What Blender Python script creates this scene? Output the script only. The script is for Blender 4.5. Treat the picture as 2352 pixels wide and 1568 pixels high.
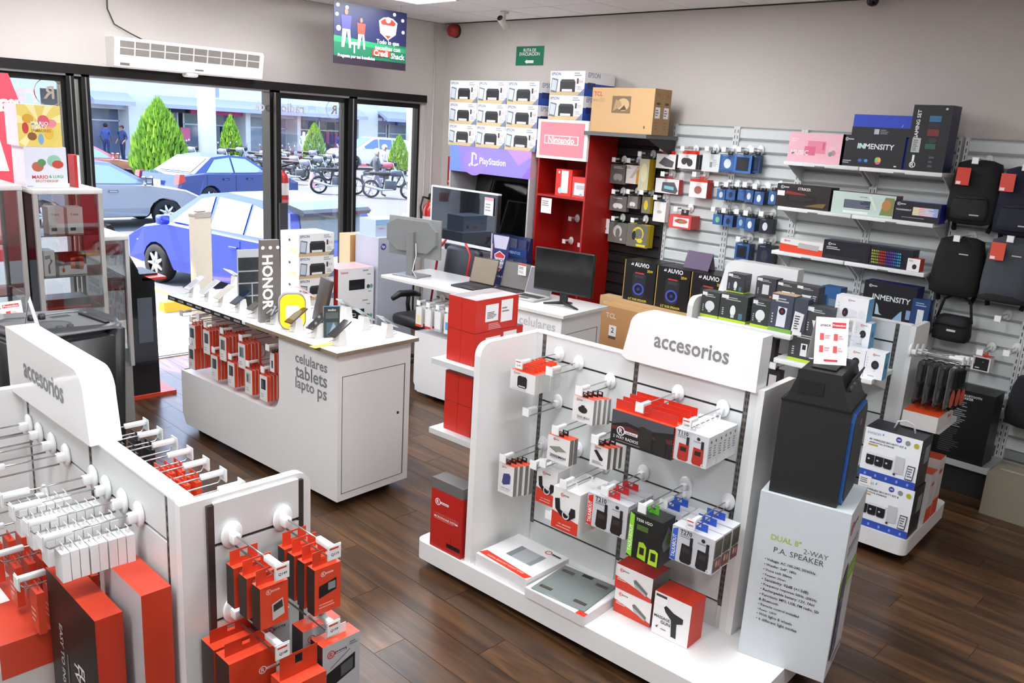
import bpy, bmesh, math, random
from mathutils import Vector, Matrix
random.seed(7)
for _o in list(bpy.data.objects): bpy.data.objects.remove(_o)
SC = bpy.context.scene
COL = SC.collection
# ---------------------------------------------------------------- camera
ROLL, PITCH, YAW, FPX, CAMH = -0.06179401, 0.24862675, 0.80307890, 1932.41, 2.4
_cy, _sy = math.cos(YAW), math.sin(YAW)
FWD = Vector((_sy*math.cos(PITCH), _cy*math.cos(PITCH), -math.sin(PITCH)))
_r = Vector((_cy, -_sy, 0)); _d = FWD.cross(_r)
RGT = math.cos(ROLL)*_r + math.sin(ROLL)*_d
DWN = -math.sin(ROLL)*_r + math.cos(ROLL)*_d
CAM = Vector((0, 0, CAMH))
cd = bpy.data.cameras.new('camera'); cam = bpy.data.objects.new('camera', cd); COL.objects.link(cam)
m3 = Matrix((RGT, -DWN, -FWD)).transposed()
cam.matrix_world = Matrix.Translation(CAM) @ m3.to_4x4()
cd.sensor_fit = 'HORIZONTAL'; cd.sensor_width = 36; cd.lens = 36*FPX/2352; cd.clip_end = 300; cd.clip_start = 0.05
SC.camera = cam
# ---------------------------------------------------------------- light and exposure
EXPOSURE = 0.42
SC.view_settings.view_transform = 'Standard'; SC.view_settings.look = 'None'
SC.view_settings.exposure = EXPOSURE; SC.view_settings.gamma = 1; SC.view_settings.use_curve_mapping = False
W = bpy.data.worlds.new('sky'); SC.world = W; W.use_nodes = True
nt = W.node_tree; bg = nt.nodes['Background']
sky = nt.nodes.new('ShaderNodeTexSky'); sky.sky_type = 'NISHITA'; sky.sun_disc = False
sky.sun_elevation = math.radians(62); sky.sun_rotation = math.radians(-25); sky.air_density = 1.0; sky.dust_density = 2.5; sky.ozone_density = 1.0
nt.links.new(sky.outputs['Color'], bg.inputs['Color']); bg.inputs['Strength'].default_value = 0.75
sl = bpy.data.lights.new('sun', 'SUN'); sl.energy = 9.0; sl.angle = 0.01; sl.color = (1, 0.95, 0.88)
so = bpy.data.objects.new('sun', sl); COL.objects.link(so)
SUNDIR = Vector((-0.28, 0.42, 0.95)).normalized()      # towards the sun: high, beyond the shop front
so.rotation_euler = SUNDIR.to_track_quat('Z', 'Y').to_euler(); so.location = (0, 20, 20)
PANEL_POWER = 20.0     # emission strength of the ceiling light panels
# ---------------------------------------------------------------- pixel helpers (2352 x 1568 photograph)
def ray(x, y): return RGT*((x-1176)/FPX) + DWN*((y-784)/FPX) + FWD
def onz(x, y, z=0.0):
    v = ray(x, y); return CAM + v*((z-CAMH)/v.z)
class Frame:
    """upright face: origin on plan, n = outward normal on plan, u = to the right when looking at the face"""
    def __init__(s, ox, oy, ndeg):
        a = math.radians(ndeg); s.o = Vector((ox, oy, 0)); s.n = Vector((math.cos(a), math.sin(a), 0)); s.u = Vector((-s.n.y, s.n.x, 0))
        s.rz = math.atan2(s.u.y, s.u.x)
    def px(s, x, y, d=0.0):
        v = ray(x, y); t = (d - (CAM-s.o).dot(s.n))/v.dot(s.n); p = CAM + v*t
        return (p-s.o).dot(s.u), p.z
    def w(s, u, d, z): return s.o + s.u*u + s.n*d + Vector((0, 0, z))
# ---------------------------------------------------------------- materials
def lin(c): return c/12.92 if c <= 0.04045 else ((c+0.055)/1.055)**2.4
def rgb(h):
    h = h.lstrip('#'); h = h if len(h) == 6 else ''.join(c*2 for c in h); return tuple(lin(int(h[i:i+2], 16)/255) for i in (0, 2, 4))
_M = {}
def mat(h, rough=0.5, metal=0.0, var=0.05, scale=18.0, bump=0.0, emit=0.0, alpha=1.0, trans=0.0, coat=0.0, spec=0.5, name=None):
    key = (h, rough, metal, var, scale, bump, emit, alpha, trans, coat, spec)
    if key in _M: return _M[key]
    m = bpy.data.materials.new(name or ('surface_'+h)); m.use_nodes = True; t = m.node_tree; b = t.nodes['Principled BSDF']
    c = rgb(h)
    if var > 0:
        tc = t.nodes.new('ShaderNodeTexCoord'); nz = t.nodes.new('ShaderNodeTexNoise'); nz.inputs['Scale'].default_value = scale; nz.inputs['Detail'].default_value = 3
        mx = t.nodes.new('ShaderNodeMix'); mx.data_type = 'RGBA'
        mx.inputs[6].default_value = tuple(x*(1-var) for x in c)+(1,); mx.inputs[7].default_value = tuple(min(1, x*(1+var)) for x in c)+(1,)
        t.links.new(tc.outputs['Object'], nz.inputs['Vector']); t.links.new(nz.outputs['Fac'], mx.inputs[0]); t.links.new(mx.outputs[2], b.inputs['Base Color'])
        if bump > 0:
            bp = t.nodes.new('ShaderNodeBump'); bp.inputs['Strength'].default_value = bump; bp.inputs['Distance'].default_value = 0.002
            t.links.new(nz.outputs['Fac'], bp.inputs['Height']); t.links.new(bp.outputs['Normal'], b.inputs['Normal'])
    else: b.inputs['Base Color'].default_value = c+(1,)
    b.inputs['Roughness'].default_value = rough; b.inputs['Metallic'].default_value = metal
    b.inputs['Specular IOR Level'].default_value = spec
    if emit: b.inputs['Emission Color'].default_value = c+(1,); b.inputs['Emission Strength'].default_value = emit
    if alpha < 1: b.inputs['Alpha'].default_value = alpha
    if trans: b.inputs['Transmission Weight'].default_value = trans
    if coat: b.inputs['Coat Weight'].default_value = coat
    _M[key] = m; return m
def glass_mat(h='#e9f2f4', a=0.12, rough=0.02):
    """thin clear pane: mostly see-through with a mirror reflection on top"""
    key = ('glass', h, a, rough)
    if key in _M: return _M[key]
    m = bpy.data.materials.new('clear_pane'); m.use_nodes = True; t = m.node_tree; t.nodes.clear()
    out = t.nodes.new('ShaderNodeOutputMaterial'); tr = t.nodes.new('ShaderNodeBsdfTransparent'); gl = t.nodes.new('ShaderNodeBsdfGlossy')
    fr = t.nodes.new('ShaderNodeFresnel'); fr.inputs[0].default_value = 1.45; ad = t.nodes.new('ShaderNodeMath'); ad.operation = 'ADD'; ad.inputs[1].default_value = a*0.25
    nz = t.nodes.new('ShaderNodeTexNoise'); nz.inputs['Scale'].default_value = 2.0; mx = t.nodes.new('ShaderNodeMixShader')
    c = rgb(h); tr.inputs[0].default_value = tuple(1-(1-x)*a for x in c)+(1,); gl.inputs['Roughness'].default_value = rough
    t.links.new(fr.outputs[0], ad.inputs[0]); t.links.new(ad.outputs[0], mx.inputs[0]); t.links.new(tr.outputs[0], mx.inputs[1]); t.links.new(gl.outputs[0], mx.inputs[2]); t.links.new(mx.outputs[0], out.inputs[0])
    _M[key] = m; return m
WHITE = '#e4e4e2'
def lam(): return mat('#e6e5e2', 0.32, var=0.02)          # white laminate
def steel(): return mat('#b9bcbc', 0.25, 0.9, var=0.03)
def clear(): return glass_mat('#eef4f6', 0.3, 0.08)
# ---------------------------------------------------------------- mesh builder
class MB:
    def __init__(s): s.v = []; s.f = []; s.mi = []; s.mats = []; s.sm = []
    def slot(s, m):
        if m not in s.mats: s.mats.append(m)
        return s.mats.index(m)
    def add(s, vs, fs, m, smooth=False, M=None):
        b = len(s.v); i = s.slot(m)
        s.v += [tuple(M @ Vector(p)) for p in vs] if M is not None else [tuple(p) for p in vs]
        for f in fs: s.f.append(tuple(b+k for k in f)); s.mi.append(i); s.sm.append(smooth)
        return s
    def box(s, x0, x1, y0, y1, z0, z1, m, M=None, bev=0.0):
        if bev <= 0:
            vs = [(x0,y0,z0),(x1,y0,z0),(x1,y1,z0),(x0,y1,z0),(x0,y0,z1),(x1,y0,z1),(x1,y1,z1),(x0,y1,z1)]
            return s.add(vs, [(0,3,2,1),(4,5,6,7),(0,1,5,4),(1,2,6,5),(2,3,7,6),(3,0,4,7)], m, False, M)
        bm = bmesh.new(); bmesh.ops.create_cube(bm, size=1)
        for v in bm.verts: v.co = Vector(((x0+x1)/2+v.co.x*(x1-x0), (y0+y1)/2+v.co.y*(y1-y0), (z0+z1)/2+v.co.z*(z1-z0)))
        bmesh.ops.bevel(bm, geom=bm.edges[:], offset=bev, segments=2, affect='EDGES', profile=0.5)
        return s.bm(bm, m, M, True)
    def bm(s, bm, m, M=None, smooth=False):
        bm.verts.ensure_lookup_table(); bm.verts.index_update()
        s.add([v.co.copy() for v in bm.verts], [tuple(v.index for v in f.verts) for f in bm.faces], m, smooth, M); bm.free(); return s
    def prism(s, pts, y0, y1, m, M=None, smooth=False, axis='y'):
        """polygon in local xz (or xy/yz) extruded"""
        n = len(pts); k = {'y': lambda a, b, c: (a, c, b), 'z': lambda a, b, c: (a, b, c), 'x': lambda a, b, c: (c, a, b)}[axis]
        vs = [k(a, b, y0) for a, b in pts] + [k(a, b, y1) for a, b in pts]
        fs = [tuple(range(n)), tuple(range(2*n-1, n-1, -1))] + [(i, n+i, n+(i+1) % n, (i+1) % n) for i in range(n)]
        return s.add(vs, fs, m, smooth, M)
    def tube(s, pts, r, m, seg=8, M=None, cap=True, smooth=True):
        pts = [Vector(p) for p in pts]; rs = r if isinstance(r, (list, tuple)) else [r]*len(pts); vs = []; fs = []
        up = None
        for i, p in enumerate(pts):
            d = (pts[min(i+1, len(pts)-1)]-pts[max(i-1, 0)]).normalized()
            if up is None: up = Vector((0, 0, 1)) if abs(d.z) < 0.9 else Vector((1, 0, 0))
            a = d.cross(up).normalized(); b = a.cross(d).normalized(); up = b
            for k in range(seg):
                t = 2*math.pi*k/seg; vs.append(p + (a*math.cos(t)+b*math.sin(t))*rs[i])
        for i in range(len(pts)-1):
            for k in range(seg): fs.append((i*seg+k, i*seg+(k+1) % seg, (i+1)*seg+(k+1) % seg, (i+1)*seg+k))
        if cap: fs.append(tuple(range(seg-1, -1, -1))); fs.append(tuple((len(pts)-1)*seg+k for k in range(seg)))
        return s.add(vs, fs, m, smooth, M)
    def lathe(s, prof, m, seg=24, M=None, smooth=True):
        vs = []; fs = []; n = len(prof)
        for k in range(seg):
            t = 2*math.pi*k/seg
            for r, z in prof: vs.append((r*math.cos(t), r*math.sin(t), z))
        for k in range(seg):
            for i in range(n-1): fs.append((k*n+i, ((k+1) % seg)*n+i, ((k+1) % seg)*n+i+1, k*n+i+1))
        return s.add(vs, fs, m, smooth, M)
    def disc(s, c, r, m, ax='y', seg=20, ry=None, M=None):
        ry = ry or r; vs = []
        for k in range(seg):
            t = 2*math.pi*k/seg; a, b = r*math.cos(t), ry*math.sin(t)
            vs.append({'y': (c[0]+a, c[1], c[2]+b), 'z': (c[0]+a, c[1]+b, c[2]), 'x': (c[0], c[1]+a, c[2]+b)}[ax])
        return s.add(vs, [tuple(range(seg))], m, False, M)
    def mesh(s, name):
        me = bpy.data.meshes.new(name); me.from_pydata(s.v, [], s.f)
        for m in s.mats: me.materials.append(m)
        me.polygons.foreach_set('material_index', s.mi); me.polygons.foreach_set('use_smooth', s.sm); me.update(); return me
    def obj(s, name, parent=None, loc=None, rz=None, label=None):
        return link(name, s.mesh(name), parent, loc, rz, label)
def link(name, me, parent=None, loc=None, rz=None, label=None):
    o = bpy.data.objects.new(name, me); COL.objects.link(o)
    if parent is not None: o.parent = parent
    if loc is not None: o.location = loc
    if rz is not None: o.rotation_euler = (0, 0, rz)
    if label: o['label'] = label
    return o
def thing(name, label, cat, loc=(0, 0, 0), rz=0.0, group=None, me=None):
    o = bpy.data.objects.new(name, me); COL.objects.link(o); o.location = loc; o.rotation_euler = (0, 0, rz)
    return tag(o, label, cat, group)
def tag(o, label, cat, group=None):
    o['label'] = label; o['category'] = cat
    if group: o['group'] = group
    return o
def struct(o): o['kind'] = 'structure'; return o
def dup(o, loc=None, rz=None, label=None, group=None, parent=None, rot=None):
    c = o.copy(); COL.objects.link(c); c.parent = parent
    if loc is not None: c.location = loc
    if rz is not None: c.rotation_euler = (0, 0, rz)
    if rot is not None: c.rotation_euler = rot
    if label: c['label'] = label
    if group: c['group'] = group
    for ch in list(o.children):
        dup(ch, parent=c)
    return c
def shear_M(a): return Matrix.Rotation(a, 4, 'Z')
# ---------------------------------------------------------------- lettering
_T = {}
def glyphs(txt, bold):
    k = (txt, bold)
    if k in _T: return _T[k]
    cu = bpy.data.curves.new('lettering', 'FONT'); cu.body = txt; cu.size = 1; cu.resolution_u = 2; cu.align_x = 'CENTER'; cu.align_y = 'CENTER'
    if bold: cu.offset = 0.018
    ob = bpy.data.objects.new('lettering_source', cu); COL.objects.link(ob)
    dg = bpy.context.evaluated_depsgraph_get(); dg.update(); me = bpy.data.meshes.new_from_object(ob.evaluated_get(dg))
    vs = [v.co.to_2d() for v in me.vertices]; fs = [tuple(p.vertices) for p in me.polygons]
    bpy.data.objects.remove(ob); bpy.data.curves.remove(cu); bpy.data.meshes.remove(me)
    if vs:
        x0 = min(v.x for v in vs); x1 = max(v.x for v in vs); y0 = min(v.y for v in vs); y1 = max(v.y for v in vs)
        vs = [((v.x-(x0+x1)/2), (v.y-(y0+y1)/2)) for v in vs]; dim = (x1-x0, y1-y0)
    else: dim = (1, 1)
    _T[k] = (vs, fs, dim); return _T[k]
# ---------------------------------------------------------------- printed faces of a carton  (local: x right, y into the box, z up; origin bottom front centre)
def face_map(face, w, t, h):
    """returns f(a,b,off): a,b in 0..1 across the face as seen from outside"""
    if face == 'F': return (lambda a, b, o: (-w/2+a*w, -o, b*h)), w, h
    if face == 'R': return (lambda a, b, o: (w/2+o, a*t, b*h)), t, h
    if face == 'L': return (lambda a, b, o: (-w/2-o, t-a*t, b*h)), t, h
    if face == 'T': return (lambda a, b, o: (-w/2+a*w, b*t, h+o)), w, t
    if face == 'B': return (lambda a, b, o: (w/2-a*w, t+o, b*h)), w, h
def draw(pr, w, t, h, art=None, let=None, fmap=None):
    art = art or MB(); let = let or MB(); lev = {}
    for p in pr:
        k, face = p[0], p[1]
        f, fw, fh = (fmap or face_map)(face, w, t, h)
        lev[face] = lev.get(face, 0)+1; off = 0.0006+0.00025*lev[face]
        if k == 'r':
            _, _, x0, y0, x1, y1, c = p; art.add([f(x0,y0,off), f(x1,y0,off), f(x1,y1,off), f(x0,y1,off)], [(0,1,2,3)], pm(c))
        elif k == 'p': art.add([f(x, y, off) for x, y in p[2]], [tuple(range(len(p[2])))], pm(p[3]))
        elif k == 'e':
            _, _, x, y, rx, ry, c = p; n = 18
            art.add([f(x+rx*math.cos(2*math.pi*i/n), y+ry*math.sin(2*math.pi*i/n), off) for i in range(n)], [tuple(range(n))], pm(c))
        elif k == 'o':   # ring: x,y centre, r in metres, band
            _, _, x, y, r, bd, c = p; n = 24; vs = []
            for q in (r, r-bd): vs += [f(x+q/fw*math.cos(2*math.pi*i/n), y+q/fh*math.sin(2*math.pi*i/n), off) for i in range(n)]
            art.add(vs, [(i, (i+1) % n, n+(i+1) % n, n+i) for i in range(n)], pm(c))
        elif k == 'l':   # rows of fine print: x0,y0,x1,y1, rows, colour
            _, _, x0, y0, x1, y1, n, c = p; rr = random.Random(n*31+int(x0*997))
            for i in range(n):
                yy = y1-(y1-y0)*(i+0.5)/n; hh = (y1-y0)/n*0.24; xe = x0+(x1-x0)*rr.uniform(0.6, 1)
                art.add([f(x0,yy-hh,off), f(xe,yy-hh,off), f(xe,yy+hh,off), f(x0,yy+hh,off)], [(0,1,2,3)], pm(c))
        elif k == 't':   # x,y centre, width fraction of face, text, colour [, bold, rot deg, height fraction]
            x, y, wf, txt, c = p[2:7]; bold = p[7] if len(p) > 7 else False; rot = math.radians(p[8]) if len(p) > 8 else 0; hf = p[9] if len(p) > 9 else None
            vs, fs, dim = glyphs(txt, bold); cr, sr = math.cos(rot), math.sin(rot)
            if abs(cr) > 0.7: sx = wf*fw/dim[0]; sy = hf*fh/dim[1] if hf else sx
            else: sx = wf*fh/dim[0]; sy = hf*fw/dim[1] if hf else sx
            let.add([f(x+(vx*sx*cr-vy*sy*sr)/fw, y+(vx*sx*sr+vy*sy*cr)/fh, off) for vx, vy in vs], fs, pm(c))
    return art, let
def pm(c):
    if not isinstance(c, str): return c
    return mat(c, 0.42, var=0.03)
RED = '#d8311f'; ORG = '#e2492c'; DRED = '#b8261c'; BLK = '#17171a'; GRY = '#8d8f90'; INK = '#3a3a3d'
def logo(face, x, y, s, fw, fh, c1=RED, c2=INK, rot=0, word='radioshack', ink=None):
    """round R mark with the shop word beside it; s = ring radius in metres, fw/fh = face size in metres"""
    dx = lambda a: a*s/fw
    dy = lambda a: a*s/fh
    if rot == 0:
        return [('o', face, x, y, s, s*0.22, c1), ('t', face, x, y, 0.85*s/fw, 'R', c1, True), ('r', face, x+dx(0.95), y-dy(0.32), x+dx(4.1), y+dy(0.32), c2), ('t', face, x+dx(2.5), y, dx(2.7), word, ink or '#f2f2f2', True)]
    q = 1 if rot > 0 else -1
    return [('o', face, x, y, s, s*0.22, c1), ('t', face, x, y, 0.85*s/fh, 'R', c1, True, rot), ('r', face, x-dx(0.32), min(y+q*dy(0.95), y+q*dy(4.1)), x+dx(0.32), max(y+q*dy(0.95), y+q*dy(4.1)), c2), ('t', face, x, y+q*dy(2.5), dy(2.7), word, ink or '#f2f2f2', True, rot)]
def carton(name, label, cat, loc, rz, w, t, h, col, pr=(), group=None, sides=None, top=None, bev=0.0, rough=0.45, tab=None, tabcol=None):
    """a printed pack: body mesh (top-level), printed_artwork and lettering as children. col front colour, sides/top other colours"""
    b = MB(); cf = pm(col); cs = pm(sides) if sides else cf; ct = pm(top) if top else cs
    x0, x1 = -w/2, w/2
    vs = [(x0,0,0),(x1,0,0),(x1,t,0),(x0,t,0),(x0,0,h),(x1,0,h),(x1,t,h),(x0,t,h)]
    b.add(vs, [(0,1,5,4)], cf); b.add(vs, [(1,2,6,5),(2,3,7,6),(3,0,4,7),(0,3,2,1)], cs); b.add(vs, [(4,5,6,7)], ct)
    o = thing(name, label, cat, loc, rz, group, b.mesh(name))
    if tab:  # hang tab: width, height
        tb = MB(); tw, th = tab; tm = pm(tabcol or sides or col); hs = min(tw*0.25, 0.012)
        yb = t*0.5
        za, zc = th*.42, th*.88
        tb.prism([(-tw/2,0),(tw/2,0),(tw/2,th),(-.0001,th),(-.0001,zc),(hs,zc),(hs,za),(-hs,za),(-hs,zc),(-.0003,zc),(-.0003,th),(-tw/2,th)], yb-0.0008, yb+0.0008, tm)
        tb.obj('hang_tab', o, (0, 0, h))
    a, l = draw(pr, w, t, h)
    if a.f: a.obj('printed_artwork', o)
    if l.f: l.obj('lettering', o)
    return o
def at_face(fr, x0, y0, x1, y1, d):
    """front face rectangle from two photo pixels (top left, bottom right) on the plane d in front of the frame"""
    a, za = fr.px(x0, y0, d); b, zb = fr.px(x1, y1, d)
    return (a+b)/2, min(za, zb), abs(b-a), abs(za-zb)      # u centre, z bottom, width, height
def boxpx(fr, d, tl, br, t, name, label, cat, col, pr=(), z=None, **kw):
    u, z0, w, h = at_face(fr, tl[0], tl[1], br[0], br[1], d); w -= .006
    if z is not None: h = z0+h-z-.001; z0 = z+.001
    return carton(name, label, cat, fr.w(u, d, z0), fr.rz, w, t, h, col, pr(w, t, h) if callable(pr) else pr, **kw)
# ================================================================ the room
XB, YA, ZC = 6.84, 7.98, 3.52
XL, YR = -3.2, -3.0
def wallmat(h, sc=90.0):
    return mat(h, 0.85, var=0.05, scale=sc, bump=0.25)
WALLC = '#cbc4bd'
# floor: dark slab with planks laid along the depth of the shop
b = MB(); b.box(XL, XB, YR, YA+0.2, -0.12, -0.004, mat('#1f1510', 0.7)); floor = struct(b.obj('floor'))
def plank_mat():
    m = bpy.data.materials.new('wood_plank'); m.use_nodes = True; t = m.node_tree; B = t.nodes['Principled BSDF']
    tc = t.nodes.new('ShaderNodeTexCoord'); oi = t.nodes.new('ShaderNodeObjectInfo'); mp = t.nodes.new('ShaderNodeMapping'); mp.inputs['Scale'].default_value = (14, 1.3, 6)
    ad = t.nodes.new('ShaderNodeVectorMath'); ad.operation = 'ADD'; ml = t.nodes.new('ShaderNodeVectorMath'); ml.operation = 'SCALE'; ml.inputs['Scale'].default_value = 3.7
    t.links.new(oi.outputs['Location'], ml.inputs[0]); t.links.new(tc.outputs['Object'], ad.inputs[0]); t.links.new(ml.outputs[0], ad.inputs[1]); t.links.new(ad.outputs[0], mp.inputs['Vector'])
    n1 = t.nodes.new('ShaderNodeTexNoise'); n1.inputs['Scale'].default_value = 1.0; n1.inputs['Detail'].default_value = 7; n1.inputs['Roughness'].default_value = 0.62; n1.inputs['Distortion'].default_value = 0.6
    t.links.new(mp.outputs[0], n1.inputs['Vector'])
    cr = t.nodes.new('ShaderNodeValToRGB'); e = cr.color_ramp.elements
    e[0].position = 0.28; e[0].color = rgb('#22150d')+(1,); e[1].position = 0.72; e[1].color = rgb('#6e4c2e')+(1,); k = e.new(0.48); k.color = rgb('#47301d')+(1,)
    t.links.new(n1.outputs['Fac'], cr.inputs[0])
    hv = t.nodes.new('ShaderNodeHueSaturation'); mr = t.nodes.new('ShaderNodeMapRange'); mr.inputs[3].default_value = 0.7; mr.inputs[4].default_value = 1.3
    t.links.new(oi.outputs['Random'], mr.inputs[0]); t.links.new(mr.outputs[0], hv.inputs['Value']); t.links.new(cr.outputs[0], hv.inputs['Color']); t.links.new(hv.outputs[0], B.inputs['Base Color'])
    B.inputs['Roughness'].default_value = 0.3; B.inputs['Specular IOR Level'].default_value = 0.5
    bp = t.nodes.new('ShaderNodeBump'); bp.inputs['Strength'].default_value = 0.12; bp.inputs['Distance'].default_value = 0.002; t.links.new(n1.outputs['Fac'], bp.inputs['Height']); t.links.new(bp.outputs[0], B.inputs['Normal'])
    return m
PL = plank_mat(); PW, PLN = 0.182, 1.22
def screen(p):
    q = Vector(p)-CAM; z = q.dot(FWD)
    return None if z < 0.3 else (1176+FPX*q.dot(RGT)/z, 784+FPX*q.dot(DWN)/z, z)
pb = MB(); pb.box(-PW/2+0.0012, PW/2-0.0012, -PLN/2+0.0012, PLN/2-0.0012, -0.008, 0, PL); pme = pb.mesh('plank')
cells = []
for i in range(int((XB-XL)/PW)+1):
    off = (i*0.37) % 1*PLN
    for j in range(-1, 10):
        x = XL+PW*(i+0.5); y = YR+off+PLN*(j+0.5)
        if y+PLN/2 < YR or y-PLN/2 > YA+0.1 or x > XB: continue
        s = screen((x, y, 0)); cells.append((x, y, s))
def vis(c):
    s = c[2]
    if s is None or not (-250 < s[0] < 2600 and 600 < s[1] < 1900): return -1
    return 1/s[2]
cells.sort(key=vis, reverse=True)
rest = MB()
for k, (x, y, s) in enumerate(cells):
    y0, y1 = max(y-PLN/2, YR), min(y+PLN/2, YA+0.15)
    if k < 296:
        o = link('plank', pme, floor, (x, (y0+y1)/2, 0)); o.scale = (1, (y1-y0)/PLN, 1)
    else: rest.box(x-PW/2+0.0012, x+PW/2-0.0012, y0+0.0012, y1-0.0012, -0.008, 0, PL)
ro = rest.obj('further_planks', floor); ro['kind'] = 'stuff'
# walls
def wallbox(name, *bx):
    w = MB()
    for q in bx: w.box(*q, wallmat(WALLC))
    return struct(w.obj(name))
TH = 0.22
wall_f = wallbox('wall_front', (XL, XB+TH, YA, YA+TH, 2.70, ZC), (6.50, XB+TH, YA, YA+TH, 0, 2.70), (XL, 0.6, YA, YA+TH, 0, 2.70))
wall_r = wallbox('wall_right', (XB, XB+TH, YR, YA, 0, ZC))
wallbox('wall_left', (XL-TH, XL, YR, YA, 0, ZC)); wallbox('wall_rear', (XL-TH, XB+TH, YR-TH, YR, 0, ZC))
# ceiling: slab, tiles and lay-in light panels
b = MB(); b.box(XL-TH, XB+TH, YR-TH, YA+TH, ZC+0.02, ZC+0.2, mat('#9b9893', 0.8)); ceil = struct(b.obj('ceiling'))
tb = MB(); tm = mat('#f0ece9', 0.9, var=0.04, scale=160, bump=0.3); tb.box(0.004, 0.596, 0.004, 0.596, 0.004, 0.02, tm); tme = tb.mesh('ceiling_tile')
panels = [(4.39, 6.37), (1.99, 6.37), (-0.41, 6.37), (4.39, 3.97), (1.99, 3.97), (-0.41, 3.97), (1.99, 1.57), (-0.41, 1.57), (-2.2, 1.57), (1.99, -0.83), (-0.41, -0.83)]
def is_panel(x, y): return any(px-0.01 < x < px+1.15 and abs(y-py) < 0.05 for px, py in panels)
trest = MB(); tcount = 0
for i in range(-1, 17):
    for j in range(-1, 19):
        x, y = 6.19-0.6*i+0.0, 6.97+0.6-0.6*j
        if is_panel(x, y) or x < XL-0.5 or y < YR-0.5: continue
        s = screen((x+0.3, y+0.3, ZC)); x1 = min(x+0.6, XB); y1 = min(y+0.6, YA)
        if x1-x < 0.05 or y1-y < 0.05: continue
        if s and -300 < s[0] < 2600 and -260 < s[1] < 200:
            o = link('ceiling_tile', tme, ceil, (x, y, ZC)); o.scale = ((x1-x)/0.6, (y1-y)/0.6, 1)
        else: trest.box(x+0.004, x1-0.004, y+0.004, y1-0.004, ZC+0.004, ZC+0.02, tm)
tr = trest.obj('further_ceiling_tiles', ceil); tr['kind'] = 'stuff'
lm = mat('#f6f9ff', 0.5, var=0, emit=PANEL_POWER, name='light_diffuser')
proto = None
for k, (x, y) in enumerate(panels):
    if proto is None:
        f = MB(); f.box(0, 1.2, 0, 0.6, 0.012, 0.02, mat('#efefef', 0.6)); f.box(0, 1.2, 0, 0.014, 0, 0.012, mat('#efefef', 0.6)); f.box(0, 1.2, 0.586, 0.6, 0, 0.012, mat('#efefef', 0.6)); f.box(0, 0.014, 0.014, 0.586, 0, 0.012, mat('#efefef', 0.6)); f.box(1.186, 1.2, 0.014, 0.586, 0, 0.012, mat('#efefef', 0.6))
        proto = thing('ceiling_light', 'flat white light panel set into the ceiling tiles', 'ceiling light', (x, y, ZC), 0, 'ceiling light panels'); f.obj('frame', proto)
        d = MB(); d.box(0.014, 1.186, 0.014, 0.586, 0.004, 0.010, lm); d.obj('diffuser', proto)
    else: dup(proto, (x, y, ZC))
# shop front: dark aluminium frames and glass
DK = lambda: mat('#23211f', 0.35, 0.5, var=0.05)
AL = lambda: mat('#8f9092', 0.35, 0.8, var=0.05)
def winframe(name, x0, x1, z0, z1, fr=0.05, pane=True, text=None):
    root = struct(link(name, None)); f = MB(); y0, y1 = YA+0.03, YA+0.13
    f.box(x0, x1, y0, y1, z1-fr, z1, DK()); f.box(x0, x1, y0, y1, z0, z0+fr, DK()); f.box(x0, x0+fr*0.6, y0, y1, z0+fr, z1-fr, DK()); f.box(x1-fr*0.6, x1, y0, y1, z0+fr, z1-fr, DK())
    f.obj('window_frame', root)
    if pane:
        g = MB(); g.box(x0+fr*0.6, x1-fr*0.6, YA+0.075, YA+0.083, z0+fr, z1-fr, glass_mat('#f4faf8', 0.12)); g.obj('pane', root)
    return root
w1 = winframe('window_1', 0.6, 2.61, 0.0, 2.60); w2 = winframe('window_2', 2.675, 2.735, 0.0, 2.60, 0.02)
w3 = winframe('window_3', 4.635, 5.475, 0.0, 2.60); w4 = winframe('window_4', 5.58, 6.50, 0.0, 2.60)
def mull(name, x0, x1, yy=0.0):
    m = MB(); m.box(x0, x1, YA-0.02+yy, YA+0.14, 0, 2.62, DK()); m.box(x0+(x1-x0)*0.42, x0+(x1-x0)*0.58, YA-0.026+yy, YA-0.02+yy, 0, 2.6, AL()); return struct(m.obj(name))
mull('trim_1', 2.61, 2.675); mull('trim_2', 2.735, 2.80); mull('trim_3', 4.52, 4.635); mull('trim_4', 5.475, 5.58)
h = MB(); h.box(0.6, 6.55, YA-0.035, YA+0.18, 2.62, 2.70, DK()); h.box(0.6, 6.55, YA-0.02, YA+0.16, 2.60, 2.62, AL()); struct(h.obj('trim_5'))
s = MB(); s.box(2.8, 4.52, YA-0.02, YA+0.16, 0.0, 0.008, AL()); s.box(2.8, 4.52, YA+0.02, YA+0.03, 0.008, 0.012, DK()); struct(s.obj('trim_6'))
# sliding door leaf parked behind the second window, with its lock box
d1 = struct(link('door_1', None)); f = MB(); f.box(4.545, 4.60, YA-0.10, YA-0.035, 0.02, 2.55, DK()); f.obj('stile', d1)
f = MB(); f.box(4.56, 4.655, YA-0.13, YA-0.10, 1.12, 1.50, mat('#2c2d30', 0.4)); f.disc((4.60, YA-0.131, 1.0), 0.02, AL()); f.obj('lock_box', d1)
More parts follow.
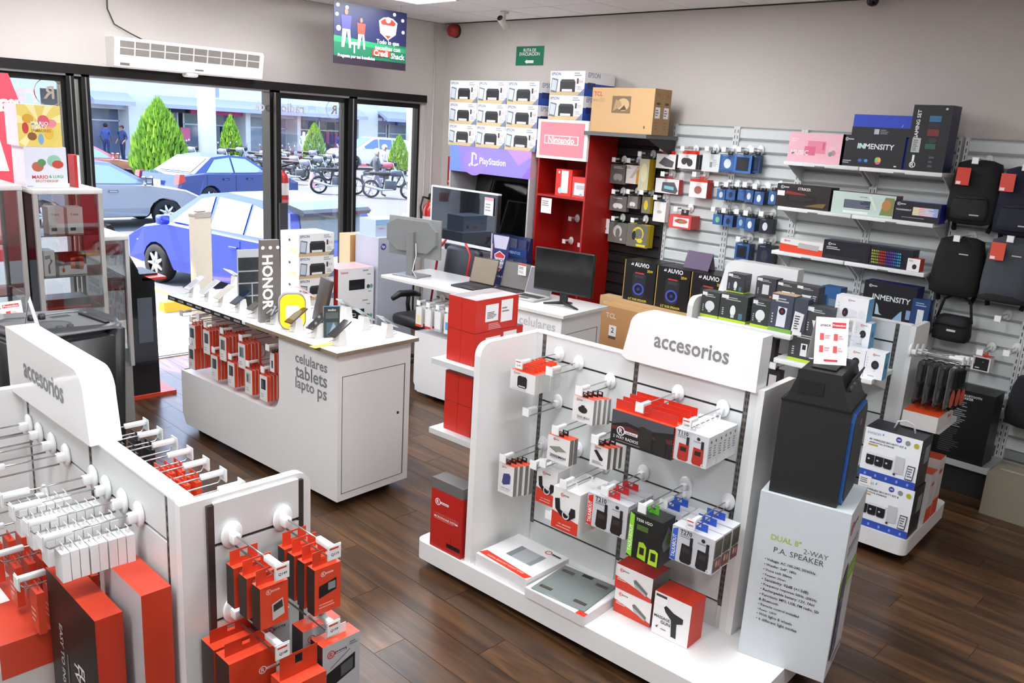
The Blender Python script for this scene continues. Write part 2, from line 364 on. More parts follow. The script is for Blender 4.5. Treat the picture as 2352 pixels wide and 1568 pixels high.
# lettering stuck on the glass, read from the street, so reversed from inside
def glass_text(root, xc, zc, wid, txt, col, bold=True, mirror=True, name='lettering'):
    vs, fs, dim = glyphs(txt, bold); s = wid/dim[0]; k = -1 if mirror else 1
    m = MB(); m.add([(xc+k*vx*s, YA+0.072, zc+vy*s) for vx, vy in vs], fs, pm(col)); return m.obj(name, root)
def ring_obj(root, xc, zc, r, col):
    m = MB(); n = 36; vs = []
    for q in (r, r*0.95): vs += [(xc+q*math.cos(2*math.pi*i/n), YA+0.072, zc+q*math.sin(2*math.pi*i/n)) for i in range(n)]
    m.add(vs, [(i, (i+1) % n, n+(i+1) % n, n+i) for i in range(n)], pm(col)); m.obj('ring', root)
WA = Frame(0, YA, -90)
u, z = WA.px(767, 252, -0.07); ring_obj(w3, u, z, 0.10, '#b9a99d'); glass_text(w3, u, z, 0.075, 'R', '#b9a99d')
u0, z0 = WA.px(700, 250, -0.07); glass_text(w3, u0-0.30, z0, 0.58, 'radioshack', '#d8d4d6')
u, z = WA.px(112, 212, -0.07); ring_obj(w1, u, z, 0.115, '#a9988c'); glass_text(w1, u, z, 0.085, 'R', '#a9988c')
u, z = WA.px(30, 210, -0.07); glass_text(w1, u-0.30, z, 0.95, 'radioshack', '#f0c9cf')
# conduit in the corner, stains above the header
p = MB(); p.tube([(6.664, YA-0.012, 0.02), (6.664, YA-0.012, ZC-0.02)], 0.011, mat('#cfc8c1', 0.6), 10); struct(p.obj('trim_7'))
p = MB(); p.tube([(6.56, YA-0.01, 0.02), (6.56, YA-0.01, 2.62)], 0.008, mat('#c4bdb6', 0.6), 8); struct(p.obj('trim_8'))
# ================================================================ the street outside
GZ = -0.25
b = MB(); b.box(-45, 95, YA+TH, 90, GZ-0.2, GZ, mat('#5f6164', 0.9, var=0.12, scale=1.5, bump=0.3)); struct(b.obj('ground'))
b = MB(); b.box(-10, 30, YA+TH-0.05, 9.75, GZ, -0.015, mat('#b9b6b0', 0.85, var=0.06, scale=3)); struct(b.obj('pavement_slab'))
def gp(x, y, z=GZ): return onz(x, y, z)
# parking lines and wheel stops
def strip(p, q, wd, h, name, label, cat, col, grp=None):
    p, q = Vector(p), Vector(q); L = (q-p).length; m = MB(); m.box(0, L, -wd/2, wd/2, 0, h, mat(col, 0.7))
    o = thing(name, label, cat, p, math.atan2(q.y-p.y, q.x-p.x), grp, m.mesh(name)); return o
a, c = gp(332, 652), gp(398, 684); strip(a, c, 0.12, 0.004, 'parking_line', 'yellow painted parking line on asphalt beside blue hatchback', 'road marking', '#d9b64a')
def wheelstop(x0, x1, y, label):
    m = MB(); L = x1-x0; m.prism([(-0.09, 0), (0.09, 0), (0.06, 0.13), (-0.06, 0.13)], 0, L, mat('#e9b52c', 0.6), axis='x')
    return thing('wheel_stop', label, 'wheel stop', (x0, y, GZ), 0, None, m.mesh('wheel_stop'))
_w = gp(372, 712, GZ+0.02); wheelstop(_w.x, _w.x+1.7, _w.y, 'yellow concrete wheel stop behind the blue hatchback')
_w = gp(618, 440); wheelstop(_w.x+1.2, _w.x+2.9, _w.y+6, 'yellow concrete wheel stop among the parked motorcycles')
# ---- cars
def carloft(prof, w, top_in, m, slices=((-1, .93), (-.93, 1), (.93, 1), (1, .93))):
    """side outline extruded across the width, outermost slices drawn in for round flanks"""
    cx = sum(p[0] for p in prof)/len(prof); cz = sum(p[1] for p in prof)/len(prof); n = len(prof); vs = []; fs = []
    for k, s in slices:
        for x, z in prof:
            tt = top_in(z); vs.append((cx+(x-cx)*(1-(1-s)*0.4), k*w*tt, cz+(z-cz)*s))
    ns = len(slices)
    for i in range(ns-1):
        for j in range(n): fs.append((i*n+j, i*n+(j+1) % n, (i+1)*n+(j+1) % n, (i+1)*n+j))
    fs.append(tuple(range(n))); fs.append(tuple(range(ns*n-1, (ns-1)*n-1, -1)))
    return vs, fs
def arch(cx, r, z0, n=9): return [(cx+r*math.cos(math.pi-math.pi*i/(n-1)), z0+r*math.sin(math.pi-math.pi*i/(n-1))*1.0) for i in range(n)]
KIND = {
 'hatch': dict(wb=2.45, r=0.30, w=0.85, f=0.80, bk=0.68, body=[(-1.92, .28), (-1.95, .62), (-1.90, .95), (0.95, .97), (1.55, .86), (1.98, .66), (2.03, .30)], cab=[(-1.88, .93), (-1.72, 1.36), (-1.30, 1.47), (-0.35, 1.52), (0.25, 1.44), (1.15, .93)],
    win=[[(-1.55, .99), (-1.42, 1.33), (-0.98, 1.40), (-0.92, .99)], [(-0.86, .99), (-0.92, 1.41), (-0.20, 1.44), (-0.12, .99)], [(-0.04, .99), (-0.10, 1.44), (0.20, 1.38), (0.80, .99)]]),
 'sedan': dict(wb=2.55, r=0.31, w=0.86, f=0.85, bk=0.95, body=[(-2.22, .30), (-2.26, .62), (-2.20, .93), (-1.45, .99), (0.95, .95), (1.75, .82), (2.10, .66), (2.14, .30)], cab=[(-1.75, .95), (-1.05, 1.38), (-0.45, 1.44), (0.15, 1.40), (1.05, .92)],
    win=[[(-1.35, .99), (-0.98, 1.32), (-0.45, 1.38), (-0.42, .98)], [(-0.36, .98), (-0.39, 1.38), (0.12, 1.34), (0.78, .97)]]),
 'suv': dict(wb=2.65, r=0.36, w=0.92, f=0.85, bk=0.85, body=[(-2.18, .36), (-2.22, .75), (-2.16, 1.06), (1.05, 1.06), (1.85, .98), (2.14, .78), (2.16, .36)], cab=[(-2.12, 1.02), (-1.95, 1.62), (-1.2, 1.70), (0.1, 1.68), (1.15, 1.04)],
    win=[[(-1.8, 1.10), (-1.68, 1.55), (-1.02, 1.60), (-1.0, 1.10)], [(-0.94, 1.10), (-0.96, 1.60), (-0.22, 1.61), (-0.2, 1.10)], [(-0.14, 1.10), (-0.16, 1.61), (0.08, 1.58), (0.86, 1.09)]]),
}
def car(label, loc, az, col, kind, spoiler=False, glass='#8fa9c4'):
    """az: compass heading of the nose, degrees from +Y towards +X"""
    K = KIND[kind]; root = thing('car', label, 'car', loc, math.radians(90-az)); bmx = mat(col, 0.22, 0.25, var=0.02, coat=0.8); blk = mat('#101113', 0.5); gm = mat(glass, 0.06, 0.1, var=0.03, spec=0.9)
    wb, r, w = K['wb'], K['r'], K['w']; xf, xr = wb/2, -wb/2
    bp = K['body']; prof = [bp[0]] + bp[1:-1] + [bp[-1]] + [(xf+r+0.14, .26)] + arch(xf, r+0.07, r-0.02)[::-1] + [(xf-r-0.12, .24), (xr+r+0.12, .24)] + arch(xr, r+0.07, r-0.02)[::-1] + [(xr-r-0.12, .28)]
    m = MB(); vs, fs = carloft(prof, w, lambda z: 1.0 if z > .3 else .97, bmx); m.add(vs, fs, bmx); m.obj('body', root)
    zb = K['cab'][0][1]; zt = max(p[1] for p in K['cab']); ins = lambda z: 1-0.20*max(0, (z-zb)/(zt-zb)); 
    m = MB(); vs, fs = carloft(K['cab'], w*0.95, ins, bmx, ((-1, 1), (-.8, 1.01), (.8, 1.01), (1, 1))); m.add(vs, fs, bmx); m.obj('cabin', root)
    for s in (-1, 1):
        for q in K['win']:
            g = MB(); g.add([(x, s*(w*0.95*ins(z)+0.012), z) for x, z in q], [tuple(range(len(q)))], gm); g.obj('side_window', root)
        mb = MB(); mb.box(0.75, 0.90, s*(w+0.02), s*(w+0.18), zb+0.02, zb+0.16, bmx, bev=0.03); mb.obj('mirror', root)
        for hx in (-0.72, 0.12):
            hb = MB(); hb.box(hx-0.09, hx+0.09, s*(w+0.005), s*(w+0.03), zb-0.16, zb-0.12, bmx, bev=0.008); hb.obj('door_handle', root)
        for q in K['win'][-2:]:
            dl = MB(); x = (q[0][0]+0.0); dl.box(x-0.006, x+0.006, s*(w-0.002), s*(w+0.004), 0.34, zb-0.03, blk); dl.obj('door_seam', root)
        tl = MB(); x0 = bp[1][0]; tl.prism([(x0-0.03, .70), (x0+0.20, .78), (x0+0.16, .96), (x0+0.02, .96)], s*(w-0.16), s*(w+0.012), mat('#c2352f', 0.2, coat=0.5)); tl.obj('tail_lamp', root)
        hl = MB(); x1 = bp[-3][0]; hl.prism([(x1+0.05, .62), (x1+0.28, .60), (x1+0.05, .74), (x1-0.25, .80)], s*(w-0.32), s*(w-0.01), mat('#e8ecee', 0.1, coat=0.5)); hl.obj('head_lamp', root)
    c = K['cab']; 
    def screen_pane(p, q, name):
        g = MB(); d = Vector((q[1]-p[1], 0, -(q[0]-p[0]))).normalized()*0.02; d = -d if (d.z < 0) else d
        ww = lambda z: w*0.95*ins(z)*0.88
        g.add([(p[0]+d.x, -ww(p[1]), p[1]+d.z), (p[0]+d.x, ww(p[1]), p[1]+d.z), (q[0]+d.x, ww(q[1]), q[1]+d.z), (q[0]+d.x, -ww(q[1]), q[1]+d.z)], [(0, 1, 2, 3)], gm); g.obj(name, root)
    lerp = lambda a, b, t: (a[0]+(b[0]-a[0])*t, a[1]+(b[1]-a[1])*t)
    screen_pane(lerp(c[-2], c[-1], .06), lerp(c[-2], c[-1], .93), 'windscreen'); 
    dk = MB(); p, q = lerp(c[0], c[1], .12), lerp(c[0], c[1], .95); ww = w*0.72
    dk.add([(p[0]-0.02, -ww, p[1]), (p[0]-0.02, ww, p[1]), (q[0]-0.02, ww*0.9, q[1]), (q[0]-0.02, -ww*0.9, q[1])], [(0, 1, 2, 3)], mat('#6d7577', 0.08, spec=0.9)); dk.obj('rear_window', root)
    if spoiler:
        sp = MB(); x = c[1][0]; sp.prism([(x-0.20, 1.38), (x-0.16, 1.33), (x+0.25, 1.42), (x+0.25, 1.49), (x-0.14, 1.42)], -w*0.72, w*0.72, mat('#26282c', 0.3, coat=0.4)); sp.obj('spoiler', root)
    bpm = MB(); bpm.box(bp[1][0]-0.05, bp[1][0]+0.1, -w*0.94, w*0.94, .34, .58, bmx, bev=0.04); bpm.obj('rear_bumper', root)
    pl = MB(); pl.box(bp[1][0]-0.06, bp[1][0]-0.045, -0.2, 0.2, .66, .78, mat('#e5e5e0', 0.4)); pl.obj('number_plate', root)
    wh = None
    for x in (xf, xr):
        for s in (-1, 1):
            t = MB(); M = Matrix.Translation((0, 0, 0)) @ Matrix.Rotation(math.pi/2*s, 4, 'X')
            t.lathe([(r*0.62, -0.09), (r*0.93, -0.10), (r, -0.06), (r, 0.06), (r*0.93, 0.10), (r*0.62, 0.09)], mat('#1a1a1b', 0.8), 28, M); wo = t.obj('wheel', root, (x, s*(w-0.09), r))
            rm = MB(); al = mat('#d7dade', 0.25, 0.7)
            rm.lathe([(r*0.64, 0.03), (r*0.66, -0.095), (r*0.60, -0.095), (r*0.56, -0.02)], al, 28, M.copy() @ Matrix.Rotation(math.pi, 4, 'X'))
            for k in range(7):
                a = 2*math.pi*k/7; ca, sa = math.cos(a), math.sin(a)
                rm.tube([(0, s*0.075, 0), (ca*r*0.62, s*0.085, sa*r*0.62)], [0.045, 0.02], al, 6)
            rm.lathe([(0, -0.03), (r*0.6, -0.03)], mat('#2a2b2d', 0.6), 20, M.copy() @ Matrix.Rotation(math.pi, 4, 'X'))
            rm.obj('rim', wo)
    return root
_f = gp(372, 599, GZ+0.3)
car('blue hatchback with black roof spoiler parked tail towards the shop door', (_f.x+0.86, _f.y-1.24, GZ), -9, '#2a3fb4', 'hatch', True, '#b9c6d8')
_f = gp(385, 490, GZ+0.31); car('silver grey sedan parked side-on in front of tall conifer', (_f.x-1.25, _f.y+0.9, GZ), 91, '#8d939e', 'sedan', glass='#9fb4cf')
_f = gp(535, 470, GZ); car('dark blue sedan parked behind the white lamp post', (_f.x*0.98, _f.y, GZ), 75, '#253d7d', 'sedan', glass='#a9bdd6')
_f = gp(245, 440, GZ); car('pale red car half hidden behind the silver sedan', (_f.x-0.3, _f.y+1.5, GZ), 90, '#d98a90', 'sedan', glass='#a9c0de')
_f = gp(890, 405, GZ); car('white off-road car with tinted windows beyond the motorcycles', (_f.x+2.5, _f.y+5.0, GZ), -80, '#e9eaee', 'suv', glass='#5e7da6')
# ---- lamp posts
def post(px, py, h, r, label):
    p = gp(px, py); m = MB(); m.tube([(0, 0, 0), (0, 0, h)], r, mat('#ecebe8', 0.6), 16); o = thing('lamp_post', label, 'post', p, 0, None, m.mesh('lamp_post'))
    y = MB(); y.tube([(0, 0, 0.0), (0, 0, 0.45)], r*1.02, mat('#e5c23a', 0.6), 16); y.obj('yellow_base_band', o)
    s = MB(); s.box(r*0.9, r*0.9+0.16, -0.05, 0.05, 3.0, 3.7, mat('#9aa7c8', 0.6)); s.obj('sign_plate', o)
post(480, 447, 7.5, 0.27, 'white lamp post with yellow foot beside dark blue sedan'); post(938, 385, 7.0, 0.2, 'slim white lamp post beyond the white off-road car')
# ---- conifers
def conifer(px, py, h, w, label, seed, n=1500):
    p = gp(px, py); R = random.Random(seed); root = thing('conifer', label, 'tree', p, 0, None)
    t = MB(); t.tube([(0, 0, 0), (0, 0, h*0.75)], [0.08, 0.03], mat('#5c4630', 0.9), 8); t.obj('trunk', root)
    f = MB(); g1, g2 = mat('#8bb12a', 0.75, var=0.3, scale=4), mat('#5f8a1e', 0.75, var=0.3, scale=4)
    for i in range(n):
        z = R.random()**0.85; prof = (math.sin(min(1, (1-z)*1.25)*math.pi*0.5))**0.8*(0.55+0.45*min(1, z*4+0.2)); rr = w/2*prof*(0.72+0.34*R.random()); a = R.random()*6.283
        c = Vector((rr*math.cos(a), rr*math.sin(a), 0.08*h+z*h*0.92)); s = h*0.045*(0.6+R.random()*0.7)*(1.25-0.7*z)
        out = Vector((math.cos(a), math.sin(a), 0.0)); tip = c + out*s*0.5 + Vector((0, 0, s*2.2)); side = Vector((-math.sin(a), math.cos(a), 0))*s*0.55
        f.add([c+side, c-side, tip, c+out*s*0.6+Vector((0, 0, s*0.5))], [(0, 1, 3), (0, 3, 2), (1, 2, 3), (0, 2, 1)], g1 if R.random() < 0.6 else g2)
    o = f.obj('foliage', root); o['kind'] = 'stuff'
conifer(370, 442, 2.75, 1.55, 'large bright green conifer between silver and dark blue cars', 1, 2600)
conifer(531, 379, 2.35, 0.95, 'small slim conifer in front of the pink shop sign', 2, 1100)
conifer(722, 388, 2.2, 1.05, 'small conifer among the motorcycles by dark clothes shop', 3, 1100)
conifer(915, 402, 1.9, 1.0, 'sparse little conifer behind the motorcycle at the row end', 4, 800)
# ---- motorcycles
def motorcycle(loc, rz, label, tank='#3b4a63', grp=None):
    root = thing('motorcycle', label, 'motorcycle', loc, rz, grp); bk = mat('#1c1e22', 0.5); ch = mat('#c9ccd2', 0.25, 0.8); tk = mat(tank, 0.3, 0.2, coat=0.5)
    for x in (-0.65, 0.65):
        w = MB(); w.lathe([(0.23, -0.04), (0.28, -0.055), (0.31, 0), (0.28, 0.055), (0.23, 0.04)], bk, 20, Matrix.Translation((x, 0, 0.31)) @ Matrix.Rotation(math.pi/2, 4, 'X'))
        w.lathe([(0.23, -0.02), (0.21, 0), (0.23, 0.02)], ch, 20, Matrix.Translation((x, 0, 0.31)) @ Matrix.Rotation(math.pi/2, 4, 'X'))
        for k in range(5):
            a = 6.283*k/5; w.tube([(x, 0, 0.31), (x+0.22*math.cos(a), 0, 0.31+0.22*math.sin(a))], 0.014, ch, 5)
        w.obj('wheel', root)
    f = MB(); f.tube([(0.65, 0.06, 0.31), (0.42, 0.06, 0.95)], 0.022, ch, 6); f.tube([(0.65, -0.06, 0.31), (0.42, -0.06, 0.95)], 0.022, ch, 6); f.obj('fork', root)
    f = MB(); f.tube([(0.40, 0, 0.88), (-0.15, 0, 0.78), (-0.75, 0, 0.82)], 0.03, bk, 6); f.tube([(0.40, 0, 0.85), (0.12, 0, 0.32), (-0.25, 0, 0.32), (-0.2, 0, 0.76)], 0.025, bk, 6); f.tube([(-0.22, 0.09, 0.36), (-0.65, 0.09, 0.31)], 0.022, bk, 6); f.obj('frame', root)
    e = MB(); e.box(-0.18, 0.22, -0.13, 0.13, 0.30, 0.60, mat('#56595e', 0.4, 0.6), bev=0.04); e.obj('engine', root)
    t = MB(); t.box(-0.02, 0.42, -0.14, 0.14, 0.76, 0.98, tk, bev=0.08); t.obj('fuel_tank', root)
    s = MB(); s.box(-0.72, 0.02, -0.12, 0.12, 0.80, 0.90, bk, bev=0.04); s.obj('seat', root)
    x = MB(); x.tube([(0.1, -0.14, 0.32), (-0.3, -0.16, 0.30), (-0.85, -0.18, 0.44)], [0.025, 0.045, 0.06], ch, 8); x.obj('exhaust', root)
    h = MB(); h.tube([(0.30, -0.36, 1.05), (0.40, -0.16, 1.00), (0.40, 0.16, 1.00), (0.30, 0.36, 1.05)], 0.016, bk, 6); h.box(0.44, 0.56, -0.08, 0.08, 0.84, 1.0, bk, bev=0.03); h.obj('handlebar', root)
    g = MB(); g.prism([(-0.95, 0.74), (-0.90, 0.86), (-0.62, 0.84), (-0.62, 0.76)], -0.08, 0.08, tk); g.obj('tail', root)
    for q in (-1, 1):
        mi = MB(); mi.tube([(0.32, q*0.30, 1.04), (0.30, q*0.38, 1.20)], 0.008, bk, 5); mi.disc((0.29, q*0.38, 1.24), 0.05, ch, 'x', 10); mi.obj('mirror', root)
    return root
G = 'motorcycles parked in the row across the street'
_p = gp(775, 446); mo = motorcycle(_p, math.radians(-25), 'dark motorcycle parked side-on nearest the traffic cone', '#46505c', G)
_p = gp(895, 456); dup(mo, _p, math.radians(-35), 'dark motorcycle parked beside the walking man', G)
mc2 = None
for i, (x, y, a) in enumerate([(690, 424, -60), (668, 412, -70), (722, 412, -62), (745, 404, -66), (652, 398, -75), (712, 391, -70), (770, 402, -60), (640, 390, -70), (640, 404, -66), (410, 384, -75), (435, 388, -72), (505, 392, -70), (545, 386, -66), (600, 396, -72), (620, 404, -64)]):
    p = gp(x, y); lb = 'small motorcycle standing in the crowded row before the shops'
    if mc2 is None: mc2 = motorcycle(p, math.radians(a), lb, '#8f97a6', G)
    else: dup(mc2, p, math.radians(a), lb, G)
_p = gp(880, 428); motorcycle(_p, math.radians(-55), 'scooter with pink red cover behind the walking man', '#d3566f', G)
# traffic cones
def cone(px, py, label, col='#e79aa8'):
    m = MB(); m.box(-0.18, 0.18, -0.18, 0.18, 0, 0.04, mat(col, 0.5)); o = thing('traffic_cone', label, 'cone', gp(px, py), 0, None, m.mesh('cone_base'))
    c = MB(); c.lathe([(0.14, 0.04), (0.04, 0.68), (0, 0.68)], mat(col, 0.5), 16); c.obj('cone_body', o)
    s = MB(); s.lathe([(0.104, 0.26), (0.078, 0.42)], mat('#f3eef0', 0.5), 16); s.obj('white_band', o)
cone(716, 430, 'faded pink traffic cone standing on the sunlit asphalt'); cone(785, 381, 'small orange traffic cone at the dark clothes shop', '#e98a5a')
# ---- people across the street
def person(label, px, py, h, rz, shirt, trousers, hair, legs=0.0, skin='#9a6b4f', helmet=False, arms=0.1, mannequin=False, z=GZ, name='person', cat='person'):
    p = gp(px, py, z); k = h/1.72
    J = dict(pel=(0, 0, .92), sp=(0.0, 0, 1.15), ch=(0.02, 0, 1.36), nk=(0.03, 0, 1.50), hd=(0.05, 0, 1.63), top=(0.04, 0, 1.72))
    for s, q in ((1, 'l'), (-1, 'r')):
        d = legs*s; J['hip'+q] = (0, s*.09, .88); J['kn'+q] = (d*0.6+.04*abs(legs)+0.02, s*.10, .49); J['an'+q] = (d-0.02, s*.10, .09); J['to'+q] = (d+.15, s*.11, .035)
        J['sh'+q] = (0.0, s*.18, 1.40); J['el'+q] = (-0.04-arms*s*0.3, s*.24, 1.13); J['wr'+q] = (0.08+arms, s*.22, .92 if arms < .3 else 1.05); J['ha'+q] = (0.11+arms, s*.21, .84 if arms < .3 else 1.07)
    rad = dict(pel=.135, sp=.12, ch=.14, nk=.055, hd=.095, top=.07, hip=.09, kn=.06, an=.042, to=.035, sh=.065, el=.045, wr=.032, ha=.036)
    E = [('pel', 'sp'), ('sp', 'ch'), ('ch', 'nk'), ('nk', 'hd'), ('hd', 'top')]
    for q in 'lr': E += [('pel', 'hip'+q), ('hip'+q, 'kn'+q), ('kn'+q, 'an'+q), ('an'+q, 'to'+q), ('ch', 'sh'+q), ('sh'+q, 'el'+q), ('el'+q, 'wr'+q), ('wr'+q, 'ha'+q)]
    names = list(J); me = bpy.data.meshes.new('body'); me.from_pydata([Vector(J[n])*k for n in names], [(names.index(a), names.index(b)) for a, b in E], [])
    ob = bpy.data.objects.new('body_source', me); COL.objects.link(ob); sk = ob.modifiers.new('skin', 'SKIN'); ob.modifiers.new('sub', 'SUBSURF').levels = 1
    if not me.skin_vertices:
        bm = bmesh.new(); bm.from_mesh(me); bm.verts.layers.skin.verify(); bm.to_mesh(me); bm.free()
    for i, n in enumerate(names):
        r = rad[n if n in rad else n[:-1]]*k; sv = me.skin_vertices[0].data[i]; sv.radius = (r, r); sv.use_root = n == 'pel'
    dg = bpy.context.evaluated_depsgraph_get(); dg.update(); body = bpy.data.meshes.new_from_object(ob.evaluated_get(dg)); bpy.data.objects.remove(ob)
    for c in (skin, shirt, trousers, '#1b1a1a'): body.materials.append(mat(c, 0.7))
    for f in body.polygons:
        c = f.center/k; ay = abs(c.y)
        f.use_smooth = True; f.material_index = 0 if c.z > 1.50 or (ay > .17 and c.z < 1.08) else 1 if c.z > .95 or ay > .19 else 2 if c.z > .10 else 3
    o = thing(name, label, cat, p, rz, None, body)
    if not mannequin:
        hm = MB(); bm = bmesh.new(); bmesh.ops.create_uvsphere(bm, u_segments=14, v_segments=10, radius=0.125*k if helmet else 0.112*k)
        for v in list(bm.verts):
            if v.co.z < -0.02*k and v.co.x > 0.0: bm.verts.remove(v)
        hm.bm(bm, mat(hair, 0.35 if helmet else 0.8), Matrix.Translation((0.03*k, 0, 1.655*k)), True); hm.obj('helmet' if helmet else 'hair', o)
    return o
person('person in dark jacket and helmet walking past motorcycles', 862, 452, 1.62, math.radians(-15), '#54565c', '#a59bb4', '#dfe0e6', 0.32, helmet=True, arms=0.35)
person('person in pale clothes and helmet behind the walking person', 880, 424, 1.6, math.radians(-30), '#c9c4cc', '#8f8b99', '#e6e6ea', 0.1, helmet=True)
person('person in dark blue clothes standing outside corner shop', 284, 372, 1.65, math.radians(200), '#2d3a66', '#22294a', '#1c1b1e', 0.04)
person('person in blue shirt with back turned inside corner shop', 246, 366, 1.65, math.radians(60), '#3d4f8c', '#2b3562', '#1c1b1e', 0.04)
person('white mannequin in the doorway of dark clothes shop', 697, 377, 1.75, math.radians(-90), '#e8e8ee', '#e8e8ee', '#fff', 0.03, skin='#e8e8ee', mannequin=True, name='mannequin', cat='mannequin')
person('mannequin in white shirt and dark shorts at clothes shop', 705, 385, 1.7, math.radians(-80), '#f2f2f4', '#3b3f52', '#fff', 0.05, skin='#e3d9d6', mannequin=True, name='mannequin', cat='mannequin')
person('mannequin in blue suit at dark clothes shop window', 781, 377, 1.8, math.radians(-90), '#33508f', '#2c427a', '#fff', 0.03, skin='#ded6d6', mannequin=True, name='mannequin', cat='mannequin')
# ---- shops across the street
YS = gp(600, 372).y + 1.0
FS = Frame(0, YS, -90)
def fu(x, y=330): return FS.px(x, y, 0)
shop = thing('shop_building', 'long pale building of shop fronts with awnings across the street', 'building', (0, YS, GZ))
X0, X1 = fu(-700)[0], fu(1300)[0]
wm = mat('#d9d9dc', 0.8, var=0.04)
b = MB(); b.box(X0, X1, 4.0, 9, 0, 7.5, wm); b.obj('wall', shop)
b = MB(); b.box(X0, X1, 0.0, 4, 3.1, 7.5, wm); b.obj('upper_wall', shop)
b = MB(); b.box(X0, X1, 0.0, 4, -0.05, 0.12, mat('#c9c7c4', 0.8)); b.obj('step', shop)
for a, c in ((-400, 100), (298, 360), (564, 575), (682, 690), (822, 866), (960, 1300)):
    xa, xc = fu(a)[0], fu(c)[0]; m = MB(); m.box(xa, xc, -0.05, 4.0, 0.12, 3.1, wm); m.obj('pier', shop)
for a, c in ((205, 298), (360, 640), (640, 822), (866, 960)):
    xa, xc = fu(a)[0], fu(c)[0]; m = MB(); m.prism([(-1.0, 2.55), (-1.0, 2.75), (0, 3.15), (0, 3.0)], xa, xc, mat('#a9aed0', 0.7), axis='x'); m.obj('awning', shop)
bays = [(205, 298, '#b9bcc4', '#5d6780'), (360, 432, '#2a2e4c', '#6f7a93'), (446, 564, '#c84a86', '#69758e'), (575, 682, '#b4bac6', '#8d9aa9'), (690, 822, '#4a4f8f', '#3b425e'), (866, 912, '#5c6a9a', '#6c7896'), (918, 960, '#5d78a8', '#8794ab')]
for a, c, sg, gl in bays:
    xa, xc = fu(a)[0], fu(c)[0]; wd = xc-xa
    m = MB(); m.box(xa, xc, 1.2, 1.28, 0.12, 2.35, mat(gl, 0.08, var=0.35, scale=0.9, spec=0.8)); so_ = m.obj('shop_window', shop)
    n = max(1, int(wd/1.4))
    for k in range(n+1):
        q = MB(); xx = xa+wd*k/n; q.box(xx-0.04, xx+0.04, 1.14, 1.2, 0.12, 2.35, mat('#c6cad6', 0.4)); q.obj('window_bar', so_)
    q = MB(); q.box(xa, xc, 1.14, 1.2, 1.75, 1.82, mat('#c6cad6', 0.4)); q.obj('transom', so_)
    m = MB(); m.box(xa, xc, 0.25, 0.4, 2.35, 3.0, mat(sg, 0.6)); sb = m.obj('sign_board', shop)
    q = MB(); R = random.Random(int(a)); xx = xa+wd*0.1
    while xx < xc-wd*0.15:
        l = R.uniform(.12, .4); q.box(xx, xx+l, 0.235, 0.25, 2.55, 2.72, mat('#f0eef2', 0.6)); xx += l+0.1
    q.obj('sign_lettering', sb)
m = MB(); u = fu(432)[0]; m.box(u+0.05, u+0.55, 0.9, 1.15, 0.9, 1.6, mat('#d9668c', 0.5)); m.obj('meter_box', shop)
# clothes on rails inside the open shops
for a, c in ((500, 530), (745, 800)):
    R = random.Random(int(a)); xa, xc = fu(a)[0], fu(c)[0]; x = xa
    while x < xc:
        m = MB(); hgt = R.uniform(.7, 1.1); m.box(x, x+0.22, 0.7, 1.05, 1.75-hgt, 1.75, mat(R.choice(['#2a2d3f', '#3f2f3c', '#6d6f80', '#263257', '#8a4a5c']), 0.8), bev=0.04); m.obj('hanging_garment', shop); x += 0.3
# extinguisher fixed outside on the door post
def extinguisher(loc, label, k=1.0, rz=0.0):
    r = thing('fire_extinguisher', label, 'extinguisher', loc, rz); rd = mat('#c0221f', 0.3, coat=0.4); bk = mat('#141414', 0.5)
    m = MB(); m.lathe([(0, 0), (.072, 0), (.078, .012), (.078, .36), (.06, .415), (.028, .44), (.028, .46), (0, .46)], rd, 24, Matrix.Scale(k, 4)); m.obj('cylinder', r)
    m = MB(); m.lathe([(.0785, .14), (.0785, .30)], mat('#e9e4df', 0.5), 24, Matrix.Scale(k, 4)); m.obj('paper_label', r)
    m = MB(); m.box(-.02, .02, -.02, .02, .46, .50, mat('#7b7b7b', 0.3, 0.8), Matrix.Scale(k, 4)); m.prism([(-.02, .50), (.15, .55), (.155, .565), (-.02, .53)], -.012, .012, bk, Matrix.Scale(k, 4)); m.prism([(-.02, .49), (.12, .475), (.125, .49), (-.02, .50)], -.012, .012, bk, Matrix.Scale(k, 4)); m.obj('valve_lever', r)
    m = MB(); m.tube([(-.02, 0, .48), (-.10, 0, .50), (-.13, 0, .40), (-.115, 0, .22), (-.10, 0, .08)], .011, bk, 8, Matrix.Scale(k, 4)); m.obj('hose', r)
    m = MB(); m.box(-.03, .03, .07, .12, .28, .34, mat('#555', 0.5), Matrix.Scale(k, 4)); m.obj('wall_bracket', r)
    return r
u, z = WA.px(646, 470, -0.3); extinguisher((u, YA+0.26, z), 'red fire extinguisher hung outside beside the door post', 0.8)
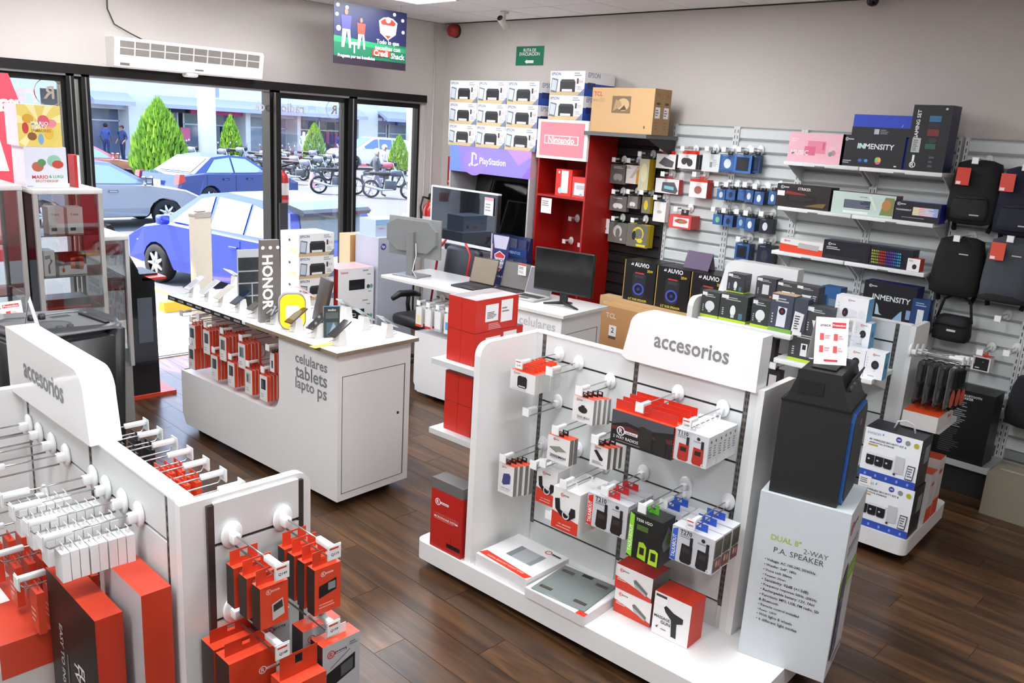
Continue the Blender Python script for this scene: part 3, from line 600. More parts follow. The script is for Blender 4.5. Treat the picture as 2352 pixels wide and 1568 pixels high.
# ================================================================ fittings shared by the displays
_HK = {}
def hook_meshes(L):
    if L in _HK: return _HK[L]
    wp = mat('#e9ebea', 0.35, var=0.02); cl = mat('#dfe6e4', 0.3, alpha=0.75)
    a = MB(); n = 16
    a.lathe([(0, -0.006), (0.030, -0.006), (0.034, 0), (0.030, 0.006), (0, 0.006)], wp, 18, Matrix.Translation((0, -0.008, 0.006)) @ Matrix.Rotation(math.pi/2, 4, 'X') @ Matrix.Diagonal((1, 1.25, 1, 1)))
    a.box(-0.013, 0.013, -0.04, -0.012, -0.014, 0.016, wp, bev=0.004)
    w = MB(); w.tube([(0, -0.03, 0.012), (0, -L, 0.012)], 0.0028, steel(), 6); w2 = MB(); w2.tube([(0, -0.03, -0.022), (0, -L+0.015, -0.022), (0, -L+0.005, -0.010)], 0.003, steel(), 6)
    h = MB(); h.box(-0.009, 0.009, -L-0.005, -L+0.075, 0.004, 0.022, wp, bev=0.003); h.prism([(-L-0.006, 0.028), (-L-0.003, 0.028), (-L-0.003, -0.018), (-L-0.006, -0.018)], -0.022, 0.022, cl, axis='x')
    c = MB(); c.prism([(-L-0.0085, 0.025), (-L-0.0065, 0.025), (-L-0.0065, -0.015), (-L-0.0085, -0.015)], -0.020, 0.020, mat('#f4f4f2', 0.5), axis='x')
    _HK[L] = [q.mesh(k) for q, k in ((a, 'hook'), (w, 'upper_wire'), (w2, 'prong'), (h, 'price_holder'), (c, 'price_card'))]; return _HK[L]
def hook(root, x, z, L=0.22, y=0.0, card=True, price=None, flip=False, rz=0.0):
    """peg hook fixed to a panel; local x along the panel, y=0 the panel face"""
    ms = hook_meshes(L); o = link('hook', ms[0], root, (x, y, z), math.pi if flip else rz)
    for k, m in enumerate(ms[1:]):
        if k == 3 and not card: continue
        link(m.name.split('.')[0], m, o)
    if price:
        l = MB(); vs, fs, dim = glyphs(price, True); s = 0.026/dim[0]; l.add([(vx*s, -L-0.0090, 0.000+vy*s) for vx, vy in vs], fs, pm('#1b1b1d')); l.box(-0.018, 0.012, -L-0.0090, -L-0.0088, 0.016, 0.021, pm(RED)); l.obj('price_lettering', o)
    return o
WB = Frame(XB, 0, 180)
# ---------------------------------------------------------------- ceiling and upper wall fixtures
ac = thing('air_curtain', 'long white air curtain unit above the open shop door', 'air curtain', (3.657, YA, 2.70)); wp = mat('#e6e3df', 0.4)
m = MB(); m.prism([(0, 0.25), (-0.19, 0.25), (-0.21, 0.22), (-0.17, 0.01), (-0.14, 0.0), (0, 0.0)], -0.70, 0.70, wp, axis='x'); m.obj('housing', ac)
gm = mat('#8b857e', 0.5, var=0.6, scale=220)
for r in range(2):
    for k in range(10):
        q = MB(); x0 = -0.66+0.132*k; za, zb = (0.222-0.062*r, 0.168-0.062*r); f = lambda z: -0.17-(z-0.01)/0.21*0.04-0.001
        q.add([(x0+0.006, f(zb), zb), (x0+0.126, f(zb), zb), (x0+0.126, f(za), za), (x0+0.006, f(za), za)], [(0, 1, 2, 3)], gm); q.obj('grille', ac)
q = MB(); q.box(-0.06, 0.06, -0.17, -0.06, -0.03, 0.01, wp, bev=0.02); q.obj('sensor_housing', ac); q = MB(); q.box(-0.65, -0.57, -0.176, -0.172, 0.02, 0.045, mat('#6d6a66', 0.5)); q.obj('rating_label', ac)
q = MB(); q.box(0.02, 0.10, -0.176, -0.172, 0.03, 0.045, mat('#5d5a57', 0.5)); q.obj('name_badge', ac)
cbl = MB(); cbl.tube([(2.99, YA-0.015, 3.5), (2.985, YA-0.015, 3.18), (3.03, YA-0.03, 3.06), (3.15, YA-0.05, 3.0), (3.26, YA-0.08, 2.95)], 0.006, mat('#3a3633', 0.6), 6); tag(cbl.obj('power_cable'), 'dark cable running down the wall to the air curtain', 'cable')
PF = Frame(4.78, 7.22, -90); u1, zt = 0.87, 3.455; zb = PF.px(842, 153, 0)[1]
def poster_print(w, t, h):
    P = [('r', 'F', 0, .42, 1, 1, '#1a1f45'), ('r', 'F', 0, 0, 1, .42, '#155c40'), ('p', 'F', [(0, .46), (1, .38), (1, .30), (0, .36)], '#1f7a4f'), ('r', 'F', 0, 0, 1, .13, '#241824')]
    for x, y in ((.17, .93), (.82, .94), (.04, .80), (.94, .86), (.95, .66), (.05, .95)): P.append(('e', 'F', x, y, .022, .03, '#dfe8ff'))
    for x, sh, tr, s in ((.16, '#3a3a9a', '#b9c4cf', 1.0), (.36, '#c13a2b', '#8fa0a8', .82)):
        b = .28; P += [('p', 'F', [(x-.06*s, b), (x-.025*s, b), (x+.01, b+.3*s), (x+.04*s, b), (x+.07*s, b), (x+.05*s, b+.32*s), (x-.05*s, b+.32*s)], tr), ('p', 'F', [(x-.055*s, b+.3*s), (x+.055*s, b+.3*s), (x+.07*s, b+.52*s), (x-.07*s, b+.52*s)], sh), ('e', 'F', x, b+.58*s, .024*s, .05*s, '#8a5f48')]
    P += [('e', 'F', .06, .58, .03, .045, '#eef0f2'), ('e', 'F', .27, .36, .06, .025, '#dfe3e2'), ('r', 'F', .262, .2, .278, .36, '#cfd3d2')]
    P += [('p', 'F', [(.60, .80), (.66, .86), (.73, .88), (.80, .86), (.86, .80), (.84, .60), (.73, .49), (.62, .60)], '#f2f2f2'), ('p', 'F', [(.62, .79), (.67, .84), (.73, .86), (.79, .84), (.84, .79), (.82, .74), (.64, .74)], RED), ('p', 'F', [(.68, .57), (.78, .57), (.73, .51)], RED), ('e', 'F', .73, .83, .035, .05, '#f5f5f5')]
    P += [('t', 'F', .73, .70, .24, 'SHACK', '#e9edf2', True), ('t', 'F', .73, .615, .19, 'GOL26', '#d8dde6', True), ('t', 'F', .73, .44, .32, 'Todo lo que', '#f4f6f5', True), ('t', 'F', .73, .345, .36, 'necesitas con', '#cfe3d6', True)]
    P += [('r', 'F', .51, .20, .755, .305, RED), ('t', 'F', .632, .252, .20, 'Credi', '#f5f5f5', True), ('t', 'F', .875, .232, .20, 'Shack', '#f5f5f5', True), ('t', 'F', .30, .135, .50, 'Pregunta por tus beneficios', '#f4f4f4', True)]
    return P
po = carton('hanging_poster', 'football themed credit poster hanging from the ceiling beside shop window', 'poster', PF.w(u1/2, 0, zb), PF.rz, u1, 0.005, zt-zb, '#1a1f45', poster_print(u1, 0, zt-zb))
for q in (-1, 1):
    m = MB(); m.tube([(q*0.36, 0.002, zt-zb), (q*0.36, 0.002, ZC-zb+0.004)], 0.0025, steel(), 6); m.obj('hanging_wire', po)
cc = thing('security_camera', 'white bullet security camera on ceiling near the corner', 'camera', (6.30, 6.47, ZC)); wm2 = mat('#d9d2c6', 0.4)
m = MB(); m.lathe([(0, 0.004), (.045, 0.004), (.045, -.012), (.015, -.02), (.015, -.07), (0, -.07)], wm2, 18); m.obj('mount', cc)
M = Matrix.Translation((-0.03, -0.02, -0.11)) @ Matrix.Rotation(math.radians(200), 4, 'Z') @ Matrix.Rotation(math.radians(65), 4, 'Y')
m = MB(); m.lathe([(0, -.08), (.034, -.08), (.036, .07), (.03, .09)], wm2, 18, M); m.obj('barrel', cc); m = MB(); m.lathe([(.03, .088), (.012, .08), (0, .08)], mat('#1b1b1c', 0.1), 18, M); m.obj('lens', cc)
al = thing('alarm_sounder', 'red round alarm sounder high in the wall corner', 'alarm', (XB, 7.80, 3.44)); M = Matrix.Rotation(-math.pi/2, 4, 'Y')
m = MB(); m.lathe([(0, 0), (.075, 0), (.075, .03), (0, .03)], mat('#2a2422', 0.5), 20, M); m.obj('base', al); m = MB(); m.lathe([(.07, .03), (.068, .09), (.05, .11), (0, .115)], mat('#a3231b', 0.35, coat=0.3), 20, M); m.obj('beacon', al)
dm = thing('dome_camera', 'small black dome camera under the ceiling by wall', 'camera', (6.735, 2.92, ZC)); m = MB(); m.lathe([(0, 0.004), (.05, 0.004), (.05, -.02)], mat('#d8d5d0', 0.5), 18); m.obj('base', dm)
m = MB(); m.lathe([(.045, -.02), (.043, -.04), (.03, -.06), (0, -.068)], mat('#15130f', 0.1), 18); m.obj('dome', dm)
u, z0, w, h = at_face(WB, 1186, 107, 1246, 150, 0.01)
carton('evacuation_sign', 'green evacuation route sign with white arrow on wall', 'sign', WB.w(u, .006, z0), WB.rz, w, 0.006, h, '#1f7a58', [('t', 'F', .5, .80, .46, 'RUTA DE', '#f4f4f4', True), ('t', 'F', .5, .60, .74, 'EVACUACION', '#f4f4f4', True), ('p', 'F', [(.34, .2), (.42, .32), (.42, .27), (.66, .27), (.66, .12), (.42, .12), (.42, .08)], '#f4f4f4')])
u, z0, w, h = at_face(WB, 1029, 386, 1056, 428, 0.0)
carton('extinguisher_sign', 'red extinguisher sign on wall below purple banner', 'sign', WB.w(u, .006, z0), WB.rz, max(w, .2), 0.005, .34, '#c22a28', [('r', 'F', .30, .28, .60, .95, '#ece7df'), ('r', 'F', .68, .4, .74, .9, '#ece7df'), ('t', 'F', .5, .13, .86, 'EXTINGUIDOR', '#f2e9e6', True)])
u, z = WA.px(985, 500, 0.1); ex = extinguisher((u, YA-0.12, z-0.32), 'red fire extinguisher on the wall beside window frame', 1.15, math.radians(0))
# ---------------------------------------------------------------- slat walls along the right wall
def slatwall(u0, u1, z0, z1, col, label, n_up=2, pitch=0.105, d=0.055):
    uc = (u0+u1)/2; root = thing('slat_wall', label, 'slat wall', WB.w(uc, 0, z0), WB.rz); sm = mat(col, 0.45, var=0.03); w = u1-u0; h = z1-z0
    m = MB(); m.box(-w/2, w/2, -d+0.02, 0, 0, h, mat('#8d9290' if col[1] > '8' else '#0c0c0d', 0.6)); m.obj('backing', root)
    n = int(h/pitch); sm_ = MB(); sm_.prism([(-d+0.02, 0), (-d, 0.012), (-d, pitch-0.024), (-d+0.02, pitch-0.014)], -w/2+0.002, w/2-0.002, sm, axis='x'); sme = sm_.mesh('slat')
    for k in range(n): link('slat', sme, root, (0, 0, k*pitch+(h-n*pitch)))
    for s in (-1, 1):
        q = MB(); q.box(s*w/2-0.014, s*w/2+0.014, -d-0.012, 0, 0, h, mat('#d4d7d6' if col[1] > '8' else '#1a1a1b', 0.4, var=0.02)); up = q.obj('upright', root)
        sl = MB(); k = 0
        while k*0.05 < h-0.05: sl.box(s*w/2-0.003+0.0, s*w/2+0.003, -d-0.0128, -d-0.011, 0.02+k*0.05, 0.05+k*0.05, mat('#2d2f30', 0.6)); k += 1
        so_ = sl.obj('slots', up); so_['kind'] = 'stuff'
    return root
SW = slatwall(-5.36, -4.64, 0.25, 2.40, '#1b1b1c', 'black slat wall panel hung with gamepads and headsets')
SW1 = slatwall(-4.61, -3.98, 0.25, 2.525, '#d3d8d6', 'white slat wall panel hung with red controller cases')
SW2 = slatwall(-3.95, -3.35, 0.25, 2.525, '#d3d8d6', 'white slat wall panel hung with blue boxed mice')
SW3 = slatwall(-3.32, -2.72, 0.25, 2.525, '#d3d8d6', 'white slat wall panel behind the pink and striker boxes')
SW4 = slatwall(-2.69, -2.13, 0.25, 2.525, '#d3d8d6', 'white slat wall panel behind the gaming set box')
SW5 = slatwall(-2.08, -1.48, 0.25, 2.525, '#d3d8d6', 'white slat wall panel hung with black backpacks')
SW6 = slatwall(-1.45, -0.85, 0.25, 2.525, '#d3d8d6', 'white slat wall panel behind the navy and grey backpacks')
def sw_hook(root, u, z, L=0.2, card=True):
    uc = (WB.o-root.location).dot(WB.u)*-1; hook(root, u-uc, z-root.location.z, L, -0.055, card)
# shelves on the slat wall
def wshelf(u0, u1, z, d, label, grp='white shelves on slat wall'):
    root = thing('wall_shelf', label, 'shelf', WB.w((u0+u1)/2, 0, z), WB.rz, None); w = u1-u0; m = MB(); m.box(-w/2, w/2, -d, -0.068, -0.03, 0, mat('#e3e5e4', 0.4), bev=0.003); m.obj('board', root)
    for s in (-1, 1):
        q = MB(); q.prism([(-0.068, -0.16), (-0.068, -0.031), (-d+0.06, -0.031)], s*(w/2-0.012)-0.004, s*(w/2-0.012)+0.004, mat('#d9dbda', 0.4), axis='x'); q.obj('bracket', root)
    q = MB(); q.box(-0.04, 0.04, -d-0.003, -d, -0.03, -0.02, mat('#6c6e6d', 0.4)); q.obj('clip', root)
    return root
for z, nm in ((2.27, 'top'), (1.91, 'middle'), (1.55, 'lower')):
    wshelf(-3.325, -2.715, z, 0.38, 'white wall shelf carrying ' + {'top': 'the pink keyboard set box', 'middle': 'the black striker keyboard box', 'lower': 'the red and white keyboard box'}[nm])
    wshelf(-2.705, -2.11, z, 0.38, 'white wall shelf carrying ' + {'top': 'the upright gaming set box', 'middle': 'the transparent keyboard box', 'lower': 'the rainbow keyboard box'}[nm])
wshelf(-3.325, -2.715, 1.10, 0.38, 'white wall shelf carrying the small blue mouse box'); wshelf(-2.705, -2.05, 1.08, 0.38, 'white wall shelf carrying the lower inmensity box')
bs = thing('base_shelf', 'grey low base shelf under the backpacks holding speaker box', 'shelf', WB.w(-1.75, 0, 0), WB.rz); m = MB(); m.box(-0.65, 0.32, -0.42, -0.068, 0.21, 0.25, mat('#b5b8b7', 0.4)); m.obj('board', bs); m = MB(); m.box(-0.65, 0.32, -0.38, -0.068, 0, 0.21, mat('#232425', 0.6)); m.obj('plinth', bs)
bs = thing('base_shelf', 'grey low base shelf behind the carton boxes along wall', 'shelf', WB.w(-3.9, 0, 0), WB.rz); m = MB(); m.box(-0.9, 1.4, -0.42, -0.068, 0.21, 0.25, mat('#b5b8b7', 0.4)); m.obj('board', bs); m = MB(); m.box(-0.9, 1.4, -0.38, -0.068, 0, 0.21, mat('#232425', 0.6)); m.obj('plinth', bs)
# ---------------------------------------------------------------- boxes on the wall shelves
KB = '#17171b'
def onshelf(tl, br, z, t, name, label, col, pr=(), d=0.36, **kw): return boxpx(WB, d, tl, br, t, name, label, kw.pop('cat', 'box'), col, pr, z=z, **kw)
def lg(f, x, y, s, w, h, c1='#e8e8e8', c2='#e8e8e8', ink='#222'): return logo(f, x, y, s, w, h, c1, c2, ink=ink)
onshelf((1815, 303), (1935, 376), 2.27, .12, 'keyboard_set_box', 'pale pink box of keyboard and headset on top wall shelf', '#f0b9c4', lambda w, t, h: [('r', 'F', .35, .32, .68, .74, '#e88ba0'), ('r', 'F', .62, .45, .66, .7, '#d8617d'), ('r', 'F', .30, .25, .50, .55, '#e06a86'), ('e', 'F', .80, .45, .06, .14, '#efc6cf'), ('e', 'F', .82, .38, .04, .09, '#c98a98'), ('e', 'F', .77, .33, .035, .08, '#7d9a96'), ('t', 'F', .22, .33, .32, 'MUSIC', '#fbeff2', True), ('l', 'F', .05, .68, .2, .82, 2, '#f7dbe2')])
onshelf((1937, 308), (2072, 381), 2.27, .14, 'gaming_kit_box', 'black inmensity box with rainbow headset on top wall shelf', KB, lambda w, t, h: lg('F', .07, .86, .013, w, h) + [('t', 'F', .55, .66, .58, 'INMENSITY', '#f2f0f4', True), ('t', 'F', .33, .66, .10, 'IN', '#9fe0d2', True), ('p', 'F', [(.30, .12), (.46, .12), (.43, .28), (.33, .28)], '#1d2a4d'), ('e', 'F', .33, .2, .03, .05, '#3f66c9'), ('e', 'F', .43, .2, .03, .05, '#3aa0d8'), ('e', 'F', .62, .22, .05, .12, '#d46aa8'), ('e', 'F', .60, .25, .03, .08, '#7fd06a'), ('e', 'F', .64, .25, .025, .07, '#e8b04a'), ('l', 'F', .05, .08, .2, .2, 2, '#b9b9bd'), ('r', 'F', .88, .06, .92, .1, '#e9e9e9')], sides='#1f2f9a')
onshelf((2074, 318), (2092, 384), 2.27, .14, 'gaming_kit_box', 'blue edged box squeezed between inmensity and gaming set boxes', '#20309c', (), d=.34)
zz = 2.27+0.31
_i = [o for o in bpy.data.objects if o.get('label') == 'black inmensity box with rainbow headset on top wall shelf'][0]; ht = max(v.co.z for v in _i.data.vertices)
u, z0, w, h = at_face(WB, 1958, 293, 2096, 310, .34)
carton('keyboard_box', 'flat black box lying on the inmensity box', 'box', WB.w(u, .34, 2.27+ht), WB.rz, w, .16, .062, '#15151a', [('r', 'F', .38, .2, .46, .8, '#c9c9cc'), ('l', 'F', .48, .2, .62, .8, 3, '#8a8a90')], top='#20309c')
carton('keyboard_box', 'bright blue flat box on top of the shelf stack', 'box', WB.w(u, .335, 2.27+ht+.062), WB.rz, w, .15, .09, '#2446c4', [('p', 'F', [(.8, .1), (.84, .4), (.82, .1)], '#7fa0f0')])
onshelf((2100, 240), (2166, 391), 2.27, .17, 'gaming_set_box', 'tall black upright gaming set box on top wall shelf', '#121116', lambda w, t, h: [('t', 'F', .17, .70, .45, 'GAMING SET', '#f4f4f4', True, 90), ('r', 'F', .10, .28, .32, .50, '#b9c2be'), ('l', 'F', .13, .3, .29, .48, 6, '#6a706e'), ('o', 'F', .20, .09, .022, .005, '#f0f0f0'), ('t', 'F', .2, .09, .09, 'R', '#f0f0f0', True), ('r', 'F', .17, .14, .23, .24, '#f0f0f0'), ('r', 'F', .45, .75, .75, .84, '#2e6f9a'), ('r', 'F', .45, .66, .75, .73, '#23262e'), ('r', 'F', .45, .54, .75, .64, '#7a2a2a'), ('e', 'F', .62, .47, .1, .04, '#33343c'), ('r', 'F', .45, .34, .72, .42, '#1d5a4a'), ('r', 'F', .82, .93, .88, .96, '#d8d8d8'), ('l', 'F', .6, .05, .75, .25, 3, '#55555a')], sides='#1d2350')
onshelf((1786, 420), (1903, 482), 1.91, .15, 'keyboard_box', 'dark striker keyboard box on middle wall shelf', '#26211e', lambda w, t, h: lg('F', .1, .86, .014, w, h) + [('t', 'F', .52, .83, .24, 'STRIKER', '#e6e2de', True), ('p', 'F', [(.16, .58), (.60, .52), (.55, .62), (.2, .72)], '#8c2f22'), ('r', 'F', .22, .26, .76, .56, '#151314'), ('l', 'F', .25, .3, .72, .53, 4, '#3a3335'), ('p', 'F', [(.55, .1), (.9, .1), (.95, .3), (.8, .26)], '#7a6138'), ('r', 'F', .02, .48, .16, .7, '#f0efec')])
onshelf((1914, 437), (2052, 502), 1.91, .13, 'keyboard_box', 'pale green space saga keyboard box on middle wall shelf', '#c3d8cd', lambda w, t, h: [('r', 'F', .2, .28, .62, .66, '#3c4250'), ('l', 'F', .21, .3, .61, .64, 6, '#7c8494'), ('t', 'F', .5, .82, .12, 'STAR WARS', '#20242a', True), ('p', 'F', [(.78, .1), (.98, .1), (.98, .9), (.84, .9)], '#7d8a4e'), ('e', 'F', .87, .55, .07, .25, '#b9834a'), ('p', 'F', [(.58, .9), (.62, .9), (.74, .3), (.70, .3)], '#dfe7d8'), ('r', 'F', .2, .05, .6, .16, '#e9f2ee')], sides='#7c2b2b', top='#7d4a48')
onshelf((2055, 460), (2156, 515), 1.91, .13, 'keyboard_box', 'black transparent keyboard box with rainbow keys on middle wall shelf', '#15151f', lambda w, t, h: lg('F', .10, .86, .012, w, h) + [('t', 'F', .22, .56, .34, 'TRANSPARENT', '#e6e6ea', True), ('r', 'F', .42, .32, .96, .76, '#b9b0cc'), ('r', 'F', .42, .32, .55, .76, '#d6cf7a'), ('r', 'F', .55, .32, .68, .76, '#d98b86'), ('r', 'F', .82, .32, .96, .76, '#9ab0de'), ('l', 'F', .43, .34, .95, .74, 5, '#efe9ee'), ('l', 'F', .2, .14, .75, .22, 1, '#8a8a92')], sides='#2a2f9c')
onshelf((1793, 545), (1888, 590), 1.55, .14, 'keyboard_box', 'red and white keyboard box on lower wall shelf', '#e9e6e3', lambda w, t, h: [('p', 'F', [(0, 0), (1, 0), (1, .45), (0, .62)], ORG), ('p', 'F', [(.42, .42), (.9, .36), (.92, .74), (.44, .8)], '#b9b7b5')] + lg('F', .12, .84, .010, w, h, RED, INK, '#eee'))
onshelf((1893, 549), (1995, 602), 1.55, .13, 'keyboard_box', 'black keyboard box with lights wording on lower wall shelf', '#14141c', lambda w, t, h: lg('F', .13, .80, .012, w, h) + [('l', 'F', .07, .5, .4, .68, 2, '#cfcfd4'), ('r', 'F', .45, .25, .95, .75, '#1c1c26'), ('l', 'F', .05, .04, .95, .2, 3, '#3c3c46')], sides='#1d2350')
def rainbow_keys(w, t, h):
    P = []; C = ['#b7b83a', '#9aa836', '#c23a2c', '#b3302c', '#5a2f9c', '#6338b0', '#2f6fc0', '#39a6c9']
    for r in range(5):
        for c in range(16): P.append(('r', 'F', .05+c*.045, .12+r*.15, .05+c*.045+.03, .12+r*.15+.09, C[min(7, c//2)]))
    return P
onshelf((2001, 563), (2092, 618), 1.55, .13, 'keyboard_box', 'black keyboard box with rainbow lit keys on lower wall shelf', '#121220', rainbow_keys, sides='#1d2350')
onshelf((2085, 592), (2110, 628), 1.55, .09, 'mouse_box', 'small white and red mouse box at end of lower wall shelf', '#f1efec', [('e', 'F', .6, .38, .18, .2, '#2b2b2e'), ('l', 'F', .1, .75, .5, .9, 2, '#999')], sides=ORG, d=.38)
onshelf((1888, 655), (1928, 694), 1.10, .12, 'mouse_box', 'small blue box behind the white camera boxes', '#2a5b92', [('r', 'F', .1, .3, .35, .7, '#16334f'), ('r', 'F', .45, .3, .9, .6, '#6d7f92')], top='#2a5b92')
onshelf((1987, 642), (2098, 728), 1.08, .14, 'gaming_kit_box', 'black inmensity box with chart graphics on lowest wall shelf', '#15141c', lambda w, t, h: lg('F', .12, .90, .012, w, h) + [('t', 'F', .55, .68, .72, 'INMENSITY', '#d9e2e0', True), ('p', 'F', [(.28, .3), (.28, .55), (.32, .5), (.36, .34), (.42, .3)], '#a9c4d2'), ('p', 'F', [(.62, .24), (.74, .42), (.78, .46), (.8, .24)], '#8fb0cc'), ('r', 'F', .86, .3, .94, .5, '#7f9cc0'), ('l', 'F', .06, .12, .4, .25, 2, '#9fb6c6'), ('l', 'F', .45, .08, .8, .2, 2, '#8faec2')], sides='#22226a', d=.36)
onshelf((2097, 684), (2132, 732), 1.08, .06, 'mouse_pack', 'navy blue mouse pack beside the lower inmensity box', '#203d6d', [('r', 'F', .35, .3, .72, .72, '#cfd6da'), ('l', 'F', .2, .8, .8, .92, 2, '#8fa6c4')], d=.37)
# ---------------------------------------------------------------- hanging packs on the slat walls
def hung(sw, tl, br, t, name, label, col, pr=(), d=None, n=1, gap=None, cat='pack', grp=None, hk=True, tab=(.05, .028), **kw):
    d = d or (0.075+n*(t+.006)); u, z0, w, h = at_face(WB, tl[0], tl[1], br[0], br[1], d); g = gap or (t+.006)
    kw.setdefault('tabcol', '#1b1c20')
    o = carton(name, label, cat, WB.w(u, d, z0), WB.rz, w, t, h, col, pr(w, t, h) if callable(pr) else pr, group=grp, tab=(min(tab[0], w*.8), tab[1]), **kw)
    for k in range(1, n): dup(o, WB.w(u, d-g*k, z0))
    if hk: sw_hook(sw, u, z0+h+tab[1]*.65+.022, max(.12, round(d-.0+.03, 2)))
    return o
pad = lambda c='#e6e6e6': [('e', 'F', .36, .34, .15, .17, c), ('e', 'F', .64, .34, .15, .17, c), ('r', 'F', .34, .36, .66, .52, c)]
hung(SW, (1404, 376), (1436, 424), .06, 'gamepad_box', 'grey gamepad box on upper row of black slat wall', '#6b6663', lambda w, t, h: pad('#a9b0b0')+[('l', 'F', .2, .78, .8, .92, 2, '#d8d4d0')])
hung(SW, (1438, 378), (1470, 424), .06, 'gamepad_box', 'white and orange gamepad box on black slat wall', '#ece8df', [('r', 'F', .72, 0, 1, .95, '#d99a2e'), ('p', 'F', [(.3, .3), (.7, .9), (.9, .9), (.5, .3)], '#c9c2b8'), ('l', 'F', .06, .8, .4, .92, 2, '#777')], sides='#d99a2e')
hung(SW, (1471, 364), (1486, 437), .05, 'headset_box', 'tall yellow headset box hanging on black slat wall', '#c9c6a4', [('e', 'F', .5, .55, .35, .3, '#e3dcae')], n=2, sides='#d3b41e', grp='yellow headset boxes on black slat wall')
hung(SW, (1371, 449), (1400, 474), .05, 'earbud_pack', 'small dark earbud pack on red cabinet side of slat wall', '#22252b', [('e', 'F', .3, .5, .1, .25, '#7d8790'), ('e', 'F', .7, .5, .1, .25, '#7d8790')])
hung(SW, (1402, 448), (1437, 487), .05, 'gamepad_box', 'grey box with white gamepad on black slat wall', '#77726f', lambda w, t, h: pad('#f0f0ee')+[('l', 'F', .2, .8, .8, .92, 1, '#d8d4d0')])
hung(SW, (1443, 449), (1463, 480), .05, 'gamepad_box', 'narrow grey box with white gamepad beside yellow pack', '#85817d', lambda w, t, h: pad('#efeeea'))
hung(SW, (1476, 451), (1491, 491), .05, 'headset_box', 'small grey and yellow headset box on black slat wall', '#7d7a63', [('e', 'F', .5, .5, .25, .3, '#e0c52a')], sides='#d3b41e')
hung(SW, (1367, 498), (1398, 537), .06, 'headset_box', 'white box with black and white headset near red cabinet', '#eceae8', [('e', 'F', .4, .65, .16, .14, '#222'), ('e', 'F', .62, .32, .2, .14, '#222'), ('o', 'F', .5, .5, .05, .012, '#ddd')], sides='#2a2f6a')
hung(SW, (1399, 508), (1437, 561), .05, 'headset_box', 'grey and green headset box on lowest row of black wall', '#77756e', [('e', 'F', .5, .58, .24, .3, '#d9d9d6'), ('e', 'F', .52, .5, .12, .24, '#77756e'), ('e', 'F', .72, .2, .07, .06, '#e9e9e6')], sides='#2c9a38')
hung(SW, (1442, 512), (1483, 571), .05, 'headset_box', 'grey box showing yellow and black headset on black wall', '#706d63', [('e', 'F', .55, .6, .28, .3, '#e4d22c'), ('e', 'F', .58, .58, .2, .24, '#706d63'), ('e', 'F', .36, .5, .1, .2, '#23221f'), ('e', 'F', .66, .3, .14, .1, '#e4d22c'), ('r', 'F', .5, .04, .95, .14, '#e4d22c')], n=2, sides='#c9b01c', grp='yellow sided headset boxes on lowest row')
hung(SW1, (1503, 462), (1526, 511), .06, 'earphone_box', 'plain white box with grey oval on white slat wall edge', '#e9e6e4', [('e', 'F', .5, .5, .2, .08, '#b7b3b0')], sides='#e2dedc', tabcol='#2a2a5a')
hung(SW1, (1509, 352), (1550, 389), .07, 'controller_case', 'white card case pack with grey case and red top', '#ece9e6', [('p', 'F', [(.14, .34), (.4, .8), (.92, .5), (.86, .1), (.5, .12)], '#57565c')], sides='#3c3b40', top=RED, tabcol=RED, tab=(.15, .03))
hung(SW1, (1559, 352), (1597, 389), .05, 'controller_box', 'white box with dark game controller and red top', '#ece9e6', [('e', 'F', .35, .5, .16, .24, '#3a3a3f'), ('e', 'F', .66, .42, .16, .26, '#3a3a3f'), ('r', 'F', .36, .5, .64, .72, '#3a3a3f')], n=2, sides='#3c3b40', top=RED, tabcol=RED, tab=(.14, .03), grp='game controller boxes with red tops')
hung(SW1, (1615, 352), (1650, 396), .05, 'clear_case', 'clear plastic blister pack hanging beside blue mouse box', '#dfe3e2', [('r', 'F', .45, .25, .6, .55, '#8f9492'), ('l', 'F', .62, .3, .9, .7, 4, '#b9bcbb')])
hung(SW1, (1507, 408), (1557, 447), .06, 'console_case', 'white pack with dark handheld console case', '#e9e6e4', [('p', 'F', [(.3, .75), (.8, .8), (.98, .25), (.9, .02), (.28, .12)], '#55565a'), ('p', 'F', [(.38, .55), (.8, .48), (.8, .26), (.38, .32)], '#7fc0cf')], sides='#c9342a', tabcol=RED)
hung(SW1, (1586, 410), (1621, 456), .09, 'console_bag', 'bright red carry bag pack with white card', '#ece9e6', [('e', 'F', .5, .42, .22, .22, '#a4645a'), ('r', 'F', 0, .86, 1, 1, RED)], sides='#c9241c', top='#d8311f', tabcol=RED)
hung(SW1, (1538, 491), (1585, 528), .14, 'console_case', 'red rounded console case in plastic wrap', '#de4a48', [('r', 'F', .2, .12, .9, .82, '#efe9e6'), ('e', 'F', .55, .55, .3, .18, '#c95a4a'), ('r', 'F', .45, .48, .65, .6, '#7fa06a')], sides='#d23a3a', tab=(.08, .05), tabcol='#2a2426')
def mouse_pr(col='#dfe3e6', dark=False): return [('r', 'F', .14, .12, .86, .86, '#17253f' if dark else '#3d6aa5'), ('e', 'F', .5, .48, .22, .28, col), ('l', 'F', .15, .9, .7, .96, 1, '#9fb8d6')]
MG = 'small blue boxed mice on the slat wall'
hung(SW2, (1655, 354), (1687, 396), .07, 'mouse_box', 'blue box with large white mouse on top row', '#2f5a97', mouse_pr('#dfe6ea'), sides='#1f3560')
hung(SW2, (1688, 354), (1723, 399), .08, 'mouse_box', 'blue framed box with black mouse on top row', '#3f74b4', mouse_pr('#2c2b24', True), sides='#1f4378')
u_ = hung(SW2, (1727, 356), (1742, 398), .05, 'mouse_box', 'narrow blue mouse box at end of top row', '#24487e', mouse_pr('#26364a', True), sides='#1b3a66')
cols = ['#dfe6ea', '#2b3a55', '#4a6ea6', '#e4e9ec', '#eef0f1', '#e4e9ec']
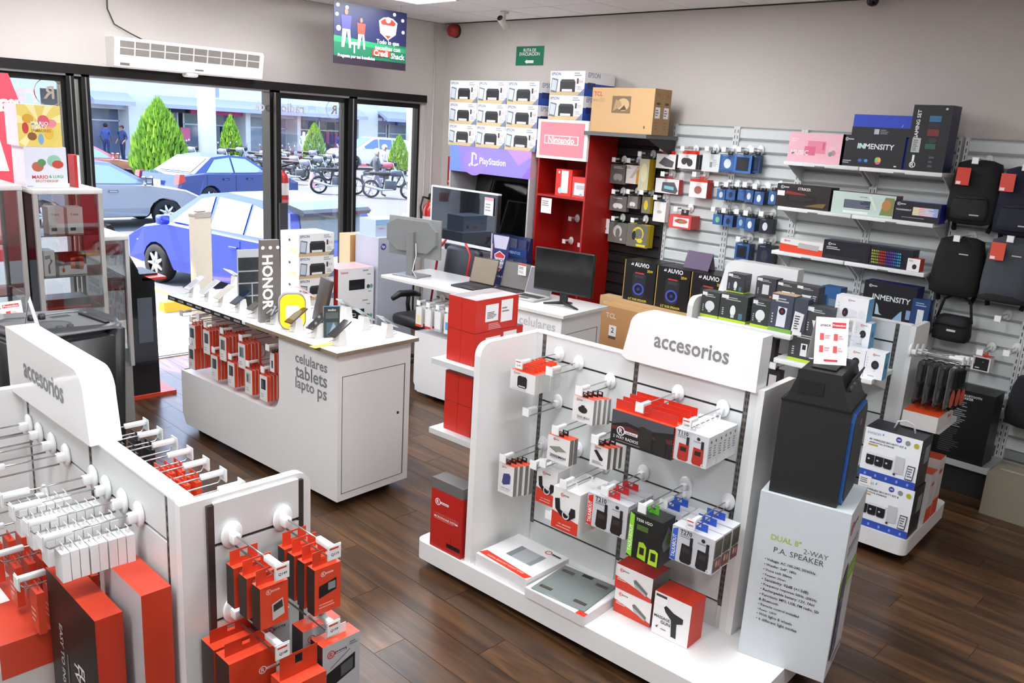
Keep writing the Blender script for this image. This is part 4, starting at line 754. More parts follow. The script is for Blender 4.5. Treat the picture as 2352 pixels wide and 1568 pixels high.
for k, q in enumerate([(1648, 433, 1664, 460), (1669, 434, 1687, 460), (1696, 434, 1711, 461), (1712, 435, 1728, 465), (1734, 439, 1752, 471), (1767, 438, 1781, 470)]):
    hung(SW2, q[:2], q[2:], .045, 'mouse_box', 'small blue mouse box on second row showing ' + ['pale round', 'navy', 'mid blue', 'white slim', 'white oval', 'pale end'][k] + ' mouse', '#3d68a4', mouse_pr(cols[k]), n=2, sides='#22355c', grp='second row mouse boxes, ' + ['pale round', 'navy', 'mid blue', 'white slim', 'white oval', 'pale end'][k])
cols = ['#7fd08a', '#2a2f4a', '#9fc3d2', '#eef0f1', '#e3e5e6']
for k, q in enumerate([(1639, 490, 1657, 517), (1663, 493, 1681, 522), (1694, 496, 1709, 525), (1713, 499, 1731, 532), (1746, 501, 1768, 538)]):
    hung(SW2, q[:2], q[2:], .045, 'mouse_box', 'small mouse box on third row showing ' + ['green', 'dark navy', 'sky blue', 'white', 'silver on black'][k] + ' mouse', '#3d68a4' if k < 4 else '#2c2d32', mouse_pr(cols[k], k == 4), n=2, sides='#22355c' if k < 4 else '#26262a', grp='third row mouse boxes, ' + ['green', 'dark navy', 'sky blue', 'white', 'silver on black'][k])
hung(SW2, (1690, 557), (1717, 599), .10, 'mouse_box', 'blue box with glossy black mouse on fourth row', '#355f9c', mouse_pr('#1a1a1c', True), sides='#1f3560')
hung(SW2, (1741, 561), (1770, 612), .10, 'mouse_box', 'black box with glossy dark mouse on fourth row', '#1f222b', mouse_pr('#3a3d44', True), sides='#2a2a30')
hung(SW5, (2236, 815), (2270, 856), .09, 'camera_battery_box', 'black and white small box with red top below bags', '#e4e2df', [('r', 'F', .1, .06, .92, .9, '#1b1b1d'), ('e', 'F', .6, .65, .05, .04, '#777'), ('r', 'F', .2, .18, .45, .25, '#ccc')], sides='#d9d6d2', top=ORG, tab=(.05, .03), tabcol=ORG, d=.25)
# ================================================================ far corner: game stands, printers, televisions
def wloc(u, d, z): return WB.w(u, d, z)
pst = thing('game_display_stand', 'purple topped game console stand with grey tilted screen', 'display stand', wloc(-6.58, .05, 0), WB.rz); gy = mat('#a6a4a6', 0.5)
m = MB(); m.box(-.62, .62, -.5, 0, 1.90, 2.175, mat('#d9aeb4', 0.5)); hd = m.obj('header_box', pst)
def psart(w, t, h):
    return [('r', 'F', 0, 0, 1, 1, '#8f7fd8'), ('p', 'F', [(0, 0), (.16, 0), (.10, 1), (0, 1)], '#6f8fe0'), ('e', 'F', .32, .4, .14, .5, '#9a7fdc'), ('p', 'F', [(.72, 1), (.86, .45), (1, .8), (1, 1)], '#b58ad8'), ('p', 'F', [(.9, 0), (1, 0), (1, .5)], '#8a66cf'), ('p', 'F', [(.285, .30), (.305, .27), (.305, .72), (.335, .68), (.335, .52), (.35, .52), (.35, .70), (.32, .78), (.285, .78)], '#f2effa'), ('p', 'F', [(.25, .30), (.28, .38), (.28, .34), (.27, .30), (.28, .26), (.26, .24)], '#f2effa'), ('p', 'F', [(.31, .30), (.37, .38), (.38, .34), (.33, .26)], '#f2effa'), ('t', 'F', .55, .46, .32, 'PlayStation', '#f4f1fb', True)]
a, l = draw(psart(1.24, .5, .275), 1.24, .5, .275); 
for q, nm in ((a, 'printed_artwork'), (l, 'lettering')): q.obj(nm, hd, (0, -.5, 1.90))
m = MB(); m.box(-.62, .62, -.06, 0, 0, 1.90, gy); m.obj('back_panel', pst); m = MB(); m.box(-.62, .62, -.5, -.06, 0, .78, gy); m.obj('base_cabinet', pst)
for s in (-1, 1):
    m = MB(); m.box(s*.62-.02 if s > 0 else -.62, s*.62 if s > 0 else -.60, -.5, -.06, .78, 1.90, mat('#b9b7ba', 0.5)); m.obj('side_panel', pst)
tvm = Matrix.Translation((0.02, -.30, 1.02)) @ Matrix.Rotation(math.radians(-9), 4, 'X')
m = MB(); m.box(-.53, .53, 0, .03, 0, .86, mat('#0b0b0c', 0.15), tvm); sc = m.obj('console_screen', pst); m = MB(); m.box(-.515, .515, -.003, 0, .02, .845, mat('#050505', 0.03, spec=0.9), tvm); m.obj('glossy_glass', sc)
rk = thing('catalogue_rack', 'navy catalogue rack with lit game cases beside red cabinet', 'rack', wloc(-6.03, .60, .0), WB.rz)
m = MB(); m.prism([(0, 0), (0, 1.32), (-.04, 1.32), (-.22, .3), (-.24, 0)], -.22, .22, mat('#1e2b52', 0.4), axis='x'); m.obj('body', rk)
for z, txt in ((1.16, 'LANZAMIENTOS'), (.94, 'CATÁLOGO')):
    q = MB(); yy = -.04-(1.32-z)*.176-.012; q.box(-.215, .215, yy-.006, yy, z-.045, z+.045, mat('#213a76', 0.35)); pn = q.obj('title_strip', rk); l = MB(); vs, fs, dim = glyphs(txt, True); s = .30/dim[0]; l.add([(vx*s-.02, yy-.0075, z+vy*s) for vx, vy in vs], fs, pm('#9fb6e0')); l.obj('lettering', pn)
for z in (1.25, 1.04, .80):
    for k in range(3):
        q = MB(); yy = -.04-(1.32-z)*.176-.012; q.box(-.19+.135*k, -.19+.135*k+.115, yy-.012, yy, z-.06, z+.05, mat(['#2c3550', '#5a5f78', '#3a4266'][k], 0.25, var=0.5, scale=40)); q.obj('game_case', rk)
nin = thing('red_display_cabinet', 'tall red open game cabinet with pink sign on top', 'cabinet', wloc(-5.585, .06, 0), WB.rz); rd = mat('#a3150f', 0.4); 
for s in (-1, 1):
    m = MB(); m.box(.325*s-(.02 if s > 0 else 0), .325*s+(0 if s > 0 else .02), -.44, 0, 0, 2.49, rd); m.obj('side_panel', nin)
m = MB(); m.box(-.305, .305, -.02, 0, 0, 2.49, mat('#8f120d', 0.45)); m.obj('back_panel', nin); m = MB(); m.box(-.305, .305, -.44, -.02, 2.47, 2.49, rd); m.obj('top_panel', nin)
m = MB(); m.box(-.325, .325, -.475, -.445, 2.125, 2.50, mat('#efe7e6', 0.4)); sg = m.obj('header_sign', nin)
a, l = draw([('r', 'F', .06, .07, .94, .93, '#e38590'), ('r', 'F', .15, .38, .83, .60, '#f6ecec'), ('r', 'F', .165, .40, .815, .58, '#e38590'), ('t', 'F', .49, .49, .52, 'Nintendo', '#f8f0f0', True)], .65, .03, .375); a.obj('printed_artwork', sg, (0, -.475, 2.125)); l.obj('lettering', sg, (0, -.475, 2.125))
for z in (1.77, 1.10, .55):
    m = MB(); m.box(-.305, .305, -.44, -.02, z-.02, z, rd); m.obj('shelf_board', nin)
m = MB(); m.box(-.005, .005, -.03, -.02, .6, 1.75, mat('#b9b3b0', 0.4, 0.5)); m.obj('rail', nin)
for x, z, L in ((-.1, 1.52, .12), (.14, 1.50, .12), (-.16, 1.28, .12), (.05, 1.27, .12)): hook(nin, x, z, L, -.02)
u = -5.585
carton('console_box', 'taller red console box with white console on cabinet shelf', 'box', wloc(u+.0, .46, 1.771), WB.rz, .21, .16, .26, '#d92a23', [('r', 'F', .35, .12, .78, .95, '#f0ece9'), ('e', 'F', .3, .2, .12, .12, '#9fd0d8'), ('e', 'F', .2, .88, .06, .05, '#f4dcda')])
carton('console_box', 'shorter red and white console box on cabinet shelf', 'box', wloc(u+.20, .46, 1.771), WB.rz, .17, .15, .20, '#df3a35', [('r', 'F', .15, .12, .98, .72, '#e9e6e4'), ('r', 'F', .3, .4, .9, .62, '#b9b9bb'), ('e', 'F', .7, .15, .12, .06, '#6fb6c4')])
for x, z, lb in ((.10, 1.24, 'clear black accessory blister hanging in the red cabinet'), (.24, 1.22, 'smaller dark accessory blister at the red cabinet edge')):
    carton('accessory_pack', lb, 'pack', wloc(u+x, .20, z), WB.rz, .11, .03, .20, '#4a2a28', [('e', 'F', .5, .55, .3, .3, '#26201f'), ('l', 'F', .2, .1, .8, .3, 3, '#7a6a68')], tab=(.04, .03), tabcol='#4a2a28')
m = carton('price_card', 'white price card hanging under red cabinet shelf', 'card', wloc(u-.17, .505, 1.585), WB.rz, .14, .002, .15, '#e9e6e2', [('l', 'F', .1, .45, .9, .85, 3, '#8a8683')])
# printers
def epson(w, t, h, grey=False):
    return [('t', 'F', .17, .88, .26, 'EPSON', '#3d4a86', True), ('r', 'F', 0, 0, 1, .16, '#cbb287'), ('p', 'F', [(.05, .72), (.24, .66), (.20, .10), (.02, .14)], '#6d7480'), ('p', 'F', [(.06, .66), (.21, .61), (.18, .18), (.04, .22)], '#c3ccd6'), ('r', 'F', .30, .15, .74, .56, '#2c2d30' if not grey else '#5b5d61'), ('p', 'F', [(.30, .56), (.74, .56), (.70, .66), (.34, .66)], '#3d4543' if not grey else '#7b7e80'), ('r', 'F', .36, .16, .66, .26, '#e9e9e6'), ('r', 'F', .78, .48, .83, .70, '#3a3a3d'), ('t', 'F', .90, .58, .09, '5.0', '#b14a4a'), ('l', 'F', .70, .78, .95, .95, 2, '#9aa0a8'), ('l', 'F', .80, .22, .96, .40, 3, '#a9adb4'), ('p', 'F', [(.82, 0), (1, .30), (1, 0)], '#77819a'), ('r', 'R', 0, 0, 1, .52, '#2b4ba2'), ('t', 'R', .3, .86, .4, 'EPSON', '#8a92b0', True), ('r', 'R', .1, .3, .35, .55, '#22306a'), ('r', 'L', .1, .1, .4, .45, '#c9c6e6'), ('r', 'L', .5, .1, .9, .3, '#ead9a4'), ('e', 'L', .5, .66, .06, .06, '#2a2a2c'), ('l', 'L', .1, .5, .8, .6, 1, '#c9c8dc')]
EB = None
for r in range(3):
    for c in range(3):
        lb = 'white printer box on ' + ['lowest', 'middle', 'highest'][r] + ' row above purple banner, ' + ['by the room corner', 'centre of row', 'next to pink sign'][c]
        ww = .438; p = wloc(-7.245+.223+c*.444, .55, 2.176+r*.226)
        if EB is None: EB = carton('printer_box', lb, 'box', p, WB.rz, ww, .45, .225, '#ecebe9', epson(ww, .45, .225), 'printer boxes stacked on the purple stand')
        else: dup(EB, p, label=lb, group='printer boxes stacked on the purple stand')
for r in range(2):
    dup(EB, wloc(-5.58, .52, 2.502+r*.226), label='white printer box on pink signed red cabinet, ' + ['lower of two', 'topmost of two'][r], group='printer boxes stacked on the red cabinet')
# TCL cartons on a black bracket shelf
ts = thing('wall_shelf', 'dark grey bracket shelf holding the brown television cartons', 'shelf', wloc(-4.93, .06, 2.41), WB.rz)
m = MB(); m.box(-.36, .36, -.50, 0, -.035, 0, mat('#5f6264', 0.4)); m.obj('board', ts)
for s in (-1, 1):
    m = MB(); m.prism([(-.01, -.2), (-.01, -.036), (-.45, -.036)], s*.34-.006, s*.34+.006, mat('#17181a', 0.5), axis='x'); m.obj('bracket', ts)
CB = '#c8a271'
def tcl(w, t, h): return [('t', 'F', .10, .86, .14, 'TCL', '#b5462f', True), ('t', 'F', .12, .72, .20, 'Mini LED', '#a98a5c', True), ('r', 'F', .34, .44, .64, .82, '#7a6346'), ('e', 'F', .52, .63, .10, .14, '#c4a57c'), ('p', 'F', [(.36, .48), (.5, .6), (.48, .7), (.4, .74)], '#a88b63'), ('p', 'F', [(.46, .5), (.58, .52), (.54, .62)], '#4d3d2b'), ('r', 'F', .87, .12, .89, .18, '#6d5436'), ('t', 'R', .5, .86, .5, 'TCL', '#a4432e', True), ('r', 'R', .2, .36, .8, .60, '#ecebe6'), ('l', 'R', .25, .4, .7, .56, 3, '#7d7a74'), ('e', 'R', .5, .68, .25, .03, '#4a3722'), ('l', 'R', .3, .1, .7, .3, 3, '#8a6b44')]
tc1 = carton('television_carton', 'brown mini television carton on bracket shelf, front of the pair', 'box', wloc(-4.90, .52, 2.411), WB.rz, .71, .125, .395, CB, tcl(.71, .125, .395), sides='#9c7a4c')
dup(tc1, wloc(-4.90, .39, 2.411), label='brown mini television carton on bracket shelf, behind the other')
# lower cartons and party speakers along the wall
carton('television_carton', 'long pale brown television carton lying behind the party speaker boxes', 'box', wloc(-4.25, .56, 0), WB.rz, 1.35, .14, .90, '#c9a574', [('t', 'F', .06, .93, .05, 'TCL', '#e6d6bd', True)], top='#cfae80')
carton('television_carton', 'large brown television carton with number two label on floor', 'box', wloc(-4.22, .78, 0), WB.rz, 1.05, .20, .87, '#bd8d5c', [('t', 'F', .13, .90, .11, 'TCL', '#e3d2bd', True), ('r', 'F', .12, .68, .20, .80, '#f0ece6'), ('t', 'F', .16, .75, .03, '2', '#222226', True), ('r', 'F', .12, .655, .20, .685, '#5a5046')], top='#c79b68')
AU = None
def auv(w, t, h): return [('r', 'F', 0, 0, .025, 1, '#b6954a'), ('t', 'F', .55, .92, .46, 'AUVIO', '#f0f0ee', True), ('p', 'F', [(.20, .89), (.24, .96), (.24, .89), (.28, .96), (.28, .89)], '#f0f0ee'), ('t', 'F', .82, .80, .18, '25W', '#d9c23a', True), ('p', 'F', [(.28, .66), (.34, .74), (.66, .74), (.72, .66), (.70, .2), (.62, .1), (.38, .1), (.30, .2)], '#26262b'), ('r', 'F', .36, .70, .64, .73, '#c23a30'), ('r', 'F', .36, .60, .64, .66, '#3a3a40'), ('e', 'F', .5, .32, .18, .15, '#3f52b8'), ('e', 'F', .5, .32, .13, .11, '#15151a'), ('e', 'F', .5, .32, .05, .04, '#2c3a7c'), ('t', 'F', .5, .055, .6, '6.5" RGB SPEAKER', '#d9c23a', True), ('l', 'F', .2, .015, .8, .03, 1, '#777')]
for k, (ua, top, lb) in enumerate(((-4.70, 1.30, 'nearest the red cabinet'), (-4.335, 1.29, 'second from the red cabinet'), (-3.97, 1.285, 'third from the red cabinet'), (-3.605, 1.28, 'fourth, behind smart bulb boxes'))):
    p = wloc(ua+.18, .52, .902); L_ = 'black party speaker box on brown carton, ' + lb
    if AU is None: AU = carton('speaker_box', L_, 'box', p, WB.rz, .352, .30, .375, '#0f0f12', auv(.352, .3, .375), 'party speaker boxes on the brown cartons', sides='#0c0c0e')
    else: dup(AU, p, label=L_)
tcx = thing('tent_card', 'small purple football promotion tent card on speaker boxes', 'card', wloc(-4.02, .33, 1.278), WB.rz)
m = MB(); m.prism([(-.06, 0), (-.0, .15), (.004, .15), (-.056, 0)], -.13, .13, pm('#55405f'), axis='x'); m.prism([(.06, 0), (.0, .15), (-.004, .15), (.056, 0)], -.13, .13, pm('#8d8a8f'), axis='x'); m.obj('card', tcx)
# glossy television on a cabinet
tvc = thing('television_cabinet', 'grey television cabinet behind the laptop counter', 'cabinet', wloc(-6.60, .95, 0), WB.rz); m = MB(); m.box(-.5, .26, -.0, .32, 0, 1.099, mat('#b7b6b5', 0.5)); m.obj('body', tvc)
tv = thing('television', 'large white framed television with mirror-like glossy screen', 'television', wloc(-6.60, .86, 1.10), WB.rz)
wf = mat('#e9e9e7', 0.35); m = MB(); m.box(-.52, .52, -.01, .04, .06, .09, wf); m.box(-.52, .52, -.01, .04, .63, .645, wf); m.box(-.52, -.50, -.01, .04, .09, .63, wf); m.box(.50, .52, -.01, .04, .09, .63, mat('#202123', 0.4)); m.obj('bezel', tv)
m = MB(); m.box(-.50, .50, -.004, .035, .09, .63, mat('#53585d', 0.04, 0.85, var=0.02)); m.obj('screen', tv); m = MB(); m.box(-.18, .18, -.08, .10, 0, .06, mat('#1d1e20', 0.4)); m.obj('foot', tv)
carton('price_card', 'white and red price card stuck on glossy television', 'card', wloc(-6.20, .876, 1.52), WB.rz, .13, .001, .18, '#ecebea', [('r', 'F', 0, .82, 1, 1, '#e7a3a8'), ('l', 'F', .1, .2, .9, .7, 3, '#9a9a9a')])
# ---------------------------------------------------------------- boxes by the window
FY = Frame(0, 7.0, -90)
_b = None
for k in range(6):
    lb = 'white printer box in tall stack by shop window, ' + ['on the floor', 'second from the floor', 'third from the floor', 'third from top', 'second from top', 'topmost'][k]
    p = (4.46, 7.0, k*.217)
    if _b is None: _b = carton('printer_box', lb, 'box', p, 0, .392, .33, .2165, '#ecebe9', epson(.392, .33, .2165), 'printer boxes stacked by the shop window')
    else: dup(_b, p, label=lb)
def canon(w, t, h): return [('r', 'L', 0, 0, 1, 1, '#d9342a'), ('t', 'F', .17, .88, .20, 'Canon', '#c4302b', True), ('r', 'F', .30, .28, .74, .62, '#1c1d20'), ('r', 'F', .33, .32, .62, .44, '#2b2d31'), ('e', 'F', .84, .36, .045, .07, '#4c5055'), ('e', 'F', .93, .36, .045, .07, '#6fa3a6'), ('l', 'F', .68, .86, .92, .95, 1, '#9aa0a8'), ('l', 'F', .84, .16, .96, .22, 1, '#8a8d92'), ('l', 'F', .8, .74, .95, .80, 1, '#8a8d92')]
_b = None
for k in range(3):
    lb = 'white and red printer box stacked beside window, ' + ['lowest', 'middle', 'topmost'][k]; p = (4.925, 7.0, k*.31)
    if _b is None: _b = carton('printer_box', lb, 'box', p, 0, .435, .34, .3095, '#ecebea', canon(.435, .34, .3095), 'red edged printer boxes by the window', sides='#d9d6d6', top='#e9a7a6')
    else: dup(_b, p, label=lb)
carton('picture_carton', 'tall carton printed with gold leafy portrait behind printer boxes', 'box', (5.29, 7.42, 0), 0, .31, .2, 1.20, '#d9c49a', [('r', 'F', 0, .72, .28, 1, '#b98d5a'), ('r', 'F', .30, .72, 1, 1, '#c9a35e'), ('e', 'F', .65, .86, .22, .09, '#a3763f'), ('e', 'F', .8, .9, .1, .05, '#d58a8a'), ('p', 'F', [(.4, .72), (.6, .72), (.9, .83), (.8, .85)], '#e6d9b4'), ('l', 'F', .02, .72, .98, .76, 2, '#8b7a58')])
carton('computer_carton', 'tall pale grey computer carton with round blue logo', 'box', (5.40, 6.97, 0), 0, .46, .40, 1.225, '#b5b9c4', [('e', 'F', .14, .925, .075, .028, '#3a4a8c'), ('t', 'F', .14, .925, .09, 'hp', '#eef0f6', True)])
carton('computer_carton', 'smaller pale blue computer carton on top of grey one', 'box', (5.37, 7.05, 1.225), 0, .36, .28, .175, '#b3c3d8', [('r', 'F', 0, .72, 1, 1, '#8fb6dc'), ('e', 'F', .52, .24, .10, .1, '#d99a78'), ('r', 'F', .1, .45, .3, .52, '#b08ac0'), ('e', 'F', .82, .3, .05, .1, '#3a4a8c')])
# ================================================================ sales counters
def counter(fr, name, label, L, D, uleft_top, niche, rz_end, words, zbase, ztop, brown=True, zn=.48):
    """fr origin = near front corner; runs to negative u"""
    root = thing(name, label, 'counter', fr.w(0, 0, 0), fr.rz); la = lam(); nL, nR = niche; z1 = ztop-.028
    # top
    m = MB(); m.box(uleft_top, .035, -.035, D+.035, ztop-.028, ztop, mat('#ecebe8', 0.12, var=0.01, coat=0.3), bev=0.004); tp = m.obj('worktop', root)
    m = MB(); ed = mat('#8a7a62' if brown else '#dcd9d2', 0.5); e0 = -.95 if brown else uleft_top
    m.box(e0, .036, -.0365, -.035, ztop-.027, ztop-.003, ed); m.obj('front_edge_band', tp); m = MB(); m.box(.035, .0365, -.035, D+.035, ztop-.027, ztop-.003, ed); m.obj('end_edge_band', tp)
    # front panel with the cut-out niche
    R = .13; arc = [(nR-R+R*math.cos(-math.pi/2+math.pi/2*i/8), zn+R+R*math.sin(-math.pi/2+math.pi/2*i/8)) for i in range(9)]
    bl = [(-L, zbase+.08), (-L+.05, zbase)] if nL <= -L+.01 else [(-L, zbase)]
    pts = bl + [(0, zbase), (0, z1), (nR, z1)] + arc[::-1] + ([(-L, zn)] if nL <= -L+.01 else [(nL, zn), (nL, z1), (-L, z1)])
    m = MB(); m.prism(pts, 0, .018, la); fp = m.obj('front_panel', root)
    m = MB(); m.box(nL if nL > -L else -L, nR+.0, .018, .26, zn-.02, zn, la); m.obj('niche_floor', root)
    m = MB(); m.box(-L, nR+.02, .26, .278, zn, z1, mat('#d8d2d0', 0.4, var=0.02)); bp = m.obj('niche_back', root)
    m = MB(); m.box(nR, nR+.018, .018, .26, zn, z1, la); m.obj('niche_side', root)
    m = MB(); m.box(-L, nR, .2585, .26, ztop-.17, ztop-.158, mat('#2c2a29', 0.6)); m.obj('slat_groove', bp)
    m = MB(); m.box(-L, 0, D-.018, D, zbase, z1, la); m.obj('rear_panel', root); m = MB(); m.box(-L+.02, -.02, .018, D-.018, zbase, zbase+.02, la); m.obj('bottom_board', root)
    m = MB(); m.box(-L, -L+.018, .018, D-.018, zbase+.0, zn, la); m.obj('far_end_panel', root)
    # near end with a door
    m = MB(); m.box(-.018, 0, .018, D-.018, zbase, z1, la); ep = m.obj('end_panel', root)
    dk = mat('#5f5d5b', 0.6); x = .0006
    m = MB(); m.box(0, .0012, .03, D-.05, zbase+.05, z1-.14, lam()); dr = m.obj('door', root)
    for q in ((.03, .034, zbase+.05, z1-.14), (D-.054, D-.046, zbase+.05, z1-.14), (.03, D-.05, zbase+.047, zbase+.051), (.03, D-.05, z1-.144, z1-.14)):
        g = MB(); g.box(.0008, .0022, q[0], q[1], q[2], q[3], dk); g.obj('door_gap', dr)
    g = MB(); g.disc((.0025, D-.10, .55), .010, mat('#1b1b1b', 0.4), 'x', 14); g.obj('lock', dr)
    # plinth feet
    for a in (-L+.15, -.15):
        for b in (.12, D-.12):
            f = MB(); f.box(a-.05, a+.05, b-.05, b+.05, 0, zbase, mat('#1c1b1a', 0.6)); f.obj('foot', root)
    for txt, u, z, w, c in words:
        l = MB(); vs, fs, dim = glyphs(txt, True); s = w/dim[0]; l.add([(u+vx*s, -.0012, z+vy*s) for vx, vy in vs], fs, pm(c)); l.obj('lettering', root)
    return root
C1 = Frame(2.77, 4.11, 183.7)
zt1 = 1.045
c1 = counter(C1, 'phone_counter', 'long white phone counter with brown edged top and letter sign', 1.90, .585, -1.99, (-1.90, -.62), 0, [('celulares', -.27, .912, .33, '#7d7f81'), ('tablets', -.27, .825, .33, '#7d7f81'), ('lapto', -.335, .735, .20, '#7d7f81'), ('ps', -.155, .715, .095, '#7d7f81')], .06, zt1)
hs = MB(); hs.box(-1.985, -.99, -.0385, -.036, zt1-.034, zt1+.0, mat('#1b1b1c', 0.35)); st = hs.obj('brand_strip', c1)
for k in range(8):
    l = MB(); vs, fs, dim = glyphs('HONOR', True); s = .075/dim[0]; l.add([(-1.92+.125*k+vx*s, -.0392, zt1-.017+vy*s) for vx, vy in vs], fs, pm('#e6e6e6')); l.obj('lettering', st)
C2 = Frame(4.77, 4.09, 185.5); zt2 = 1.045
c2 = counter(C2, 'laptop_counter', 'white laptop counter with pale grey letter sign and end door', 1.58, .55, -2.0, (-1.575, -.55), 0, [('celulares', -.235, .93, .36, '#b9b9b9')], .05, zt2, False, .60)
def c_at(fr, x, y, z):
    p = onz(x, y, z); return p
# ---- things on the phone counter
def phone_display(px, py, label, face=-1, col='#2b2c31', back='#c9c5bf', ln=.155, wd=.074, h=.095, tilt=33, grp='phones on white display stands', scr=None):
    p = onz(px, py, zt1); r = thing('display_phone', label, 'phone', (p.x, p.y, zt1), math.radians(3.7) + (0 if face < 0 else math.pi), grp)
    wpl = mat('#e5e3e1', 0.35)
    m = MB(); m.prism([(-.034, 0), (.036, 0), (.020, h), (-.022, h)], -.030, .030, wpl); 
    so_ = m.obj('stand', r)
    M = Matrix.Translation((0, 0, h+.006)) @ Matrix.Rotation(math.radians(-tilt), 4, 'Y')
    m = MB(); m.box(-ln/2, ln/2, -wd/2, wd/2, 0, .008, mat(back, 0.3), M, bev=.003); ph = m.obj('phone', r)
    m = MB(); m.box(-ln/2+.004, ln/2-.004, -wd/2+.003, wd/2-.003, .0082, .0088, mat(scr or col, 0.05, spec=0.8), M); m.obj('screen', ph)
    m = MB(); m.tube([(.0, .0, h-.004), (.0, 0, h+.008)], .009, wpl, 10); m.obj('holder', r)
    m = MB(); m.tube([(-.02, .0, .04), (-.075, .01, .03), (-.085, .0, .012), (-.04, -.02, .004)], .0025, mat('#bdbbb8', 0.4), 6); m.obj('tether_cable', r)
    return r
ph = [(448, 681, 'silver phone on stand at the window end of phone counter', '#9fa2a3', '#c9c8c6'), (483, 691, 'silver phone on stand second from the window end', '#a9aaa6', '#cfcdc8'), (515, 703, 'champagne phone on stand third from the window end', '#b1aca3', '#cbc4ba'), (554, 716, 'dark teal phone on stand beside photo grid panel', '#1b2c40', '#23303c'), (593, 729, 'olive grey phone on stand before the lit brand column', '#4a473f', '#57524a'), (636, 743, 'slate phone on stand before the yellow lit sign', '#3c3c44', '#4b4a52'), (681, 760, 'dark brown phone on stand beside the yellow lit sign', '#2d2321', '#3a2c2a'), (730, 774, 'black phone on stand before the dark tablet box', '#20211f', '#2c2d2b'), (780, 792, 'black phone on stand over the yellow price strip', '#1d1c20', '#2a282c')]
for x, y, lb, c, bk in ph: phone_display(x, y, lb, -1, c, bk)
phone_display(542, 669, 'black tablet on tall stand at rear edge near window', 1, '#1a1b1e', '#d9d9d8', .17, .12, .12)
phone_display(700, 713, 'pink backed phone on pale stand behind yellow sign', 1, '#3a2a2c', '#d9b9b4', .155, .074, .13)
phone_display(795, 733, 'silver phone on stand at rear edge behind dark box', 1, '#b9c4c2', '#9fb0ae')
phone_display(835, 757, 'glassy grey phone on stand at rear edge, middle', 1, '#9fb3b0', '#9aaaa8')
phone_display(888, 774, 'glassy grey phone on stand at rear near corner', 1, '#a3b5b2', '#9aaaa8')
# brand column, photo grid, yellow sign, tablet, dark pack
p = onz(620, 738, zt1); r = thing('brand_column', 'grey metal display column with lit vertical brand letters', 'display', p, math.radians(3.7)-math.pi/2+math.radians(78)); gm_ = mat('#8f8a85', 0.35, 0.5)
m = MB(); m.prism([(-.075, 0), (.075, 0), (.062, .55), (-.062, .55)], -.02, .02, gm_); m.obj('column', r)
lw = mat('#ffffff', 0.4, var=0, emit=2.2)
l = MB(); vs, fs, dim = glyphs('HONOR', True); s = .36/dim[0]; l.add([(vy*s*1.0-.02, -.0215, .27-vx*s) for vx, vy in vs], fs, lw); l.obj('lettering', r)
m = MB()
for k in range(3): m.disc((-.05+.05*k, -.0215, .50), .010, lw)
m.obj('spot_lights', r)
p = onz(580, 712, zt1); r = thing('photo_grid_panel', 'dark photo grid panel standing beside brand column', 'display', p, math.radians(-10)); m = MB(); m.box(-.10, .10, 0, .01, 0, .43, mat('#b9bcbd', 0.4)); m.obj('panel', r)
for (a, b, c, d) in ((-.094, .094, .285, .375), (-.094, .094, .20, .275), (-.094, -.004, .11, .19), (.004, .094, .11, .19), (-.094, -.004, .02, .10), (.004, .094, .02, .10)):
    q = MB(); q.box(a, b, -.002, 0, c, d, mat('#33393d', 0.2, var=0.5, scale=30)); q.obj('photo_tile', r)
p = onz(672, 757, zt1); r = thing('lit_sign', 'rounded yellow lit sign standing on the phone counter', 'sign', p, math.radians(3.7)-math.pi/2+math.radians(62))
def rrect(w, h, R, z0=0, n=6):
    P = []
    for cx, cz, a in ((w/2-R, z0+R, -90), (w/2-R, z0+h-R, 0), (-w/2+R, z0+h-R, 90), (-w/2+R, z0+R, 180)):
        P += [(cx+R*math.cos(math.radians(a+90*i/n)), cz+R*math.sin(math.radians(a+90*i/n))) for i in range(n+1)]
    return P
m = MB(); m.prism(rrect(.17, .24, .06), 0, .05, mat('#8f8c89', 0.4)); m.obj('housing', r); m = MB(); m.prism(rrect(.155, .225, .055, .008), -.004, 0, mat('#f5c21b', 0.4, var=0, emit=1.0)); m.obj('lit_face', r)
m = MB(); m.prism(rrect(.085, .085, .012, .075), -.006, -.004, mat('#fff4c4', 0.4, var=0, emit=1.6)); m.obj('white_mark', r)
p = onz(735, 760, zt1); r = thing('tablet_display', 'large dark tablet tilted up on stand on phone counter', 'tablet', p, math.radians(3.7)-math.radians(18))
M = Matrix.Translation((-.02, 0, .02)) @ Matrix.Rotation(math.radians(12), 4, 'Y'); m = MB(); m.box(-.012, .012, -.10, .10, .04, .33, mat('#413631', 0.4), M, bev=.004); tb_ = m.obj('tablet', r); m = MB(); m.box(.0125, .014, -.092, .092, .05, .32, mat('#d9d6d2', 0.15), M); m.obj('screen', tb_); m = MB(); m.prism([(-.05, 0), (.09, 0), (.02, .10)], -.03, .03, mat('#d9d7d5', 0.4)); m.obj('stand', r)
p = onz(762, 775, zt1); carton('screen_protector_box', 'dark upright screen protector box beside tilted tablet', 'box', (p.x, p.y, zt1), math.radians(-20), .10, .03, .20, '#33403f', [('r', 'F', .1, .62, .9, .82, '#56615f'), ('t', 'F', .5, .90, .5, 'mobo', '#d9dedd', True), ('r', 'F', .15, .1, .85, .5, '#4f6470'), ('p', 'F', [(.3, .12), (.6, .5), (.8, .3)], '#8fa9b5')], sides='#2d5f86')
p = onz(748, 792, zt1); m = MB(); m.box(-.10, .10, -.03, .03, 0, .0015, pm('#d9cd62')); tag(link('price_strip', m.mesh('price_strip'), None, (p.x, p.y, zt1), math.radians(3.7)), 'yellow price strip lying on the phone counter top', 'label')
